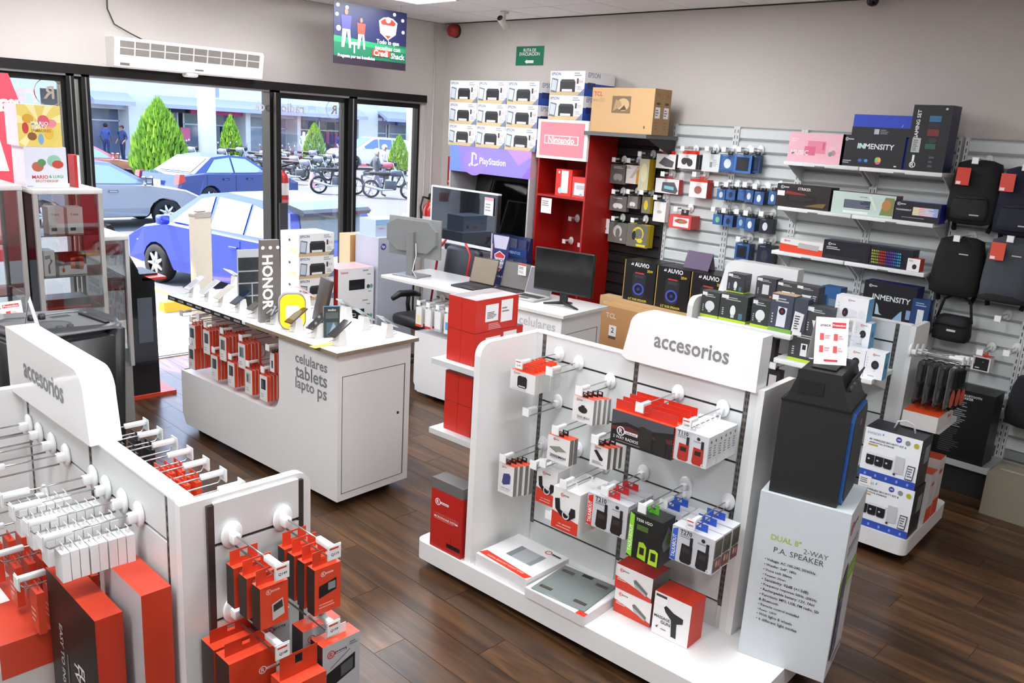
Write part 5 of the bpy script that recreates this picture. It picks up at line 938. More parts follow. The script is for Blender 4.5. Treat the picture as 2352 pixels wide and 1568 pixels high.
# anti-theft gate just inside the door
p = onz(470, 842, 0); r = thing('antitheft_gate', 'cream upright anti-theft gate pedestal inside the shop door', 'gate', p, math.radians(20)); m = MB(); m.prism(rrect(.20, 1.46, .03), -.035, .035, mat('#e3dcc8', 0.4)); m.obj('pedestal', r)
m = MB(); m.prism(rrect(.205, .05, .02, 1.43), -.04, .04, mat('#b7b2a8', 0.4)); m.obj('cap', r); m = MB(); m.box(-.05, .05, -.02, .02, 1.481, 1.487, mat('#7c2424', 0.3)); m.obj('signal_lamp', r); m = MB(); m.box(.1005, .108, -.03, .03, .02, 1.42, mat('#15181a', 0.4)); m.obj('dark_edge', r)
# ---- things on the laptop counter
def c2p(u, d, z=None): return C2.w(u, d, zt2 if z is None else z)
def laptop(u, d, label, w=.35, dp=.24, col='#2a2927', scr='#9a927f', ang=107, grp=None):
    r = thing('laptop', label, 'laptop', c2p(u, d), C2.rz); m = MB(); m.box(-w/2, w/2, 0, dp, 0, .018, mat(col, 0.35), bev=.004); m.obj('base', r)
    m = MB(); m.box(-w*.42, w*.42, .09, dp-.03, .0182, .0195, mat('#17171a', 0.5)); kb = m.obj('keyboard', r); m = MB(); m.box(-.05, .05, .015, .075, .0182, .0188, mat('#3b3b3d', 0.3)); m.obj('touchpad', r)
    M = Matrix.Translation((0, dp-.005, .016)) @ Matrix.Rotation(-math.radians(ang-90), 4, 'X'); m = MB(); m.box(-w/2, w/2, 0, .008, 0, .235, mat(col, 0.35), M, bev=.003); ld = m.obj('lid', r)
    m = MB(); m.box(-w/2+.008, w/2-.008, -.0012, 0, .012, .226, mat(scr, 0.22, var=0.03), M); m.obj('screen', ld); return r
def pricecard(loc, rz, label, w=.085, h=.095, tilt=0):
    return carton('price_card', label, 'card', loc, rz, w, .0015, h, '#efeeec', [('r', 'F', 0, .86, 1, 1, '#d8413a'), ('l', 'F', .1, .5, .8, .75, 2, '#5a5a5c'), ('l', 'F', .1, .15, .9, .42, 3, '#9a9a9c')])
u0 = C2.px(1062, 655, -.28)[0]; laptop(-1.12, -.10, 'black laptop with bronze screen at window end of counter', .29, .24, '#1d1b1b', '#8a8171', 104)
laptop(-.82, -.17, 'dark grey laptop with price card, middle of counter', .285, .23, '#2b2b2d', '#6f6d6a', 106)
laptop(-.53, -.15, 'silver laptop with price card beside black monitor', .27, .22, '#b5b3b0', '#77757a', 108)
a = C2.px(1155, 640, -.36); pricecard(c2p(-.73, -.40, zt2+.15), C2.rz, 'white price card on the middle laptop screen'); pricecard(c2p(-.44, -.37, zt2+.15), C2.rz, 'white price card on the silver laptop screen')
# monitors
r = thing('monitor', 'grey monitor seen from behind on the counter end', 'monitor', C2.w(-1.82, -.20, zt2), C2.rz+math.radians(8)); gm1 = mat('#7d7f7e', 0.45)
m = MB(); m.box(-.29, .29, -.012, .012, .17, .52, gm1, bev=.004); m.obj('panel', r); m = MB(); m.prism([(-.29, .30), (-.17, .22), (.17, .22), (.26, .30), (.26, .42), (.17, .50), (-.17, .50), (-.29, .44)], -.045, -.012, gm1); m.obj('back_shell', r); m = MB(); m.box(-.035, .035, -.075, -.046, .01, .40, mat('#8d8f8e', 0.4, 0.4)); m.obj('neck', r); m = MB(); m.box(-.14, .14, -.14, .08, 0, .012, mat('#8d8f8e', 0.4, 0.4), bev=.004); m.obj('foot', r); m = MB(); m.tube([(.05, -.05, .30), (.08, -.08, .2), (.06, -.10, .06), (.12, -.12, .012)], .004, mat('#d9d9d7', 0.4), 6); m.obj('cable', r)
r = thing('monitor', 'black monitor on spider legs at the counter corner', 'monitor', C2.w(-.17, -.22, zt2), C2.rz+math.radians(4)); bkm = mat('#17181a', 0.4)
m = MB(); m.box(-.27, .27, -.012, .015, .11, .45, bkm, bev=.004); pn = m.obj('panel', r); m = MB(); m.box(-.262, .262, -.0135, -.012, .125, .442, mat('#0c0f0d', 0.12, spec=0.6)); m.obj('screen', pn); m = MB(); m.box(-.03, .03, .015, .045, .02, .30, bkm); m.obj('neck', r)
for a in (-160, -20, 90):
    q = MB(); ca, sa = math.cos(math.radians(a)), math.sin(math.radians(a)); q.tube([(0, .03, .03), (.17*ca, .03+.13*sa, .008)], [.016, .007], bkm, 8); q.obj('leg', r)
pricecard(C2.w(-.365, -.20, zt2+.33), C2.rz+math.radians(4), 'white price card hanging on the black monitor', .10, .115)
r = thing('promo_standee', 'clear acrylic standee with navy football promotion sheet', 'sign', C2.w(-1.05, -.48, zt2), C2.rz); m = MB(); m.box(-.11, .11, 0, .004, 0, .46, clear()); m.obj('acrylic_sheet', r); m = MB(); m.box(-.10, .10, -.05, .06, 0, .004, clear()); m.obj('acrylic_foot', r)
a, l = draw([('r', 'F', 0, 0, 1, 1, '#2b2e66'), ('p', 'F', [(.2, .72), (.85, .72), (1, .98), (.1, .98)], '#c4c2d6'), ('p', 'F', [(.2, .60), (.5, .68), (.82, .60), (.7, .36), (.5, .26), (.3, .36)], '#e9e9ee'), ('p', 'F', [(.24, .59), (.5, .66), (.78, .59), (.74, .54), (.28, .54)], '#d23c40'), ('p', 'F', [(.38, .34), (.62, .34), (.5, .27)], '#d23c40'), ('r', 'F', 0, 0, .04, 1, '#dfdfe8'), ('r', 'F', .06, 0, .1, .8, '#d8a3b0'), ('t', 'F', .5, .49, .62, 'SHACK', '#3a3d70', True), ('t', 'F', .5, .40, .5, 'GOL26', '#3a3d70', True), ('t', 'F', .5, .17, .72, 'Todo lo que', '#f0f0f4', True)], .2, 0, .44)
for q, nm in ((a, 'printed_sheet'), (l, 'lettering')): q.obj(nm, r, (0, -.002, .01))
# gaming chair behind the counter
r = thing('gaming_chair', 'black gaming chair with red piping behind the laptop counter', 'chair', (5.34, 6.34, 0), math.radians(180)); bl = mat('#19191b', 0.45); rdp = mat('#b3202a', 0.4)
m = MB(); m.box(-.22, .28, -.26, .26, .42, .54, bl, bev=.05); m.obj('seat', r)
m = MB(); m.box(-.24, -.14, -.25, .25, .52, 1.22, bl, Matrix.Translation((-.10, 0, .0)) @ Matrix.Rotation(math.radians(-8), 4, 'Y'), bev=.045); m.obj('backrest', r)
for s in (-1, 1):
    m = MB(); m.tube([(-.22, s*.235, .60), (-.31, s*.24, 1.15), (-.32, s*.15, 1.25)], .012, rdp, 8); m.obj('piping', r)
    m = MB(); m.tube([(.0, s*.31, .45), (.0, s*.34, .58), (.0, s*.33, .66)], .022, bl, 8); m.obj('armrest_post', r); m = MB(); m.tube([(-.15, s*.33, .66), (-.05, s*.33, .69), (.12, s*.32, .70), (.22, s*.31, .66)], [.02, .035, .035, .025], bl, 10); m.obj('armrest', r)
m = MB(); m.tube([(0, 0, .08), (0, 0, .42)], .03, steel(), 10); m.obj('gas_lift', r)
for k in range(5):
    a = 2*math.pi*k/5; m = MB(); m.tube([(0, 0, .09), (.28*math.cos(a), .28*math.sin(a), .065)], [.03, .018], bl, 8); lg_ = m.obj('base_arm', r); m = MB(); m.lathe([(0, -.02), (.028, -.02), (.03, 0), (.028, .02), (0, .02)], bl, 14, Matrix.Translation((.29*math.cos(a), .29*math.sin(a), .03)) @ Matrix.Rotation(math.pi/2, 4, 'X')); m.obj('caster', lg_)
# ---- packs hanging in the niches
def niche_hook(root, fr, px, py, L=.22, y=.26, price=None):
    u, z = fr.px(px, py, -y); hook(root, u, z, L, y, True, price); return u, z
def hang_pack(fr, u, ztop_, d0, n, w, h, t, name, label, col, pr, grp, side=None, top=None, step=None, tab=(.03, .024), tabcol=None, jit=.004, cat='pack', droop=0.0):
    """n packs on a prong: first at d0 (front), the rest behind it"""
    o = carton(name, label, cat, fr.w(u, d0, ztop_-tab[1]*.65-h), fr.rz, w, t, h, col, pr(w, t, h) if callable(pr) else pr, group=grp, sides=side, top=top, tab=tab, tabcol=tabcol)
    o.rotation_euler = (droop, 0, fr.rz); R = random.Random(int(u*1000)+n); st = step or t+.0015
    for k in range(1, n):
        c = dup(o, fr.w(u+R.uniform(-jit, jit), d0-st*k, ztop_-tab[1]*.65-h)); c.rotation_euler = (droop, 0, fr.rz+R.uniform(-.03, .03))
    return o
case_pr = lambda scr: (lambda w, t, h: [('r', 'F', .2, .45, .8, .86, scr), ('r', 'F', .26, .5, .5, .8, '#5a6168'), ('l', 'F', .15, .12, .6, .3, 2, '#b9b5b2')])
rows = [(0.90, [(-1.72, 4, '#3c4650', 'white and orange phone case pack with dark window'), (-1.52, 7, '#46505a', 'white and orange phone case pack with grey window'), (-1.30, 7, '#7a6f66', 'white and orange phone case pack with pale window'), (-1.06, 5, '#7d838a', 'slim white and orange phone case pack')]),
        (0.735, [(-1.74, 6, '#3f4952', 'white and orange phone case pack low beside window'), (-1.42, 5, '#3a434c', 'white and orange phone case pack with black foot'), (-1.20, 6, '#4c3b38', 'white and orange phone case pack with brown window'), (-.98, 5, '#b9b2a9', 'white and orange phone case pack with clear window'), (-.80, 6, '#2d3236', 'tall white and orange phone case pack at niche edge')])]
for z, row in rows:
    for u, n, scr, lb in row:
        hook(c1, u, z, .26, .26); st = .026
        hang_pack(C1, u, z-.022, .0, n, .088, .175, .02, 'phone_case_pack', lb + ', on ' + ('upper' if z > .8 else 'lower') + ' niche hook', '#e4e2df', case_pr(scr), lb + (' upper' if z > .8 else ' lower'), side='#d8421f', top=ORG, step=st, tabcol=ORG)
hook(c1, -.74, .90, .26, .26); hang_pack(C1, -.74, .878, -.03, 6, .05, .13, .02, 'cable_pack', 'narrow white pack with black tab on upper niche hook', '#e9e7e4', [('r', 'F', .3, .2, .7, .6, '#4a4a4c')], 'narrow cable packs in phone counter', side='#d8421f', tabcol='#1a1a1a')
hook(c1, -1.86, .92, .26, .26); hook(c1, -1.62, .94, .26, .26)
# cable blisters on the laptop counter niche
cols = [('#e8d8a0', '#d8421f'), ('#e9e7e6', '#c9342a'), ('#e9e7e6', '#b9b9bb'), ('#5aa0d0', '#e9e7e6'), ('#e9e7e6', '#d8d26a'), ('#e6e6e6', '#8fb0c9')]
for k in range(6):
    u = -1.50+k*.115; hook(c2, u, .87, .30, .26)
    lb = 'white cable blister in laptop counter niche with ' + ['yellow patch', 'red foot', 'grey foot', 'blue front', 'yellow foot', 'pale blue foot'][k]
    hang_pack(C2, u, .848, .04, 5, .07, .17, .022, 'cable_pack', lb, '#e6e4e2', [('r', 'F', .2, .2, .8, .6, cols[k][0]), ('r', 'F', 0, 0, 1, .12, cols[k][1])], lb, side='#dedcda', tabcol='#e6e4e2', step=.05)
# ================================================================ free-standing gondolas
def rnd_corner(x0, x1, z0, z1, R, which, n=6):
    """rectangle with one or two rounded top corners ('l','r','lr')"""
    P = [(x0, z0), (x1, z0)]
    if 'r' in which: P += [(x1-R+R*math.cos(math.radians(90*i/n)), z1-R+R*math.sin(math.radians(90*i/n))) for i in range(n+1)]
    else: P.append((x1, z1))
    if 'l' in which: P += [(x0+R-R*math.sin(math.radians(90*i/n)), z1-R+R*math.cos(math.radians(90*i/n))) for i in range(n+1)]
    else: P.append((x0, z1))
    return P
GRV = [.295, .525, .757, .997, 1.236]
def gondola(fr, label, u0, u1, base, sign, ups, top=1.36, wing=.43, wing_side='l', zb=.16, grv=GRV, end_panel=None, back=True):
    root = thing('gondola', label, 'gondola', fr.w((u0+u1)/2, 0, 0), fr.rz); c = (u0+u1)/2; la = lam(); pn = mat('#d9dcda', 0.35, var=0.015)
    m = MB(); m.prism(rrect_xy(base[0]-c, base[1]-c, -base[2], base[3], .05), .055, zb, la, axis='z'); m.obj('base', root)
    for a in (base[0]-c+.12, base[1]-c-.12):
        for b in (-base[2]+.1, base[3]-.1):
            w = MB(); w.lathe([(0, -.012), (.027, -.012), (.027, .012), (0, .012)], mat('#2b2b2c', .6), 14, Matrix.Translation((a, b, .027)) @ Matrix.Rotation(math.pi/2, 4, 'X')); w.box(a-.014, a+.014, b-.018, b+.018, .03, .056, mat('#b9b9b8', .4, .5)); w.obj('caster', root)
    m = MB(); m.box(u0-c, u1-c, .012, .05, zb, top, la); m.obj('core_panel', root)
    m = MB(); m.box(u0-c, u1-c, -.004, .05, top, top+.006, mat('#f0f0ee', .3)); m.obj('top_cap', root)
    zs = [zb] + list(grv) + [top]
    for i in range(len(ups)-1):
        a, b = ups[i]-c+.013, ups[i+1]-c-.013
        for k in range(len(zs)-1):
            q = MB(); q.box(a, b, 0, .012, zs[k]+(.006 if k else 0), zs[k+1]-.006 if k < len(zs)-2 else zs[k+1], pn); q.obj('slat_board', root)
    if ups[0] > u0+.03: q = MB(); q.box(u0-c, ups[0]-c-.013, 0, .012, zb, top, pn); q.obj('edge_board', root)
    if ups[-1] < u1-.03: q = MB(); q.box(ups[-1]-c+.013, u1-c, -.004, .012, zb, top, pn); q.obj('edge_board', root)
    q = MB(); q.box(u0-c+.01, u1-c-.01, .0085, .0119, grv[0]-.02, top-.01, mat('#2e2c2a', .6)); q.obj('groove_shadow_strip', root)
    for u in ups:
        q = MB(); q.box(u-c-.012, u-c+.012, .001, .0118, grv[0]-.01, top-.003, mat('#74706b', .4, .6)); up = q.obj('slotted_upright', root)
        s = MB(); z = grv[0]+.02
        while z < top-.05: s.box(u-c-.007, u-c-.003, .0004, .001, z, z+.018, mat('#1b1a19', .6)); s.box(u-c+.003, u-c+.007, .0004, .001, z, z+.018, mat('#1b1a19', .6)); z += .032
        so_ = s.obj('slots', up); so_['kind'] = 'stuff'
    if wing:
        x = u0-c if wing_side == 'l' else u1-c
        q = MB(); q.prism([(y, z) for y, z in rnd_corner(-wing, .05, zb, top, .07, 'l')], x-.02, x+.02, la, axis='x'); q.obj('end_wing', root)
    if end_panel:
        q = MB(); q.prism([(y, z) for y, z in rnd_corner(-.005, end_panel, zb, top, .05, 'r')], u1-c, u1-c+.03, la, axis='x'); q.obj('end_panel', root)
    if sign:
        a, b, txt, tz, side = sign; zt = top+.235
        P = rnd_corner(a-c, b-c, top-.012, zt, .08, side)
        if side == 'l': P = P[:2]+P[2:]+[(a-c-.03, top+.004)]
        if side == 'r': P = [(a-c, top-.012), (b-c+.03, top+.004)]+P[2:]
        q = MB(); q.prism(P, -.03, .07, mat('#eeefed', .15, var=.01, coat=.4)); sg = q.obj('header_sign', root)
        if txt:
            l = MB(); vs, fs, dim = glyphs(txt, True); s = .385/dim[0]; l.add([((a+b)/2-c+vx*s, -.0312, tz+vy*s*1.15) for vx, vy in vs], fs, pm('#808284')); l.obj('lettering', sg)
        q = MB(); q.disc((b-c-.03 if side == 'r' else a-c+.03, .02, zt+.0003), .006, steel(), 'z', 10); q.obj('screw', sg)
    root['uc'] = c
    return root
def rrect_xy(x0, x1, y0, y1, R, n=5):
    P = []
    for cx, cy, a in ((x1-R, y0+R, -90), (x1-R, y1-R, 0), (x0+R, y1-R, 90), (x0+R, y0+R, 180)):
        P += [(cx+R*math.cos(math.radians(a+90*i/n)), cy+R*math.sin(math.radians(a+90*i/n))) for i in range(n+1)]
    return P
def gpack(fr, root, tl, br, d, n, t, name, label, col, pr=(), step=None, tab=(.035, .026), hookz=None, L=None, grp=None, cat='pack', hk=True, jit=.003, price=None, dx=0, **kw):
    """n packs hung one behind the other; tl/br photo pixels of the front pack, d its distance from the panel"""
    u, z0, w, h = at_face(fr, tl[0], tl[1], br[0], br[1], d); w -= .004
    o = carton(name, label, cat, fr.w(u, d, z0), fr.rz, w, t, h, col, pr(w, t, h) if callable(pr) else pr, group=grp, tab=(min(tab[0], w), tab[1]) if tab else None, **kw); R = random.Random(int(abs(u)*999)); st = step or t+.002
    for k in range(1, n): dup(o, fr.w(u+R.uniform(-jit, jit)+dx*k, d-st*k, z0+R.uniform(-.001, .001)), rz=fr.rz+R.uniform(-.025, .025))
    if hk: hook(root, u-root['uc'], z0+h+(tab[1]*.65 if tab else 0)+.022, L or round(d+.035, 2), 0, True, price)
    return o
# ---------------------------------------------------------------- right gondola
GR = Frame(3.21, 2.94, 183.5)
gr = gondola(GR, 'white gondola of radios and power banks with accesorios sign', 0, 1.28, (-.38, 1.60, .45, .42), (.61, 1.28, 'accesorios', 1.478, 'l'), (.075, .652, 1.232), end_panel=.36)
grc = gr['uc']
R_ = lambda f, x, y, s, w, h, **k: logo(f, x, y, s, w, h, **k)
gpack(GR, gr, (1173, 846), (1228, 908), .29, 7, .028, 'tracker_box', 'small white box with black rounded device on first hook', '#e9e7e4', lambda w, t, h: R_('F', .18, .88, .008, w, h) + [('p', 'F', [(.30, .25), (.36, .17), (.62, .17), (.68, .25), (.68, .70), (.62, .78), (.36, .78), (.30, .70)], '#1a1a1c'), ('r', 'F', .36, .22, .62, .28, '#d9d9d9'), ('l', 'F', .1, .04, .8, .1, 1, '#bbb')], grp='small white boxes on the first hook', sides='#bcbdb9', top=ORG, tabcol=ORG, tab=(.12, .03), price='Q149')
gpack(GR, gr, (1317, 906), (1361, 978), .22, 4, .022, 'power_bank_box', 'white 5000 power bank box with wall plug on hook', '#e9e7e4', lambda w, t, h: R_('F', .22, .88, .007, w, h) + [('e', 'F', .5, .52, .22, .14, '#242426'), ('r', 'F', .42, .62, .58, .70, '#242426'), ('t', 'F', .55, .22, .6, '5000 MAH', '#777', True), ('l', 'F', .25, .1, .8, .16, 1, '#bbb')], grp='white power bank boxes with wall plug', sides='#8d8f8b', top=ORG, tabcol='#1a1a1b', dx=.012)
gpack(GR, gr, (1259, 995), (1306, 1072), .30, 2, .03, 'power_bank_box', 'white box reading 20000MAH with grey slab on hook', '#e9e7e4', lambda w, t, h: R_('F', .3, .88, .007, w, h) + [('p', 'F', [(.12, .55), (.45, .42), (.88, .52), (.55, .66)], '#8d8d80'), ('p', 'F', [(.12, .55), (.45, .42), (.45, .38), (.12, .51)], '#6d6d62'), ('t', 'F', .5, .24, .72, '20000MAH', '#3a3a3c', True), ('l', 'F', .2, .12, .85, .18, 1, '#bbb')], grp='large power bank boxes on middle hook', sides='#77766f', top=ORG, tabcol='#1a1a1b')
gpack(GR, gr, (1357, 1017), (1394, 1080), .26, 3, .024, 'power_bank_box', 'white portable power bank box with black pill shape on hook', '#e9e7e4', lambda w, t, h: R_('F', .3, .9, .007, w, h) + [('p', 'F', [(.2, .74), (.36, .80), (.76, .44), (.7, .34), (.56, .34)], '#1d1d1f'), ('l', 'F', .15, .12, .8, .28, 3, '#8a8a8c')], grp='portable power bank boxes with pill shape', sides='#77766f', top=ORG, tabcol='#1a1a1b', dx=.014)
gpack(GR, gr, (1146, 1060), (1178, 1142), .30, 4, .026, 'power_bank_box', 'white power bank box showing navy blue bank on hook', '#e9e7e4', lambda w, t, h: R_('F', .28, .90, .006, w, h) + [('p', 'F', [(.26, .36), (.38, .30), (.78, .40), (.80, .66), (.70, .74), (.34, .68)], '#3a3f78'), ('t', 'F', .5, .20, .6, '10000 MAH', '#999', True), ('l', 'F', .2, .1, .8, .15, 1, '#bbb')], grp='power bank boxes with navy bank', sides='#77766f', top=ORG, tabcol='#1a1a1b', dx=.012)
def threein(w, t, h): return R_('F', .34, .86, .010, w, h) + [('p', 'F', [(0, 0), (1, 0), (1, .30), (0, .42)], '#d23a26'), ('p', 'F', [(.08, .72), (.26, .76), (.30, .50), (.60, .40), (.70, .62), (.86, .62), (.88, .44), (.62, .28), (.34, .34), (.12, .48)], '#1c1c20'), ('o', 'F', .52, .40, .022, .006, '#dcdcde'), ('t', 'F', .5, .15, .5, '3 IN 1 MAGNETIC', '#f2dcd6', True), ('l', 'F', .2, .06, .8, .1, 1, '#efc9c0')]
gpack(GR, gr, (1235, 1068), (1276, 1168), .25, 1, .10, 'wireless_charger_box', 'white and red three in one charger box behind power banks', '#ecebe8', threein, sides='#e4e3e0', tabcol='#e9e7e4')
gpack(GR, gr, (1272, 1114), (1326, 1233), .31, 2, .12, 'wireless_charger_box', 'white and red three in one charger box, foremost hook', '#ecebe8', threein, grp='foremost three in one charger boxes', sides='#e4e3e0', tabcol='#e9e7e4')
def talk(name, strip, c, rad, back='#d3d4d6', name_col='#1b1b1d'):
    def f(w, t, h):
        P = [('r', 'F', 0, 0, 1, 1, back), ('p', 'F', [(.0, .03), (.14, 0), (.14, .97), (.02, .9)], strip), ('t', 'F', .075, .42, .66, 'TALKABOUT', '#f2f2f2', True, 90, .09), ('t', 'F', .33, .90, .28, name, name_col, True), ('l', 'F', .20, .74, .48, .84, 2, '#8a8b8e'), ('e', 'F', .74, .86, .045, .055, '#2a2a2d'), ('l', 'F', .62, .72, .88, .80, 1, '#9a9b9e')]
        for x in (.24, .62): P += [('r', 'F', x+.20, .50, x+.27, .82, '#222226'), ('p', 'F', [(x, .10), (x+.04, .04), (x+.24, .04), (x+.28, .10), (x+.28, .56), (x+.02, .58)], rad), ('r', 'F', x+.06, .34, x+.22, .48, '#3a3432' if rad[1] < '8' else '#1c1f14')]
        P += [('o', 'F', .92, .07, .010, .003, '#eee'), ('r', 'R', .1, .2, .9, .9, '#dcdcde'), ('l', 'R', .2, .3, .8, .7, 5, '#7d7e82'), ('e', 'R', .5, .82, .12, .05, '#2a2a2d')]
        return P
    return f
gpack(GR, gr, (1407, 938), (1541, 1058), .30, 4, .05, 'radio_set_box', 'black two way radios box with red top flap on hook', '#171316', lambda w, t, h: [('p', 'F', [(0, .55), (.25, .72), (.55, .62), (1, .8), (1, 1), (0, 1)], '#4a4c52'), ('p', 'F', [(0, .5), (.3, .6), (.6, .5), (1, .62), (1, .46), (.5, .44), (0, .4)], '#5b1f1a'), ('p', 'F', [(.46, .1), (.46, .7), (.52, .74), (.68, .68), (.68, .06)], '#26221f'), ('p', 'F', [(.72, .08), (.72, .62), (.9, .6), (.9, .02)], '#1f1b1a')] + logo('F', .17, .40, .022, w, h, '#f0f0f0', '#f0f0f0', ink='#222') + [('t', 'F', .26, .20, .42, '2 WAY RADIOS', '#e9e5e2', True), ('l', 'F', .1, .06, .6, .12, 1, '#8a7a74')], grp='two way radio boxes with red flaps', sides='#2a1412', top=ORG, tab=(.32, .045), tabcol='#c9301f', step=.056)
gpack(GR, gr, (1541, 978), (1622, 1078), .29, 6, .042, 'radio_pack', 'white T110 talkabout pack with two red radios', '#dfe0e2', talk('T110', '#d8311f', 0, '#b3261d'), grp='T110 talkabout packs', sides='#e4e5e6', tabcol='#e4e5e6', price='Q589')
gpack(GR, gr, (1351, 1128), (1437, 1240), .30, 3, .06, 'radio_pack', 'grey T210 talkabout pack with red strip and black radios', '#cfd0d3', talk('T210', '#d8311f', 0, '#241a1a', '#c9cbce'), grp='T210 talkabout packs', sides='#c9cacc', tab=(.09, .035), tabcol='#c9252a', step=.075)
gpack(GR, gr, (1500, 1160), (1560, 1250), .16, 2, .06, 'radio_pack', 'grey talkabout pack with blue tab behind the green one', '#c3c6c9', talk('T200', '#2f62c0', 0, '#241f22'), grp='grey talkabout packs with blue tabs', sides='#c9cacc', tab=(.09, .035), tabcol='#2450b8', step=.07)
gpack(GR, gr, (1447, 1172), (1512, 1305), .34, 1, .11, 'radio_pack', 'black and lime green talkabout pack with two green radios', '#1c1d1b', lambda w, t, h: [('p', 'F', [(0, .05), (.16, 0), (.16, .95), (.02, 1)], '#8fd63a'), ('t', 'F', .08, .42, .6, 'TALKABOUT', '#f2f6ea', True, 90, .1), ('t', 'F', .46, .88, .5, 'T500 H2O', '#e9ecdf', True), ('r', 'F', .25, .66, .6, .78, '#4d6a2a'), ('p', 'F', [(.34, .05), (.60, .02), (.60, .34), (.50, .42), (.36, .40)], '#a6cf2a'), ('p', 'F', [(.68, .0), (.96, -.0), (.96, .32), (.86, .36), (.70, .34)], '#b4d838'), ('r', 'F', .40, .14, .54, .30, '#22251b'), ('r', 'F', .75, .10, .90, .28, '#22251b'), ('p', 'R', [(.1, .5), (.5, .85), (.9, .6), (.9, .35), (.3, .3)], '#7d8284'), ('e', 'R', .6, .55, .15, .12, '#5f8a2a')], sides='#2c2e2d', tab=(.06, .045), tabcol='#58b02a')
gpack(GR, gr, (1545, 1203), (1634, 1322), .31, 3, .075, 'radio_pack', 'silver T270 talkabout pack with blue strip and landscape side', '#cdced1', lambda w, t, h: talk('T270', '#2f62c0', 0, '#231f21', '#c9cbcf')(w, t, h) + [('r', 'R', .05, .45, .95, .95, '#5d5340'), ('p', 'R', [(.05, .45), (.3, .8), (.5, .6), (.7, .85), (.95, .5)], '#3a3a2c'), ('r', 'R', .05, .05, .95, .42, '#6b3b34'), ('e', 'R', .4, .28, .12, .1, '#c9a08a'), ('e', 'R', .7, .26, .1, .1, '#b98a72')], grp='T270 talkabout packs', sides='#d3d4d6', tab=(.09, .035), tabcol='#2450b8', step=.082, price='Q955')
hook(gr, .197-grc, 1.012, .26); hook(gr, .311-grc, 1.25, .24); hook(gr, .30-grc, .77, .30); hook(gr, .42-grc, .54, .30)
# on the base board
def gplace(fr, u, d, z): return fr.w(u, d, z)
sc1 = carton('scale_box', 'white bathroom scale box with red stripe on gondola base', 'box', GR.w(.235, .43, .1615), GR.rz-math.radians(2), .36, .33, .075, '#e4e2e0', [('p', 'T', [(0, .06), (.95, .0), (1, .12), (.05, .2)], '#d8381f'), ('t', 'T', .5, .10, .7, 'DIGITAL BODY FAT WEIGHT SCALE', '#f2c9bd', True), ('r', 'T', .30, .34, .78, .72, '#a9acae'), ('r', 'T', .30, .34, .40, .72, '#7f8486'), ('r', 'T', .70, .34, .78, .72, '#8f9496'), ('o', 'T', .70, .88, .02, .005, RED), ('r', 'T', .77, .86, .93, .90, '#3a3a3d')], top='#efeeec')
carton('scale_box', 'opened white scale box under the grey glass scale', 'box', GR.w(.605, .46, .1615), GR.rz, .36, .34, .05, '#dcd8d6', [('r', 'T', .02, .02, .98, .98, '#efeeec'), ('r', 'T', .86, .0, 1, .1, '#d8381f')])
gs = thing('glass_scale', 'grey glass bathroom scale lying on the open box', 'scale', GR.w(.61, .44, .212), GR.rz+math.radians(4)); m = MB(); m.box(-.155, .155, 0, .30, .0, .008, mat('#7d8683', 0.08, spec=0.8), bev=.002); m.obj('glass_plate', gs)
for x, y in ((-.10, .05), (.10, .05), (-.10, .25), (.10, .25)):
    q = MB(); q.box(x-.035, x+.035, y-.012, y+.012, .0082, .009, mat('#6a655c', .3, .6)); q.obj('electrode_strip', gs)
q = MB(); q.box(-.03, .03, .265, .29, .0082, .009, mat('#2b3130', .2)); q.obj('display_window', gs)
def straight(w, t, h): return R_('F', .16, .80, .010, w, h) + [('p', 'F', [(0, 0), (1, 0), (1, .16), (0, .52)], '#d23a26'), ('p', 'F', [(.50, .60), (.56, .66), (.90, .34), (.86, .16), (.56, .34)], '#6d6d6d'), ('p', 'F', [(.54, .50), (.86, .24), (.86, .16), (.56, .34)], '#b9b9b7'), ('l', 'F', .06, .36, .36, .48, 2, '#f2dcd6')]
ms = carton('hair_straightener_box', 'red and white massager box on gondola base, lower of two', 'box', GR.w(.905, .235, .1615), GR.rz, .205, .15, .125, '#eceae7', straight(.205, .15, .125), sides='#7f7d7a', top='#b8261c')
dup(ms, GR.w(.90, .237, .288), label='red and white massager box on gondola base, upper of two')
carton('massage_gun_box', 'white massage gun box with red sides on gondola base', 'box', GR.w(1.125, .255, .1615), GR.rz, .19, .13, .215, '#eeecea', [('r', 'F', .02, .72, .36, .97, '#f6f5f3'), ('r', 'F', .04, .90, .34, .96, '#3a3a3c'), ('p', 'F', [(.28, .70), (.34, .76), (.56, .66), (.82, .62), (.82, .50), (.66, .44), (.68, .10), (.54, .10), (.50, .48), (.34, .60)], '#1c1c1e'), ('t', 'F', .26, .44, .44, 'MASSAGE', '#2a2a2c', True), ('t', 'F', .36, .34, .26, 'GUN', '#2a2a2c', True), ('p', 'F', [(.1, .2), (.18, .24), (.14, .16)], '#444'), ('l', 'F', .25, .16, .45, .2, 1, '#777')], sides='#c8331d', top='#c8331d')
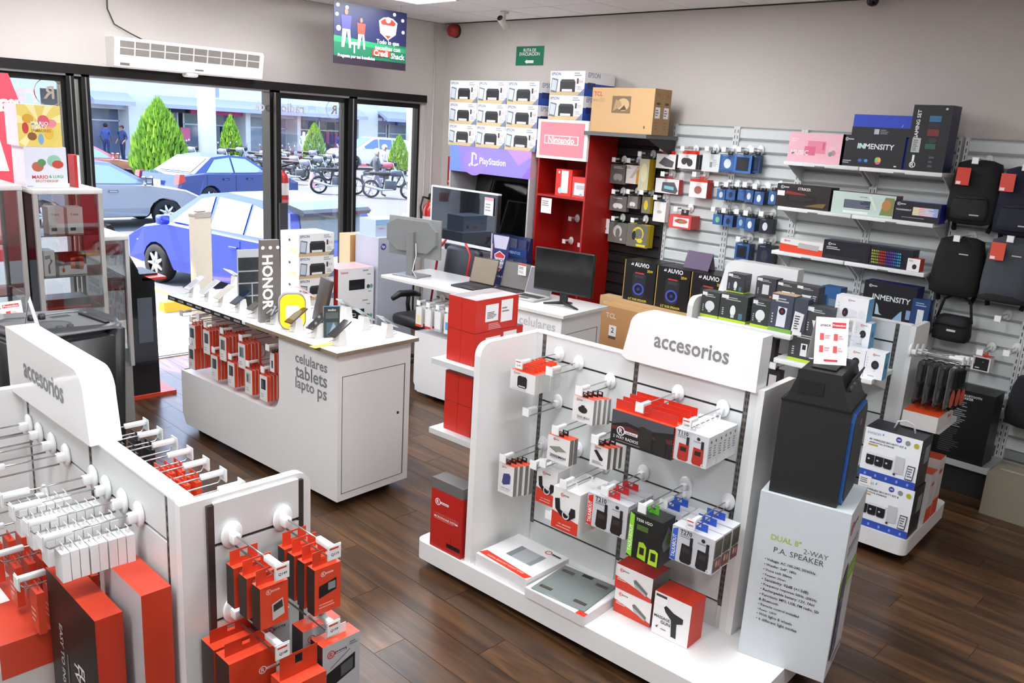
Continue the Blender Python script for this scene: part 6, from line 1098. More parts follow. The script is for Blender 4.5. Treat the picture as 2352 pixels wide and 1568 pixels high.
# microphone box on the far end, red boxes on its end shelves
mx = carton('microphone_box', 'red microphone system box standing on gondola base end', 'box', GR.w(-.16, .44, .1615), GR.rz, .235, .10, .34, '#b41f18')
a, l = draw(logo('F', .22, .80, .020, .235, .34, '#f0efed', '#f0efed', ink='#2a2a2a') + [('t', 'F', .5, .60, .8, '2 WIRELESS HANDHELD', '#d46a5c', True), ('t', 'F', .5, .55, .76, 'MICROPHONE SYSTEM', '#f2e6e3', True), ('r', 'F', .55, .10, .98, .17, '#1a1114'), ('r', 'F', .68, .17, .69, .28, '#1a1114'), ('l', 'F', .12, .5, .8, .53, 1, '#d46a5c')], .235, .1, .34); a.obj('printed_artwork', mx); l.obj('lettering', mx)
m = MB(); m.box(-.1175, .1175, 0, .10, .341, .40, mat('#6d6a68', 0.35, alpha=.85)); m.obj('grey_top_sleeve', mx)
for z, lb in ((1.19, 'upper'), (.80, 'lower')):
    q = MB(); q.box(-.38-grc, -.025-grc, -.38, .30, z-.03, z, mat('#c6c8c6', .4)); q.obj('end_shelf', gr)
def redbox(w, t, h, top=True): return [('r', 'R', .22, .30, .52, .82, '#ecebe8'), ('l', 'R', .26, .38, .48, .6, 5, '#2c2c2e'), ('r', 'R', .58, .22, .86, .90, '#e9e8e6'), ('l', 'R', .6, .5, .8, .7, 2, '#8a8a8a'), ('l', 'R', .3, .04, .6, .24, 4, '#e3a59d'), ('r', 'T', .0, .3, 1, .5, '#b9b4b2')]
for zb_, rows_ in ((1.19, ((.175, .33), (.175, .38))), (.80, ((.165, .36), (.165, .36)))):
    z = zb_
    for k, (h, dep) in enumerate(list(rows_)[::-1]):
        for j in range(2):
            u = -.27+.10*j; o = carton('speaker_kit_box', 'red shipping box on ' + ('upper' if zb_ > 1 else 'lower') + ' end shelf of gondola, ' + ['bottom', 'top'][k] + ' layer ' + ['outer', 'inner'][j], 'box', GR.w(u, .33, z+.001), GR.rz, .098, dep, h-.002, '#c22a1e', redbox(.098, dep, h) if j == 1 else [('r', 'T', .1, .0, .9, 1, '#8d8886')], group='red shipping boxes on gondola end shelves', sides='#c22a1e', top='#a9a4a2' if k == 1 else '#241c1c')
        z += h
# ---------------------------------------------------------------- boxed and bare PA speakers
PA_ = Frame(3.189, 1.58, 192.8)
BUL = ['Voltage: AC 100-240, 50/60Hz', 'Woofer: 2x8", 180z', 'Voice coil: 38mm', 'Tweeter: 25mm', 'Sensitivity: 92dB (+/-3dB)', 'Frequency response: 50Hz -20KHz', 'Rechargeable battery: 12V, 7AH', 'Functions: MP3, USB, FM radio, SD', '& Bluetooth', 'Remote control included', 'Power: 120W', 'With lights & wheels', '6 different light modes']
def pa(w, t, h):
    P = [('t', 'F', .36, .755, .34, 'DUAL 8"', '#a4bd4e', True), ('t', 'F', .70, .725, .27, '2-WAY', '#5a5c5c'), ('t', 'F', .52, .685, .56, 'P.A. SPEAKER', '#4c4e4e')]
    for i, s in enumerate(BUL): wd = .0205*len(s)+.0; P.append(('t', 'F', .155+wd/2, .615-.0305*i, wd, ('• ' if s[0] != '&' else '  ')+s, '#2c2d2e', True))
    P += logo('R', .22, .885, .032, t, h, RED, INK) + [('t', 'R', .5, .765, .6, 'PARLANTE ACTIVO', '#555', True), ('t', 'R', .5, .735, .66, 'DUAL DE 8" DE 2 VIAS', '#555', True), ('r', 'R', .0, .50, 1, .60, '#86b53c'), ('t', 'R', .72, .55, .36, '1000W PMPO', '#cfe39a', True), ('t', 'R', .70, .46, .4, '20.000W', '#9fb86a'), ('p', 'R', [(.14, .60), (.36, .66), (.40, .64), (.42, .16), (.38, .12), (.14, .10), (.10, .12), (.10, .56)], '#6a3c3c'), ('p', 'R', [(.15, .59), (.35, .64), (.37, .62), (.38, .17), (.35, .14), (.15, .12), (.13, .14), (.13, .56)], '#55597a'), ('e', 'R', .255, .40, .09, .07, '#8a8fae'), ('e', 'R', .255, .40, .06, .045, '#33384f'), ('e', 'R', .25, .22, .09, .07, '#8a8fae'), ('e', 'R', .25, .22, .06, .045, '#33384f'), ('l', 'R', .3, .04, .9, .08, 1, '#8a8a8a')]
    return P
carton('speaker_carton', 'tall white dual speaker carton standing on gondola base', 'box', PA_.w(.225, 0.0, .1615), PA_.rz, .375, .355, .79, '#c9cfd2', pa(.375, .355, .79), sides='#ccd0d2', top='#c9d2d3')
sp = thing('party_speaker', 'black angular speaker with blue trim on white carton', 'speaker', PA_.w(.205, -.02, .9535), PA_.rz); bk = mat('#1e2021', .5, bump=.2, scale=200)
W2, T2, H2 = .28, .32, .56
m = MB(); m.prism([(-W2/2, .0), (W2/2, .0), (W2/2, H2*.74), (W2/2-.02, H2*.78), (W2/2-.06, H2), (-W2/2+.06, H2), (-W2/2+.02, H2*.78), (-W2/2, H2*.74)], .0, T2, bk); m.obj('cabinet', sp)
q = MB(); q.box(-W2/2-.003, W2/2+.003, -.003, T2+.003, H2*.735, H2*.75, mat('#0e0f10', .4)); q.obj('seam_band', sp)
q = MB(); q.prism([(.02, .03), (.05, .0), (T2-.04, .0), (T2-.0, .03), (T2, H2*.66), (T2-.03, H2*.72), (.05, H2*.72), (.02, H2*.66)], W2/2, W2/2+.012, mat('#2a5fa8', .4), axis='x'); q.obj('blue_trim', sp)
q = MB(); q.prism([(.035, .04), (.06, .015), (T2-.05, .015), (T2-.015, .04), (T2-.015, H2*.65), (T2-.04, H2*.70), (.06, H2*.70), (.035, H2*.65)], W2/2+.012, W2/2+.016, mat('#34373a', .6, bump=.5, scale=300), axis='x'); gr_ = q.obj('grille', sp); q = MB(); q.disc((W2/2+.0165, T2*.55, H2*.60), .016, mat('#b3442c', .4), 'x', 16); q.obj('round_badge', gr_)
q = MB(); q.box(-.08, .02, -.004, .0, H2*.82, H2*.92, mat('#0a0a0b', .6)); q.obj('handle_recess', sp)
M = Matrix.Translation((W2/2-.04, T2*.5, H2*.89)) @ Matrix.Rotation(math.radians(18), 4, 'Y'); q = MB(); q.box(0, .006, -.13, .13, -.06, .05, mat('#26282a', .4), M); cp = q.obj('control_panel', sp)
for a, b in ((-.08, .0), (-.01, .0), (.07, .0)):
    q = MB(); q.lathe([(0, .012), (.014, .012), (.016, 0)], mat('#4a4d50', .4), 14, M @ Matrix.Translation((.006, a, b)) @ Matrix.Rotation(math.pi/2, 4, 'Y')); q.obj('knob', cp)
q = MB(); q.box(-.05, .05, .04, .28, H2, H2+.012, mat('#141516', .5), bev=.004); q.obj('top_tray', sp)
def tentcard(loc, rz, label, w=.125, h=.17, sp_=.05, text=True):
    r = thing('tent_card', label, 'card', loc, rz); wp_ = pm('#f0efed'); m = MB(); m.prism([(-sp_, 0), (-sp_+.002, 0), (.001, h), (-.001, h)], -w/2, w/2, wp_, axis='x'); fr_ = m.obj('front_leaf', r); m = MB(); m.prism([(sp_-.002, 0), (sp_, 0), (.001, h), (-.001, h)], -w/2, w/2, pm('#b9bab9'), axis='x'); m.obj('rear_leaf', r)
    if text:
        fm = lambda face, ww, tt, hh: ((lambda a, b, o: (-w/2+a*w, -sp_+sp_*b-o, b*h)), w, h)
        P = [('t', 'F', .30, .84, .34, 'Shack', '#3a3a3d', True), ('r', 'F', .50, .78, .92, .90, '#d23a3f'), ('t', 'F', .71, .84, .38, 'Protection', '#f4f4f4', True), ('r', 'F', .3, .07, .72, .11, '#d23a3f')]
        for x in (.14, .56):
            for y in (.26, .52): P += [('r', 'F', x, y, x+.12, y+.14, '#dc5a5a'), ('l', 'F', x+.15, y+.02, x+.32, y+.12, 2, '#e0a9a9')]
        a, l = draw(P, w, 0, h, fmap=fm); a.obj('printed_artwork', fr_); l.obj('lettering', fr_)
    return r
tentcard(PA_.w(.19, -.16, .9535+H2+.013), PA_.rz+math.radians(30), 'white and red protection tent card on black speaker', .135, .19)
# ---------------------------------------------------------------- rear gondola with smart home boxes
GB = Frame(5.0, 1.5, 183.5); GP = Frame(5.0-GB.n.x*.40, 1.5-GB.n.y*.40, 183.5)
gb = gondola(GP, 'white gondola of smart bulbs and cameras in front of slat wall', -1.55, -.25, (-1.60, .05, .42, .42), (-1.53, -1.0, None, 1.5, 'l'), (-1.47, -.90, -.33), end_panel=.30); gbc = gb['uc']
def gshelf(u0, u1, z, label='shelf_board'):
    q = MB(); q.box(u0-gbc, u1-gbc, -.40, -.013, z-.03, z, mat('#e6e8e7', .35), bev=.003); o = q.obj('shelf_board', gb)
    for u in (u0+.03, u1-.03):
        k = MB(); k.prism([(-.013, z-.14), (-.013, z-.031), (-.33, z-.031)], u-gbc-.004, u-gbc+.004, mat('#e0e2e1', .4), axis='x'); k.obj('bracket', gb)
gshelf(-1.50, -.84, 1.232); gshelf(-.93, -.31, 1.07); gshelf(-.93, -.31, .52)
DG = '#3b3f3f'
def bulb(kind, foot='#b7d433'):
    def f(w, t, h):
        P = [('r', 'F', 0, 0, 1, .10, foot), ('r', 'R', 0, 0, 1, .10, foot), ('l', 'F', .2, .78, .75, .92, 2, '#b9bdbb'), ('l', 'F', .1, .2, .18, .5, 4, '#cfd3d1')] if foot else [('l', 'F', .2, .8, .75, .92, 2, '#b9bdbb'), ('l', 'F', .1, .2, .18, .5, 4, '#cfd3d1')]
        if kind == 'globe': P += [('e', 'F', .5, .45, .26, .20, '#dfe7e5'), ('r', 'F', .42, .2, .58, .3, '#cdd5d3')]
        if kind == 'candle': P += [('e', 'F', .5, .42, .10, .20, '#e9efea'), ('r', 'F', .44, .16, .56, .28, '#cdd5d3'), ('r', 'F', .72, .14, .86, .36, '#4f7f8a')]
        if kind == 'spot': P += [('p', 'F', [(.28, .56), (.72, .56), (.58, .22), (.42, .22)], '#eceeed'), ('r', 'F', .42, .12, .58, .24, '#dcdedd'), ('l', 'F', .76, .3, .95, .6, 3, '#cfd3d1')]
        if kind == 'plug': P += [('r', 'F', .34, .22, .68, .68, '#d9dad8'), ('e', 'F', .8, .14, .06, .05, '#e07a3a')]
        if kind == 'bell': P += [('p', 'F', [(.32, .14), (.70, .14), (.72, .66), (.34, .68)], '#dfe3ec'), ('e', 'F', .52, .56, .14, .10, '#23232a'), ('e', 'F', .52, .56, .05, .04, '#8a2a2a')]
        if kind == 'door': P += [('r', 'F', .34, .2, .52, .62, '#e9ebee'), ('r', 'F', .38, .42, .48, .58, '#2a2a2f'), ('r', 'F', .60, .18, .76, .32, '#e9ebee')]
        P.append(('r', 'F', .04, .84, .30, .97, '#e9e8e6')); P += [('l', 'R', .2, .3, .8, .7, 3, '#58605e')]
        return P
    return f
def gb_item(tl, br, z, t, name, label, col, pr, d=0.36, **kw): return boxpx(GP, d, tl, br, t, name, label, 'box', col, pr, z=z, **kw)
Z1 = 1.232
bl1 = [((1613, 666), (1650, 722), 'globe', 'globe bulb box nearest rounded post'), ((1656, 672), (1714, 730), 'candle', 'wide candle bulb box'), ((1729, 685), (1766, 740), 'globe', 'globe bulb box beside doorbell box')]
for tl, br, k, lb in bl1: gb_item(tl, br, Z1, .10, 'smart_bulb_box', 'dark box with lime foot on gondola shelf, ' + lb, DG, bulb(k))
gb_item((1773, 672), (1820, 746), Z1, .10, 'doorbell_box', 'dark blue grey box showing white video doorbell', '#474d5c', bulb('bell', '#7fae4a'), top='#c9a98a'); 
gb_item((1823, 683), (1850, 748), Z1, .08, 'smart_bulb_box', 'dark box with barcode sheet beside doorbell box', '#434a55', lambda w, t, h: [('p', 'F', [(.1, .1), (.7, .05), (.85, .6), (.2, .65)], '#e4e5e3'), ('l', 'F', .25, .15, .6, .55, 6, '#3a3a3c')])
zu = Z1+.175
for tl, br, k, lb in [((1673, 620), (1708, 672), 'candle', 'candle bulb box on the wide candle box'), ((1741, 616), (1781, 672), 'plug', 'switch box with orange dot'), ((1789, 622), (1829, 676), 'spot', 'spot bulb box over doorbell box'), ((1833, 628), (1880, 684), 'spot', 'spot bulb box at shelf end')]:
    u, z0, w, h = at_face(GP, tl[0], tl[1], br[0], br[1], .26); carton('smart_bulb_box', 'dark box in upper layer of gondola shelf, ' + lb, 'box', GP.w(u, .26, zu), GP.rz, w*.96, .10, h, '#3d3f44', bulb(k, '#b7d433' if k == 'candle' else None)(w, .1, h))
for k in range(5):
    carton('smart_bulb_box', 'plain dark bulb box under the upper layer, hidden in second rank', 'box', GP.w(-1.36+.125*k, .24, Z1+.001), GP.rz, .11, .10, .172, '#3a3d41', (), group='second rank of bulb boxes')
gb_item((1816, 756), (1893, 822), 1.07, .14, 'doorbell_box', 'large dark box with lime foot showing door sensor', DG, bulb('door')); 
gb_item((1854, 700), (1905, 757), 1.07+.165, .11, 'smart_bulb_box', 'dark spot bulb box standing on large sensor box', '#45474c', bulb('spot', None), d=.35)
LB = '#62b4e6'
def camera_pr(kind):
    def f(w, t, h):
        P = R_('F', .42, .88, .008, w, h, word='radioshack', c2='#555')+[('l', 'F', .08, .4, .16, .8, 4, '#cfd3d6'), ('l', 'F', .25, .06, .7, .14, 1, '#b9bdc0')]
        if kind == 'bullet': P += [('p', 'F', [(.26, .48), (.36, .62), (.70, .56), (.70, .36), (.36, .30)], '#dfe2e8'), ('e', 'F', .34, .46, .09, .15, '#26262b'), ('e', 'F', .84, .48, .10, .14, '#e3e5ea'), ('e', 'F', .32, .45, .03, .05, '#8a3a3a')]
        if kind == 'cube': P += [('e', 'F', .55, .52, .20, .16, '#242429'), ('e', 'F', .55, .52, .10, .08, '#3b3b42'), ('r', 'F', .52, .26, .58, .36, '#d9dbdf'), ('e', 'R', .5, .5, .2, .12, '#2d6fa0')]
        if kind == 'solar': P += [('p', 'F', [(.1, .42), (.42, .40), (.55, .74), (.22, .76)], '#4a4f55'), ('e', 'F', .62, .42, .10, .18, '#e3e6ea'), ('e', 'F', .58, .42, .05, .14, '#26262b')]
        return P
    return f
def cam_box(tl, br, z, t, kind, label, d=.36): return gb_item(tl, br, z, t, 'camera_box', label, '#eef0f1', camera_pr(kind), d=d, sides=LB, top='#eef0f1')
c_ = cam_box((1909, 742), (1976, 812), 1.255, .10, 'bullet', 'white bullet camera box with blue side, lower of two', .26); hh = max(v.co.z for v in c_.data.vertices); uu = (c_.location-GP.o).dot(GP.u)
cam_w = 2*max(v.co.x for v in c_.data.vertices)
carton('camera_box', 'white bullet camera box with blue side, upper of two', 'box', GP.w(uu+.004, .26, 1.255+hh+.001), GP.rz, cam_w, .10, .185, '#eef0f1', camera_pr('bullet')(cam_w, .1, .185), sides=LB, top='#eef0f1')
carton('camera_box', 'plain white camera box supporting the bullet camera boxes', 'box', GP.w(uu-.0, .26, 1.071), GP.rz, cam_w, .12, .182, '#eef0f1', (), sides=LB, top='#eef0f1')
cam_box((1906, 806), (1944, 850), 1.07, .05, 'solar', 'white solar camera box with dark panel picture', .33)
cam_box((1945, 797), (1983, 852), 1.07, .08, 'cube', 'white cube camera box next to solar camera box', .37); cam_box((1990, 803), (2028, 860), 1.07, .08, 'cube', 'white cube camera box at front shelf corner', .37)
for x, lb in ((-.565, 'white cube camera box in rear rank of shelf'), (-.455, 'white cube camera box in rear rank at shelf end')):
    carton('camera_box', lb, 'box', GP.w(x, .26, 1.071), GP.rz, .095, .09, .155, '#eef0f1', camera_pr('cube')(.095, .09, .155), sides=LB, top='#eef0f1')
    carton('camera_box', lb.replace('rear rank', 'upper rear rank'), 'box', GP.w(x, .26, 1.2255), GP.rz, .095, .09, .15, '#eef0f1', camera_pr('cube')(.095, .09, .15), sides=LB, top='#eef0f1')
# dark smart plug boxes on hooks below, security kits on the base
for k, (u, z) in enumerate(((-1.02, 1.02), (-.96, .82), (-1.02, .62))):
    carton('smart_plug_box', 'dark hanging smart plug box under bulb shelf, ' + ['highest', 'middle', 'lowest'][k], 'box', GP.w(u, .30, z-.02), GP.rz, .10, .06, .16, '#2b2427', [('r', 'F', .25, .25, .75, .8, '#c9c4bf'), ('l', 'F', .1, .05, .6, .15, 2, '#8a8a8a')], tab=(.04, .025)); hook(gb, u-gbc, z+.17, .32)
def swann(w, t, h):
    P = [('t', 'F', .16, .90, .24, 'swann', '#9fb3c4', True), ('p', 'F', [(.30, .90), (.33, .95), (.34, .90)], '#3a9ad9'), ('t', 'F', .42, .78, .66, '4K WIRELESS SECURITY KIT &', '#3c3f46', True), ('t', 'F', .32, .72, .44, '64GB LOCAL STORAGE', '#3c3f46', True), ('r', 'F', .09, .655, .26, .685, '#c9a23a'), ('e', 'F', .60, .90, .05, .055, '#2f3f98'), ('t', 'F', .60, .90, .06, '180', '#e9e9f2', True), ('e', 'F', .76, .88, .045, .05, '#8a8d8f'), ('e', 'F', .91, .87, .045, .05, '#b3ab3a'), ('r', 'F', 0, 0, 1, .15, '#3551b0'), ('r', 'R', .0, 0, 1, 1, '#1b1c22'), ('r', 'R', .45, .45, .9, .8, '#8a8d92'), ('l', 'R', .1, .1, .4, .8, 6, '#3a3c44')]
    for k in range(3): x = .09+.16*k; P += [('p', 'F', [(x, .30), (x+.02, .27), (x+.13, .27), (x+.15, .30), (x+.15, .47), (x+.13, .50), (x+.02, .50), (x, .47)], '#202026'), ('e', 'F', x+.05, .38, .02, .018, '#cfd3d8'), ('r', 'F', x, .47, x+.15, .52, '#e3e4e6')]
    P += [('r', 'F', .60, .24, .76, .58, '#c3c6c9'), ('r', 'F', .60, .19, .64, .23, '#2a2a2d'), ('p', 'F', [(.81, .17), (.94, .17), (.96, .46), (.83, .46)], '#2a2a2e'), ('p', 'F', [(.82, .19), (.93, .19), (.945, .44), (.84, .44)], '#dfe2e4'), ('l', 'F', .84, .22, .93, .42, 4, '#5d6a72')]
    P += [('e', 'F', .12+.19*k, .075, .02, .03, '#8fa3d8') for k in range(5)]
    return P
k1 = carton('security_kit_box', 'white and blue wireless security kit box, lower one on base', 'box', GB.w(-.125, -.0, .161), GB.rz, .325, .21, .31, '#eceff0', swann(.325, .21, .31), sides='#1b1c22', top='#191b26')
k2 = dup(k1, GB.w(-.135, -.005, .472), label='white and blue wireless security kit box with handle, upper one')
m = MB(); m.tube([(-.03, .10, .312), (-.015, .10, .36), (.03, .10, .375), (.075, .10, .36), (.09, .10, .312)], .006, mat('#c9ced0', .4), 8); m.obj('carry_handle', k2)
dup(k1, GB.w(-.60, -.03, .522), label='white and blue wireless security kit box on middle shelf behind speaker')
carton('camera_box', 'white and blue tall camera box on base behind speaker carton', 'box', GB.w(-.52, -.02, .161), GB.rz, .20, .20, .30, '#eceff0', [('r', 'F', .2, .3, .8, .7, '#d3d8da')], sides='#2f6fb0')
carton('price_card', 'white price card clipped on the lower security kit', 'card', GB.w(-.25, .004, .42), GB.rz, .07, .0015, .06, '#f0f0ee', [('l', 'F', .1, .2, .9, .8, 3, '#77797a')])
# end of the rear gondola: cable blisters and orange boxes
EB_ = Frame(GB.w(-.217, -.40, 0).x, GB.w(-.217, -.40, 0).y, GB.rz*180/math.pi+0.0 if False else -86.5)
ex0 = 0.0
def end_hook(x, z, L): hook(gb, -.217-gbc, z, L, -(0)+x*1.0, True, rz=math.pi/2)
for k, (x, z) in enumerate(((-.08, 1.22), (.06, 1.20), (.18, 1.18))):
    end_hook(x, z, .30)
    p0 = GP.w(-.217, -x, 0)
    for j in range(4):
        b_ = MB(); r_ = thing('cable_blister', 'clear cable blister pack with black red plug on gondola end, ' + ['left', 'middle', 'right'][k] + ' hook', 'pack', GP.w(-.217+.27-.06*j, -x, z-.31), GP.rz+math.pi/2, 'clear blisters on ' + ['left', 'middle', 'right'][k] + ' end hook')
        m = MB(); m.prism(rrect(.13, .27, .03), -.012, .014, clear()); m.obj('blister_shell', r_); m = MB(); m.prism(rrect(.12, .26, .025, .005), .014, .016, pm('#a9acab' if j else '#c6c6c4')); m.obj('backing_card', r_)
        m = MB(); m.lathe([(0, -.01), (.042, -.01), (.045, 0), (.042, .01), (0, .01)], mat('#241c1c', .5), 18, Matrix.Translation((0, 0, .075)) @ Matrix.Rotation(math.pi/2, 4, 'X')); m.obj('cable_coil', r_); m = MB(); m.box(-.02, .02, -.008, .008, .14, .24, mat('#1c1c1e', .5)); m.obj('plug', r_)
        if j == 0: m = MB(); m.disc((0, -.0135, .075), .055, mat('#cf4a2a', .5), 'y', 22); m.obj('orange_disc', r_)
def orange_case(w, t, h): return [('r', 'F', 0, 0, 1, .3, ORG), ('l', 'F', .2, .7, .7, .85, 1, '#c9402a'), ('r', 'R', 0, 0, 1, .3, ORG), ('p', 'F', [(.3, .4), (.7, .5), (.6, .6), (.35, .56)], '#c9c6c3')]
q = MB(); q.box(-.19-gbc, .04-gbc, -.10, .28, .755, .785, lam()); q.obj('end_shelf', gb)
carton('lamp_box', 'orange topped white box on gondola end shelf', 'box', GP.w(.045, .05, .79), GP.rz+math.pi/2, .34, .2, .10, '#dedbd6', [('t', 'F', .75, .65, .25, 'flexo', '#c9402a', True), ('p', 'F', [(.7, .1), (.9, .3), (.86, .4)], '#b9b5b0')], sides='#c9c5c0', top='#d8481f')
for k in range(2): carton('lamp_box', 'tall orange and white lamp box on base end, ' + ['by security kits', 'outermost'][k], 'box', GP.w(.045, .03-.14*k, .161), GP.rz+math.pi/2, .13, .18, .33+.06*k, '#d3cfca', orange_case(.13, .18, .33), sides='#d3cfca', top='#d8481f')
for x, z in ((-1.62, 1.24), (-1.62, 1.20)): pass
# black speaker box, floor carton and bags on the slat wall
boxpx(WB, .40, (2150, 880), (2262, 1040), .22, 'speaker_box', 'large black bluetooth speaker box on grey base shelf', 'box', '#0e0f10', lambda w, t, h: [('t', 'F', .56, .93, .46, '2.1CH BLUETOOTH', '#d3d5d5', True), ('t', 'F', .54, .89, .24, 'SPEAKER', '#d3d5d5', True), ('l', 'F', .22, .46, .60, .84, 14, '#8d9090'), ('l', 'F', .22, .08, .56, .44, 12, '#4a4c4c')], z=.25, sides='#121314')
carton('floor_carton', 'plain grey brown carton on the floor under backpacks', 'box', WB.w(-1.18, .62, 0), WB.rz, .42, .35, .30, '#8d8574', [('r', 'T', .1, .42, .9, .5, '#b9b3a2')], sides='#857d6c', top='#8a8372')
# ---------------------------------------------------------------- bags
def bag_shape(w, h, t, m, M=None, top_r=.45, taper=.86):
    bm = bmesh.new(); bmesh.ops.create_cube(bm, size=1)
    for v in bm.verts: v.co = Vector((v.co.x*w, (v.co.y-.5)*-t if False else v.co.y*t, (v.co.z+.5)*h))
    for v in bm.verts:
        if v.co.z > h*.5: v.co.x *= taper; v.co.y *= .72
    bmesh.ops.subdivide_edges(bm, edges=bm.edges[:], cuts=3, use_grid_fill=True)
    for it in range(2): bmesh.ops.smooth_vert(bm, verts=bm.verts[:], factor=.5, use_axis_x=True, use_axis_y=True, use_axis_z=True)
    mb = MB(); mb.bm(bm, m, M, True); return mb
def backpack(sw, cx, cy, w, h, t, label, col, d=None, tagc=None, tagpos=(-.08, .74), tilt=0.0, logo_=True, pocket=True, band=None, two=False):
    d = d or (.14+t); u, zc = WB.px(cx, cy, d-t/2); z0 = zc-h/2
    r = thing('backpack', label, 'backpack', WB.w(u, d-t/2, z0), WB.rz); r.rotation_euler = (0, tilt, WB.rz); fb = mat(col, .9, var=.2, scale=60, bump=.4); fb2 = mat(col, .8, var=.1, scale=30)
    bag_shape(w*1.12, h*1.08, t*1.15, fb).obj('body', r)
    if pocket:
        bag_shape(w*.86, h*.42, t*.34, fb2, Matrix.Translation((0, -t*.5, h*.08))).obj('front_pocket', r); q = MB(); q.tube([(-w*.32, -t*.64, h*.45), (w*.32, -t*.64, h*.45)], .004, mat('#0a0a0b', .4), 6); q.obj('pocket_zip', r)
    q = MB(); q.tube([(-w*.42, -t*.30, h*.55), (-w*.34, -t*.34, h*.86), (0, -t*.30, h*1.0), (w*.34, -t*.34, h*.86), (w*.42, -t*.30, h*.55)], .005, mat('#0c0c0d', .4), 6); q.obj('main_zip', r)
    q = MB(); q.tube([(-.05, 0, h*.98), (-.035, -.01, h*1.06), (.035, -.01, h*1.06), (.05, 0, h*.98)], .009, mat('#111112', .8), 8); q.obj('grab_handle', r)
    for s in (-1, 1):
        q = MB(); q.tube([(s*w*.22, t*.5, h*.9), (s*w*.40, t*.58, h*.5), (s*w*.44, t*.5, h*.12), (s*w*.36, t*.3, -.05)], .016, mat('#111112', .9), 8); q.obj('strap', r)
    if band: bag_shape(w*1.14, h*.30, t*1.18, mat(band, .9), Matrix.Translation((0, 0, -.005))).obj('base_panel', r)
    if logo_: q = MB(); q.box(w*.05, w*.25, -t*.69 if pocket else -t*.53, -t*.685 if pocket else -t*.525, h*.17 if pocket else h*.78, h*.19 if pocket else h*.8, pm('#b9b9b6')); q.obj('name_badge', r)
    if tagc:
        a, b = tagpos; q = MB(); q.box(a-.045, a+.045, -t*.5-.03, -t*.5-.028, b*h-.06, b*h+.06, pm(tagc)); q.box(a-.04, a-.01, -t*.5-.0305, -t*.5-.03, b*h-.055, b*h-.035, pm('#efe9e6')); tg = q.obj('swing_tag', r)
    # hook above, with its white price square
    uc = (WB.o-sw.location).dot(WB.u)*-1; hook(sw, u-uc, z0+h*1.055-sw.location.z, round(max(.15, d), 2), -.055)
    return r
backpack(SW5, 2240, 448, .31, .42, .16, 'black backpack with red swing tag on top hook', '#17171a', tagc='#d23a2a', tagpos=(-.07, .80))
backpack(SW6, 2352, 470, .31, .44, .16, 'navy blue backpack with red tags on top hook', '#171b2b', tagc='#d8483c', tagpos=(-.10, .82))
backpack(SW5, 2200, 617, .31, .40, .18, 'black backpack with small white badge on second hook', '#141416', d=.34, pocket=False, tilt=math.radians(0))
backpack(SW6, 2318, 625, .30, .42, .16, 'charcoal grey backpack with black base and orange tag', '#43474e', d=.34, pocket=False, tagc='#dd5238', tagpos=(-.07, .84), band='#1c1c1e')
r = thing('camera_bag', 'small black camera shoulder bag on lower hook', 'bag', WB.w(*[WB.px(2182, 782, .24)[0], .24, WB.px(2182, 782, .24)[1]]), WB.rz); bkb = mat('#121214', .85, bump=.3, scale=60)
bag_shape(.26, .19, .17, bkb).obj('body', r); bag_shape(.24, .07, .19, mat('#1b1b1e', .8), Matrix.Translation((0, 0, .12))).obj('flap', r); q = MB(); q.box(-.01, .05, -.098, -.096, .085, .10, pm('#c9c9c9')); q.obj('name_badge', r)
q = MB(); q.tube([(-.12, 0, .15), (-.09, 0, .30), (0, 0, .36), (.09, 0, .30), (.12, 0, .15)], .010, mat('#1a1a1c', .9), 8); q.obj('strap', r); _u, _z = WB.px(2182, 782, .24)
uc = (WB.o-SW5.location).dot(WB.u)*-1; hook(SW5, _u-uc, _z+.355-SW5.location.z, .24, -.055)
_u, _z = WB.px(2350, 990, .32); r = thing('duffel_bag', 'big black soft bag hanging low beside speaker box', 'bag', WB.w(_u+.05, .22, _z), WB.rz); bag_shape(.42, .38, .22, mat('#16171a', .9, bump=.4, scale=40)).obj('body', r)
q = MB(); q.tube([(-.14, 0, .33), (-.08, 0, .5), (.06, 0, .52), (.12, 0, .33)], .012, mat('#101012', .9), 8); q.obj('strap', r); uc = (WB.o-SW6.location).dot(WB.u)*-1; hook(SW6, _u+.05-uc, _z+.50-SW6.location.z, .26, -.055)
for x, y in ((2292, 733), (2312, 812)):
    _u, _z = WB.px(x, y, .30); sw = SW5 if _u < -1.465 else SW6; uc = (WB.o-sw.location).dot(WB.u)*-1; hook(sw, _u-uc, _z-sw.location.z, .25, -.055)
# ================================================================ left gondola
GL = Frame(.906, 2.12, 181); GRL = [.25, .48, .72, .96, 1.20]
gl = gondola(GL, 'white gondola of small white boxes and wall mounts near the camera', -1.30, 0, (-1.36, .30, .45, .55), (-1.30, -.56, 'accesorios', 1.468, 'r'), (-1.22, -.62, -.06), top=1.345, grv=GRL, end_panel=.41); glc = gl['uc']
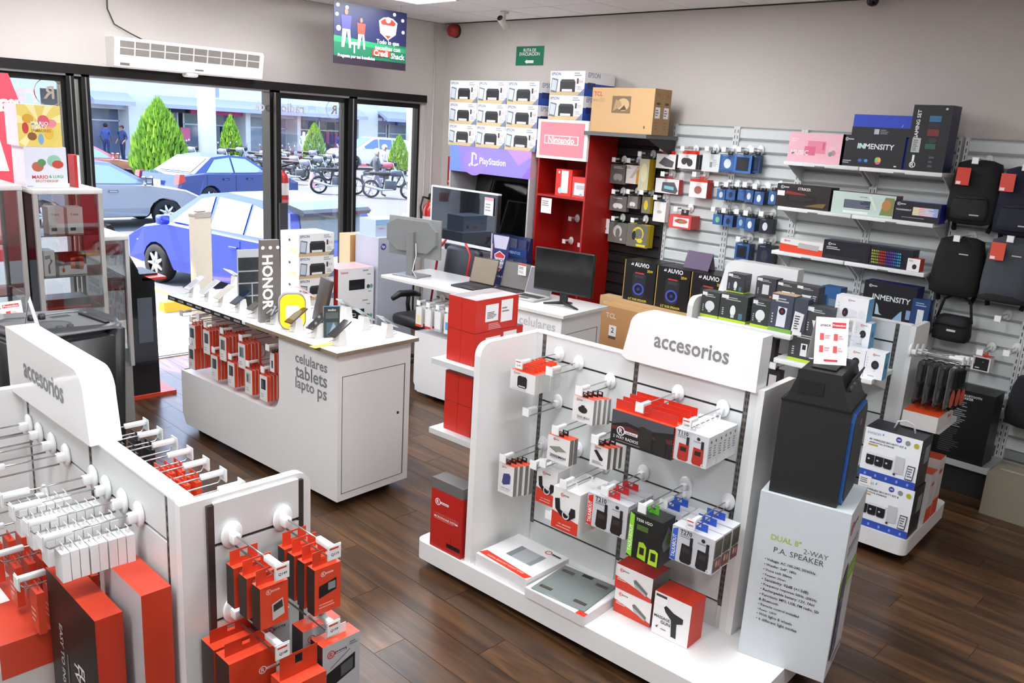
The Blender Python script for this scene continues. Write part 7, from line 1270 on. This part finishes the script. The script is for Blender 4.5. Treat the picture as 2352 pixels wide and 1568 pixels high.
# slatted outer face of the near end
EF = Frame(GL.w(.03, 0, 0).x, GL.w(.03, 0, 0).y, -89)
x0 = .03-glc
pn_ = mat('#d9dcda', .35, var=.015); zs = [.16]+GRL+[1.33]
for k in range(len(zs)-1):
    q = MB(); q.box(x0+.0, x0+.012, .088, .36, zs[k]+(.006 if k else 0), zs[k+1]-.006 if k < 5 else zs[k+1], pn_); q.obj('slat_board', gl)
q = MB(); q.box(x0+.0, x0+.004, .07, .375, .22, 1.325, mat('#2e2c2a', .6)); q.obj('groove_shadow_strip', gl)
for y in (.078, .368):
    q = MB(); q.box(x0+.0, x0+.011, y-.01, y+.01, .22, 1.325, mat('#4a4643', .4, .5)); q.obj('slotted_upright', gl)
def gl_end_hook(y, z, L, price=None): return hook(gl, x0+.012, z, L, y, True, price, rz=math.pi/2)
def endpack(y, z_top, d0, n, w, h, t, name, label, col, pr, grp=None, side=None, top=None, step=None, tab=(.06, .035), tabcol=None, cat='pack', tilt=0.0):
    """packs on the near end: y across the end (0..0.41), d0 distance of the front face from the end"""
    rz = GL.rz+math.pi/2; pos = lambda d: GL.w(.042+d, -y, z_top-tab[1]*.65-h)
    o = carton(name, label, cat, pos(d0), rz, w, t, h, col, pr(w, t, h) if callable(pr) else pr, group=grp, sides=side, top=top, tab=tab, tabcol=tabcol); st = step or t+.002
    for k in range(1, n): dup(o, pos(d0-st*k), rz=rz+random.uniform(-.02, .02))
    return o

def pocket(w, t, h): return logo('F', .32, .86, .008, w, h, '#efe3dd', '#efe3dd', ink='#c8402a') + [('p', 'F', [(.16, .36), (.82, .44), (.82, .70), (.16, .62)], '#241f1f'), ('r', 'F', .5, .48, .78, .64, '#8f9496'), ('l', 'F', .15, .12, .8, .24, 2, '#f0a08a')]
def frames(w, t, h): return logo('F', .3, .86, .008, w, h, '#f0c9bd', '#f0c9bd', ink='#c8402a') + [('p', 'F', [(.42, .14), (.86, .22), (.80, .62), (.40, .54)], '#c9c6c2'), ('p', 'F', [(.46, .34), (.80, .40), (.77, .58), (.45, .51)], '#3a3632')]
for y, z, pr_ in ((.135, 1.218, 'Q149'), (.30, 1.218, 'Q119'), (.135, .978, 'Q149'), (.30, .978, 'Q199')): gl_end_hook(y, z, .27, pr_)
endpack(.135, 1.196, .235, 3, .085, .125, .042, 'radio_box', 'orange boxed clock radio hanging on the upper Q149 hook', ORG, frames, 'orange boxes on the upper Q149 hook', '#26221f', ORG, .07, (.085, .045), ORG)
endpack(.30, 1.196, .245, 4, .088, .145, .036, 'radio_box', 'orange boxed pocket radio hanging on the Q119 hook', ORG, pocket, 'orange boxes on the Q119 hook', '#26221f', ORG, .052, (.08, .045), ORG)
endpack(.105, .956, .17, 2, .145, .21, .075, 'radio_box', 'large orange radio box hanging on the lower Q149 hook', '#cf3f22', lambda w, t, h: logo('F', .7, .70, .012, w, h, '#efe3dd', '#efe3dd', ink='#c8402a'), 'large orange boxes on the lower Q149 hook', '#241f1d', ORG, .085, (.13, .04), '#c23a1e')
endpack(.19, .93, .31, 1, .125, .20, .085, 'radio_box', 'plain orange radio box standing foremost under Q149 tag', '#d2452a', lambda w, t, h: logo('F', .42, .62, .012, w, h, '#efd9d0', '#efd9d0', ink='#c8402a'), None, '#b83a20', ORG, None, (.12, .07), '#c23a1e')
def greyradio(w, t, h): return logo('F', .22, .84, .013, w, h) + [('p', 'F', [(.10, .30), (.86, .46), (.86, .72), (.10, .56)], '#1f1f22'), ('p', 'F', [(.48, .42), (.80, .48), (.80, .66), (.48, .60)], '#55585a'), ('p', 'F', [(.2, .62), (.72, .80), (.72, .815), (.2, .635)], '#6a6c6e'), ('l', 'F', .2, .08, .8, .22, 2, '#555'), ('l', 'F', .7, .86, .95, .93, 2, '#777')]
endpack(.325, .956, .28, 2, .13, .21, .06, 'radio_box', 'grey boxed antenna radio with orange top on the Q199 hook', '#b7b9bb', greyradio, 'grey antenna radio boxes on the Q199 hook', '#2a2626', ORG, .10, (.07, .03), '#e6e4e2')
endpack(.215, 1.0, .10, 1, .10, .13, .05, 'radio_box', 'small grey radio box between the upper and lower hooks', '#c3c4c5', lambda w, t, h: logo('F', .35, .6, .012, w, h), None, '#2a2626', '#b9bab9', None, (.05, .03), '#c3c4c5')
# near base tray with rounded corner is part of the base; goods on the left face
hz = [-.24, -.356, -.482, -.588, -.825, -.96, -1.09, -1.20]
for k, u in enumerate(hz): hook(gl, u-glc, 1.215, .27, 0, True)
WBX = None
for k, u in enumerate(hz[:4]):
    lb = 'small plain white charger box hung on ' + ['nearest', 'second', 'third', 'fourth'][k] + ' hook of left gondola'
    for j in range(8 if k < 3 else 6):
        p = GL.w(u+random.uniform(-.003, .003), .235-.0255*j, 1.193-.014-.088)
        if WBX is None: WBX = carton('charger_box', lb, 'box', p, GL.rz, .058, .0225, .088, '#e3e5e3', [('l', 'T', .3, .3, .7, .7, 1, '#c9a0a0')], 'charger boxes on nearest hook', tab=(.03, .02), tabcol='#e9ebe9')
        else: dup(WBX, p, rz=GL.rz+random.uniform(-.04, .04), label=lb, group='charger boxes on ' + ['nearest', 'second', 'third', 'fourth'][k] + ' hook')
for k, u in enumerate((-.50, -.70, -.90, -1.08)): hook(gl, u-glc, .975, .27, 0, True)
rb = None
for k, u in enumerate((-.50, -.70, -.90)):
    for j in range(5):
        lb = 'slim orange accessory box hung in second row of left gondola, ' + ['near', 'middle', 'far'][k] + ' hook'; p = GL.w(u, .235-.04*j, .953-.014-.14)
        if rb is None: rb = carton('accessory_box', lb, 'box', p, GL.rz, .07, .022, .14, '#d2452a', [('l', 'F', .2, .2, .8, .6, 3, '#f0b5a5')], 'slim orange boxes in second row, near hook', tab=(.035, .022), tabcol=ORG)
        else: dup(rb, p, label=lb, group='slim orange boxes in second row, ' + ['near', 'middle', 'far'][k] + ' hook')
# tall wall mount boxes on the base
def mount(w, t, h): return [('r', 'R', 0, 0, 1, 1, '#b8331f'), ('t', 'F', .66, .52, .46, 'FULL MOTION', '#e9e6e2', True, -90), ('t', 'F', .56, .50, .50, 'TV WALL MOUNT', '#e9e6e2', True, -90), ('t', 'F', .26, .66, .34, 'EASY TO INSTALL!', '#c9c6c2', True, -90), ('l', 'F', .36, .3, .40, .8, 2, '#77736f'), ('o', 'F', .84, .66, .036, .008, '#e9e6e2'), ('t', 'F', .84, .66, .045, 'R', '#e9e6e2', True, -90), ('r', 'F', .80, .34, .88, .60, '#e9e6e2'), ('t', 'F', .84, .47, .22, 'radioshack', '#2a2826', True, -90), ('p', 'F', [(0, 0), (.55, 0), (0, .22)], '#d3d1ce')] + [('e', 'R', .62, .20+.055*k, .14, .018, '#e6c9c0') for k in range(5)] + [('l', 'R', .2, .2, .4, .5, 3, '#d98f80')]
carton('wall_mount_box', 'tall black and orange full motion wall mount box on gondola base', 'box', GL.w(-.27, .205, .162), GL.rz, .38, .075, .86, '#191817', mount(.38, .075, .86), sides='#b8331f', top='#c23a20')
carton('wall_mount_box', 'tall white and orange mount box leaning by the gondola panel', 'box', GL.w(-.14, .105, .162), GL.rz, .26, .085, .93, '#b9b8b9', [('p', 'F', [(.1, .2), (.5, .5), (.54, .48), (.14, .18)], '#3a3634'), ('p', 'F', [(.4, .05), (.9, .36), (.94, .34), (.44, .03)], '#3a3634'), ('p', 'F', [(.5, .5), (.6, .5), (.8, .05), (.7, .05)], '#4a4644')], sides='#c23a20', top='#c9402a')
carton('mount_carton', 'wide orange topped carton on the gondola base corner', 'box', GL.w(-.75, .33, .162), GL.rz, .42, .30, .60, '#d3d0cc', lambda w=.42, t=.30, h=.60: [], sides='#c9c5c0', top='#c9432a') if False else carton('mount_carton', 'wide orange topped carton on the gondola base corner', 'box', GL.w(-.75, .33, .162), GL.rz, .42, .30, .60, '#d3d0cc', logo('F', .4, .8, .02, .42, .6) + [('r', 'T', .1, .1, .4, .35, '#e9e6e2'), ('r', 'R', 0, .8, 1, 1, '#c9432a')], sides='#c9c5c0', top='#c9432a')
# hooks and packs on the far side of the panel, seen over its top
for u in (-.12, -.24, -.36, -.48, -.60, -.72, -.84, -.96): hook(gl, u-glc, 1.215, .27, .05, True, flip=True)
def backpack_row(u, n, w, h, t, name, label, col, top, tabc, step, pr=()):
    o = None
    for j in range(n):
        p = GL.w(u, -.05-.24+step*j, 1.193-.02-h)
        if o is None: o = carton(name, label, 'pack', p, GL.rz+math.pi, w, t, h, col, pr, label, top=top, tab=(w*.8, .03), tabcol=tabc, sides=col)
        else: dup(o, p)
backpack_row(-.60, 6, .075, .12, .02, 'phone_case_pack', 'orange tabbed pack on rear side hook of left gondola', '#d8421f', ORG, ORG, .035); backpack_row(-.48, 5, .075, .12, .02, 'phone_case_pack', 'orange tabbed pack on next rear side hook of left gondola', '#d8421f', ORG, ORG, .04)
backpack_row(-.24, 2, .06, .09, .025, 'cable_pack', 'white pack with orange top on rear hook near corner', '#d9d7d4', ORG, '#1a1a1b', .09); backpack_row(-.12, 1, .06, .09, .025, 'cable_pack', 'pale pack with black tab on rear hook at corner', '#e3e1de', ORG, '#1a1a1b', .09)
backpack_row(-.84, 3, .07, .10, .02, 'cable_pack', 'black pack on rear side hook under the sign', '#1c1b1d', '#1c1b1d', '#1c1b1d', .06); backpack_row(-.96, 3, .07, .10, .02, 'cable_pack', 'black pack on far rear side hook under the sign', '#1c1b1d', '#1c1b1d', '#1c1b1d', .06)
# ================================================================ glass cabinets, kiosk and party speaker by the window
def vitrine(x0, x1, y0, y1, z1, label, shelves, low=.80):
    r = thing('glass_cabinet', label, 'display cabinet', ((x0+x1)/2, (y0+y1)/2, 0)); w, d = x1-x0, y1-y0; al = mat('#c3c2be', .35, .5); g = glass_mat('#eef6f4', .25)
    m = MB(); m.box(-w/2, w/2, -d/2, d/2, 0, low, mat('#8d8b88', .5)); m.obj('base_cabinet', r)
    for sx in (-1, 1):
        for sy in (-1, 1):
            q = MB(); q.box(sx*w/2-.014, sx*w/2+.014, sy*d/2-.014, sy*d/2+.014, low, z1, al); q.obj('post', r)
    m = MB(); m.box(-w/2-.018, w/2+.018, -d/2-.018, d/2+.018, z1, z1+.035, mat('#d3d1cd', .3), bev=.006); m.obj('top_frame', r)
    for n_, b in (('front_pane', (-w/2+.014, w/2-.014, -d/2-.003, -d/2+.001)), ('rear_pane', (-w/2+.014, w/2-.014, d/2-.001, d/2+.003)), ('left_pane', (-w/2-.003, -w/2+.001, -d/2+.014, d/2-.014)), ('right_pane', (w/2-.001, w/2+.003, -d/2+.014, d/2-.014))):
        q = MB(); q.box(b[0], b[1], b[2], b[3], low, z1, g); q.obj(n_, r)
    for z in shelves: q = MB(); q.box(-w/2+.008, w/2-.008, -d/2+.008, d/2-.008, z-.006, z, glass_mat('#dff0ea', .5)); q.obj('glass_shelf', r)
    return r
vitrine(1.79, 2.20, 6.20, 6.62, 1.78, 'slim aluminium glass cabinet with white boxes beside kiosk', (1.50, 1.215, .98), .80)
vitrine(1.30, 1.72, 6.28, 6.70, 1.80, 'aluminium glass cabinet with bright edges left of the slim one', (1.45, 1.1), .80)
vitrine(2.26, 2.44, 6.40, 6.90, 1.42, 'low glass cabinet squeezed between slim cabinet and kiosk', (1.05,), .45)
def vb(tl, br, z, t, name, label, col, pr=(), y=6.26): f = Frame(0, y, -90); return boxpx(f, 0, tl, br, t, name, label, 'box', col, pr, z=z)
for k, (a, c) in enumerate(((108, 150), (152, 193))): vb((a, 476), (c, 527), 1.501, .12, 'earbud_box', 'white handwritten earbud box on top glass shelf, ' + ['outer', 'inner'][k], '#e4e2df', [('t', 'F', .45, .72, .5, 'T-Wi5', '#3a3a3c', True), ('r', 'F', .15, .12, .5, .24, '#3a3a3c')])
vb((98, 577), (130, 636), 1.216, .14, 'gimbal_box', 'white box with black phone gimbal on middle glass shelf', '#e9e7e4', [('p', 'F', [(.1, .8), (.6, .84), (.6, .7), (.1, .66)], '#4a6a80'), ('p', 'F', [(.55, .7), (.8, .6), (.5, .4), (.55, .1), (.35, .1), (.35, .42), (.6, .58)], '#2a2a2c')])
for k in range(2): o_ = vb((133, 586), (200, 610), 1.216+.066*k, .14, 'microphone_kit_box', 'white box with orange microphone picture on middle glass shelf, ' + ['lower', 'upper'][k], '#e9e7e4', [('p', 'F', [(.42, .3), (.86, .22), (.92, .5), (.86, .8), (.42, .7)], '#c9683f'), ('p', 'F', [(.58, .28), (.74, .26), (.74, .76), (.58, .72)], '#4a3430'), ('e', 'F', .15, .25, .05, .12, '#c9504a'), ('r', 'F', .14, .4, .17, .85, '#3a3a3c')]); 
for o_ in [q for q in bpy.data.objects if q.name.startswith('microphone_kit_box')]: pass
vb((105, 690), (213, 735), .98, .2, 'game_box', 'dark box with red lower edge at cabinet bottom', '#2b2826', [('r', 'F', 0, 0, 1, .2, '#b8402c')])
# cartons on top of the slim cabinet
def gamebox(cols):
    R = random.Random(len(cols)*7); P = []
    for c in cols: x, y = R.uniform(.12, .88), R.uniform(.15, .85); P.append(('e', 'F', x, y, R.uniform(.06, .17), R.uniform(.06, .16), c))
    return P
P1 = [('r', 'F', 0, 0, 1, 1, '#e6cf6a')] + [('p', 'F', [(.5, .55), (a, b), (c, d)], '#f3e7a8') for a, b, c, d in ((.2, 1, .4, 1), (.65, 1, .85, 1), (1, .6, 1, .8), (0, .55, 0, .75), (0, .1, .15, 0))] + gamebox(['#c8433a', '#7fa9c9', '#d9a23a', '#e48a9a', '#8a5a2a', '#e6b84a', '#d65a6a']) + [('t', 'F', .5, .56, .40, 'MARIO', '#f4f1e8', True), ('t', 'F', .5, .47, .34, 'PARTY', '#f4f1e8', True), ('t', 'F', .52, .38, .46, 'JAMBOREE', '#b9852a', True)]
P2 = [('r', 'F', 0, 0, 1, 1, '#dcdde8'), ('e', 'F', .70, .66, .17, .15, '#8fc3a8'), ('e', 'F', .78, .58, .14, .10, '#c04a3a'), ('e', 'F', .30, .52, .14, .12, '#b9644a'), ('e', 'F', .40, .62, .10, .09, '#5a8f5a'), ('t', 'F', .34, .27, .38, 'MARIO', '#c83a32', True), ('t', 'F', .72, .28, .34, '& LUIGI', '#3a9a5a', True), ('t', 'F', .5, .17, .54, 'BROTHERSHIP', '#b98a3a', True), ('l', 'F', .02, .03, .2, .06, 1, '#888')]
FV = Frame(0, 6.28, -90); 
u, z0, w, h = at_face(FV, 58, 336, 152, 425, 0); zt_ = 1.8155
b1 = carton('game_display_box', 'white game box with red and green title on glass cabinet', 'box', (u, 6.28, zt_), 0, .26, .26, .27, '#e6e6ee', P2, sides='#e9e8ee')
carton('game_display_box', 'yellow party game box stacked on white game box', 'box', (u-.02, 6.285, zt_+.271), 0, .265, .26, .27, '#e9cf6a', P1, sides='#ecebf0')
carton('game_box', 'thin red game case standing beside the game boxes', 'box', (2.10, 6.30, zt_), 0, .035, .12, .22, '#b82a24', [('r', 'F', .55, 0, 1, 1, '#efe9e6')])
# pink promotion banner behind the glass of the left window
bn = thing('window_banner', 'pink red promotion banner hanging inside the left window', 'banner', (1.6, YA-.03, 1.05)); m = MB(); m.prism([(-.7, 0), (.62, 0), (.64, 1.30), (.57, 1.53), (-.7, 1.53)], 0, .004, mat('#e0485a', .6, var=.06, scale=3)); m.obj('sheet', bn)
q = MB(); q.prism([(.30, .75), (.52, .75), (.42, 1.25), (.34, 1.2)], -.002, 0, pm('#f2dfe2')); q.obj('white_shape', bn); q = MB(); q.box(.15, .6, -.002, 0, .1, .62, pm('#f0b3bb')); q.obj('pale_panel', bn)
for z, t_ in ((.60, 'COMPRA TE'), (.50, 'PORTES')):
    pass
q = MB(); vs, fs, dim = glyphs('radio', True); s = .42/dim[0]; q.add([(.42-vx*s, -.003, 1.30+vy*s) for vx, vy in vs], fs, pm('#f6e6e6')); q.obj('lettering', bn)
# self-service kiosk
kq = thing('kiosk', 'black slanted self-service kiosk with red shelf and foot', 'kiosk', (2.74, 7.15, 0), 0); bkk = mat('#161718', .18, coat=.4)
m = MB(); m.prism([(-.12, .03), (.11, .03), (.10, 1.0), (-.02, 1.06), (-.22, 1.47), (-.26, 1.46), (-.14, 1.0)], -.26, .26, bkk); m.obj('body', kq)
m = MB(); m.prism([(.0, 1.0), (.20, 1.005), (.20, 1.025), (.0, 1.02)], -.26, .26, mat('#c4402c', .4)); m.obj('shelf', kq); m = MB(); m.box(-.18, .24, -.28, .28, 0.0, .03, mat('#d0452f', .4)); m.obj('foot', kq)
m = MB(); m.prism([(-.015, 1.075), (-.205, 1.455), (-.200, 1.46), (-.010, 1.08)], -.22, .22, mat('#2c3136', .08)); m.obj('screen', kq); m = MB(); m.box(-.05, .07, -.264, -.26, .48, .86, mat('#565c64', .3)); m.obj('side_window', kq); m = MB(); m.box(.02, .17, -.16, .16, 1.0255, 1.04, mat('#1b1b1d', .5)); m.obj('keypad', kq)
# big party speaker
ps = thing('party_speaker', 'large black party speaker with tray top behind left gondola', 'speaker', (1.56, 5.20, 0), math.radians(8)); bps = mat('#131314', .45, bump=.15, scale=150)
bm = bmesh.new(); bmesh.ops.create_cube(bm, size=1)
for v in bm.verts: v.co = Vector((v.co.x*(.66 if v.co.z > 0 else .60), v.co.y*(.58 if v.co.z > 0 else .5), (v.co.z+.5)*1.09+.04))
bmesh.ops.bevel(bm, geom=[e for e in bm.edges if abs((e.verts[0].co-e.verts[1].co).normalized().z) > .8], offset=.13, segments=5, affect='EDGES'); bmesh.ops.bevel(bm, geom=[e for e in bm.edges if all(v.co.z > 1.1 for v in e.verts)], offset=.04, segments=3, affect='EDGES')
m = MB(); m.bm(bm, bps, None, True); m.obj('cabinet', ps)
def rim(w, d, z, R, n=6): return [(x, y) for x, y in rrect_xy(-w/2, w/2, -d/2, d/2, R, n)]
o1, o2 = rim(.60, .52, 0, .11), rim(.52, .44, 0, .09); nn = len(o1); m = MB(); vs = [(x, y, 1.125) for x, y in o1]+[(x, y, 1.165+.012*math.cos(3*math.atan2(y, x))) for x, y in [((a[0]+b[0])/2, (a[1]+b[1])/2) for a, b in zip(o1, o2)]]+[(x, y, 1.131) for x, y in o2]
m.add(vs, [(i, (i+1) % nn, nn+(i+1) % nn, nn+i) for i in range(nn)]+[(nn+i, nn+(i+1) % nn, 2*nn+(i+1) % nn, 2*nn+i) for i in range(nn)], mat('#3a3b3d', .35), True); m.obj('raised_rim', ps)
m = MB(); m.prism(o2, 1.128, 1.133, mat('#5c5d5e', .4), axis='z'); tr_ = m.obj('control_tray', ps)
m = MB(); n = 32; vs = []
for q_ in (.10, .094): vs += [(-.02+q_*math.cos(6.283*i/n), q_*math.sin(6.283*i/n), 1.1338) for i in range(n)]
m.add(vs, [(i, (i+1) % n, n+(i+1) % n, n+i) for i in range(n)], mat('#161617', .4)); m.obj('dial_ring', tr_); m = MB(); m.disc((-.02, 0, 1.1336), .092, mat('#47484a', .35), 'z', 30); m.obj('dial', tr_)
for y in (-.17, .17):
    for x in (-.06, .0):
        q = MB(); q.lathe([(0, .03), (.018, .03), (.02, 0)], mat('#0d0d0e', .4), 14, Matrix.Translation((x, y, 1.133))); q.obj('knob', tr_)
    for k in range(3): q = MB(); q.box(.05, .16, y-.02+.018*k, y-.016+.018*k, 1.1332, 1.1345, mat('#1a1a1b', .5)); q.obj('slider_track', tr_)
m = MB(); m.box(.21, .235, -.16, .16, 1.1332, 1.145, mat('#0b0b0c', .5)); m.obj('device_slot', tr_)
for s_ in (-1, 1): m = MB(); m.lathe([(0, -.02), (.04, -.02), (.04, .02), (0, .02)], mat('#222', .6), 16, Matrix.Translation((s_*.2, -.12, .04)) @ Matrix.Rotation(math.pi/2, 4, 'Y')); m.obj('wheel', ps)
for s_ in (-1, 1): m = MB(); m.box(s_*.2-.03, s_*.2+.03, .1, .16, 0, .05, mat('#222', .6)); m.obj('foot', ps)
tentcard((1.38, 5.02, 1.147), math.radians(70), 'white tent card seen edge on upon the party speaker', .14, .19, .04, False)
# protection card on a stack of small boxes
st_ = thing('side_table', 'dark side table behind party speaker holding card and boxes', 'table', (1.30, 5.72, 0)); m = MB(); m.box(-.28, .24, -.16, .2, 1.0, 1.03, mat('#2c2a33', .4)); m.obj('table_top', st_)
for sx in (-.24, .20):
    for sy in (-.12, .16): m = MB(); m.box(sx-.02, sx+.02, sy-.02, sy+.02, 0, 1.0, mat('#232228', .5)); m.obj('leg', st_)
tentcard((1.40, 5.64, 1.031), math.radians(12), 'wide white shack protection card standing on dark side table', .23, .165, .035)
carton('tablet_box', 'blue tablet box lying behind the protection card', 'box', (1.22, 5.76, 1.031), 0, .30, .14, .19, '#3a80c4', top='#5a9ad8'); carton('parts_carton', 'brown carton on the blue tablet box', 'box', (1.21, 5.77, 1.222), 0, .27, .12, .05, '#9a8358', top='#a8916a')
carton('game_box', 'purple lit game console box beside dark side table', 'box', (1.02, 5.15, 0), 0, .20, .3, .98, '#3b2a70', [('r', 'F', .1, .7, .9, .95, '#6a45b8')], top='#2a2030') if False else None
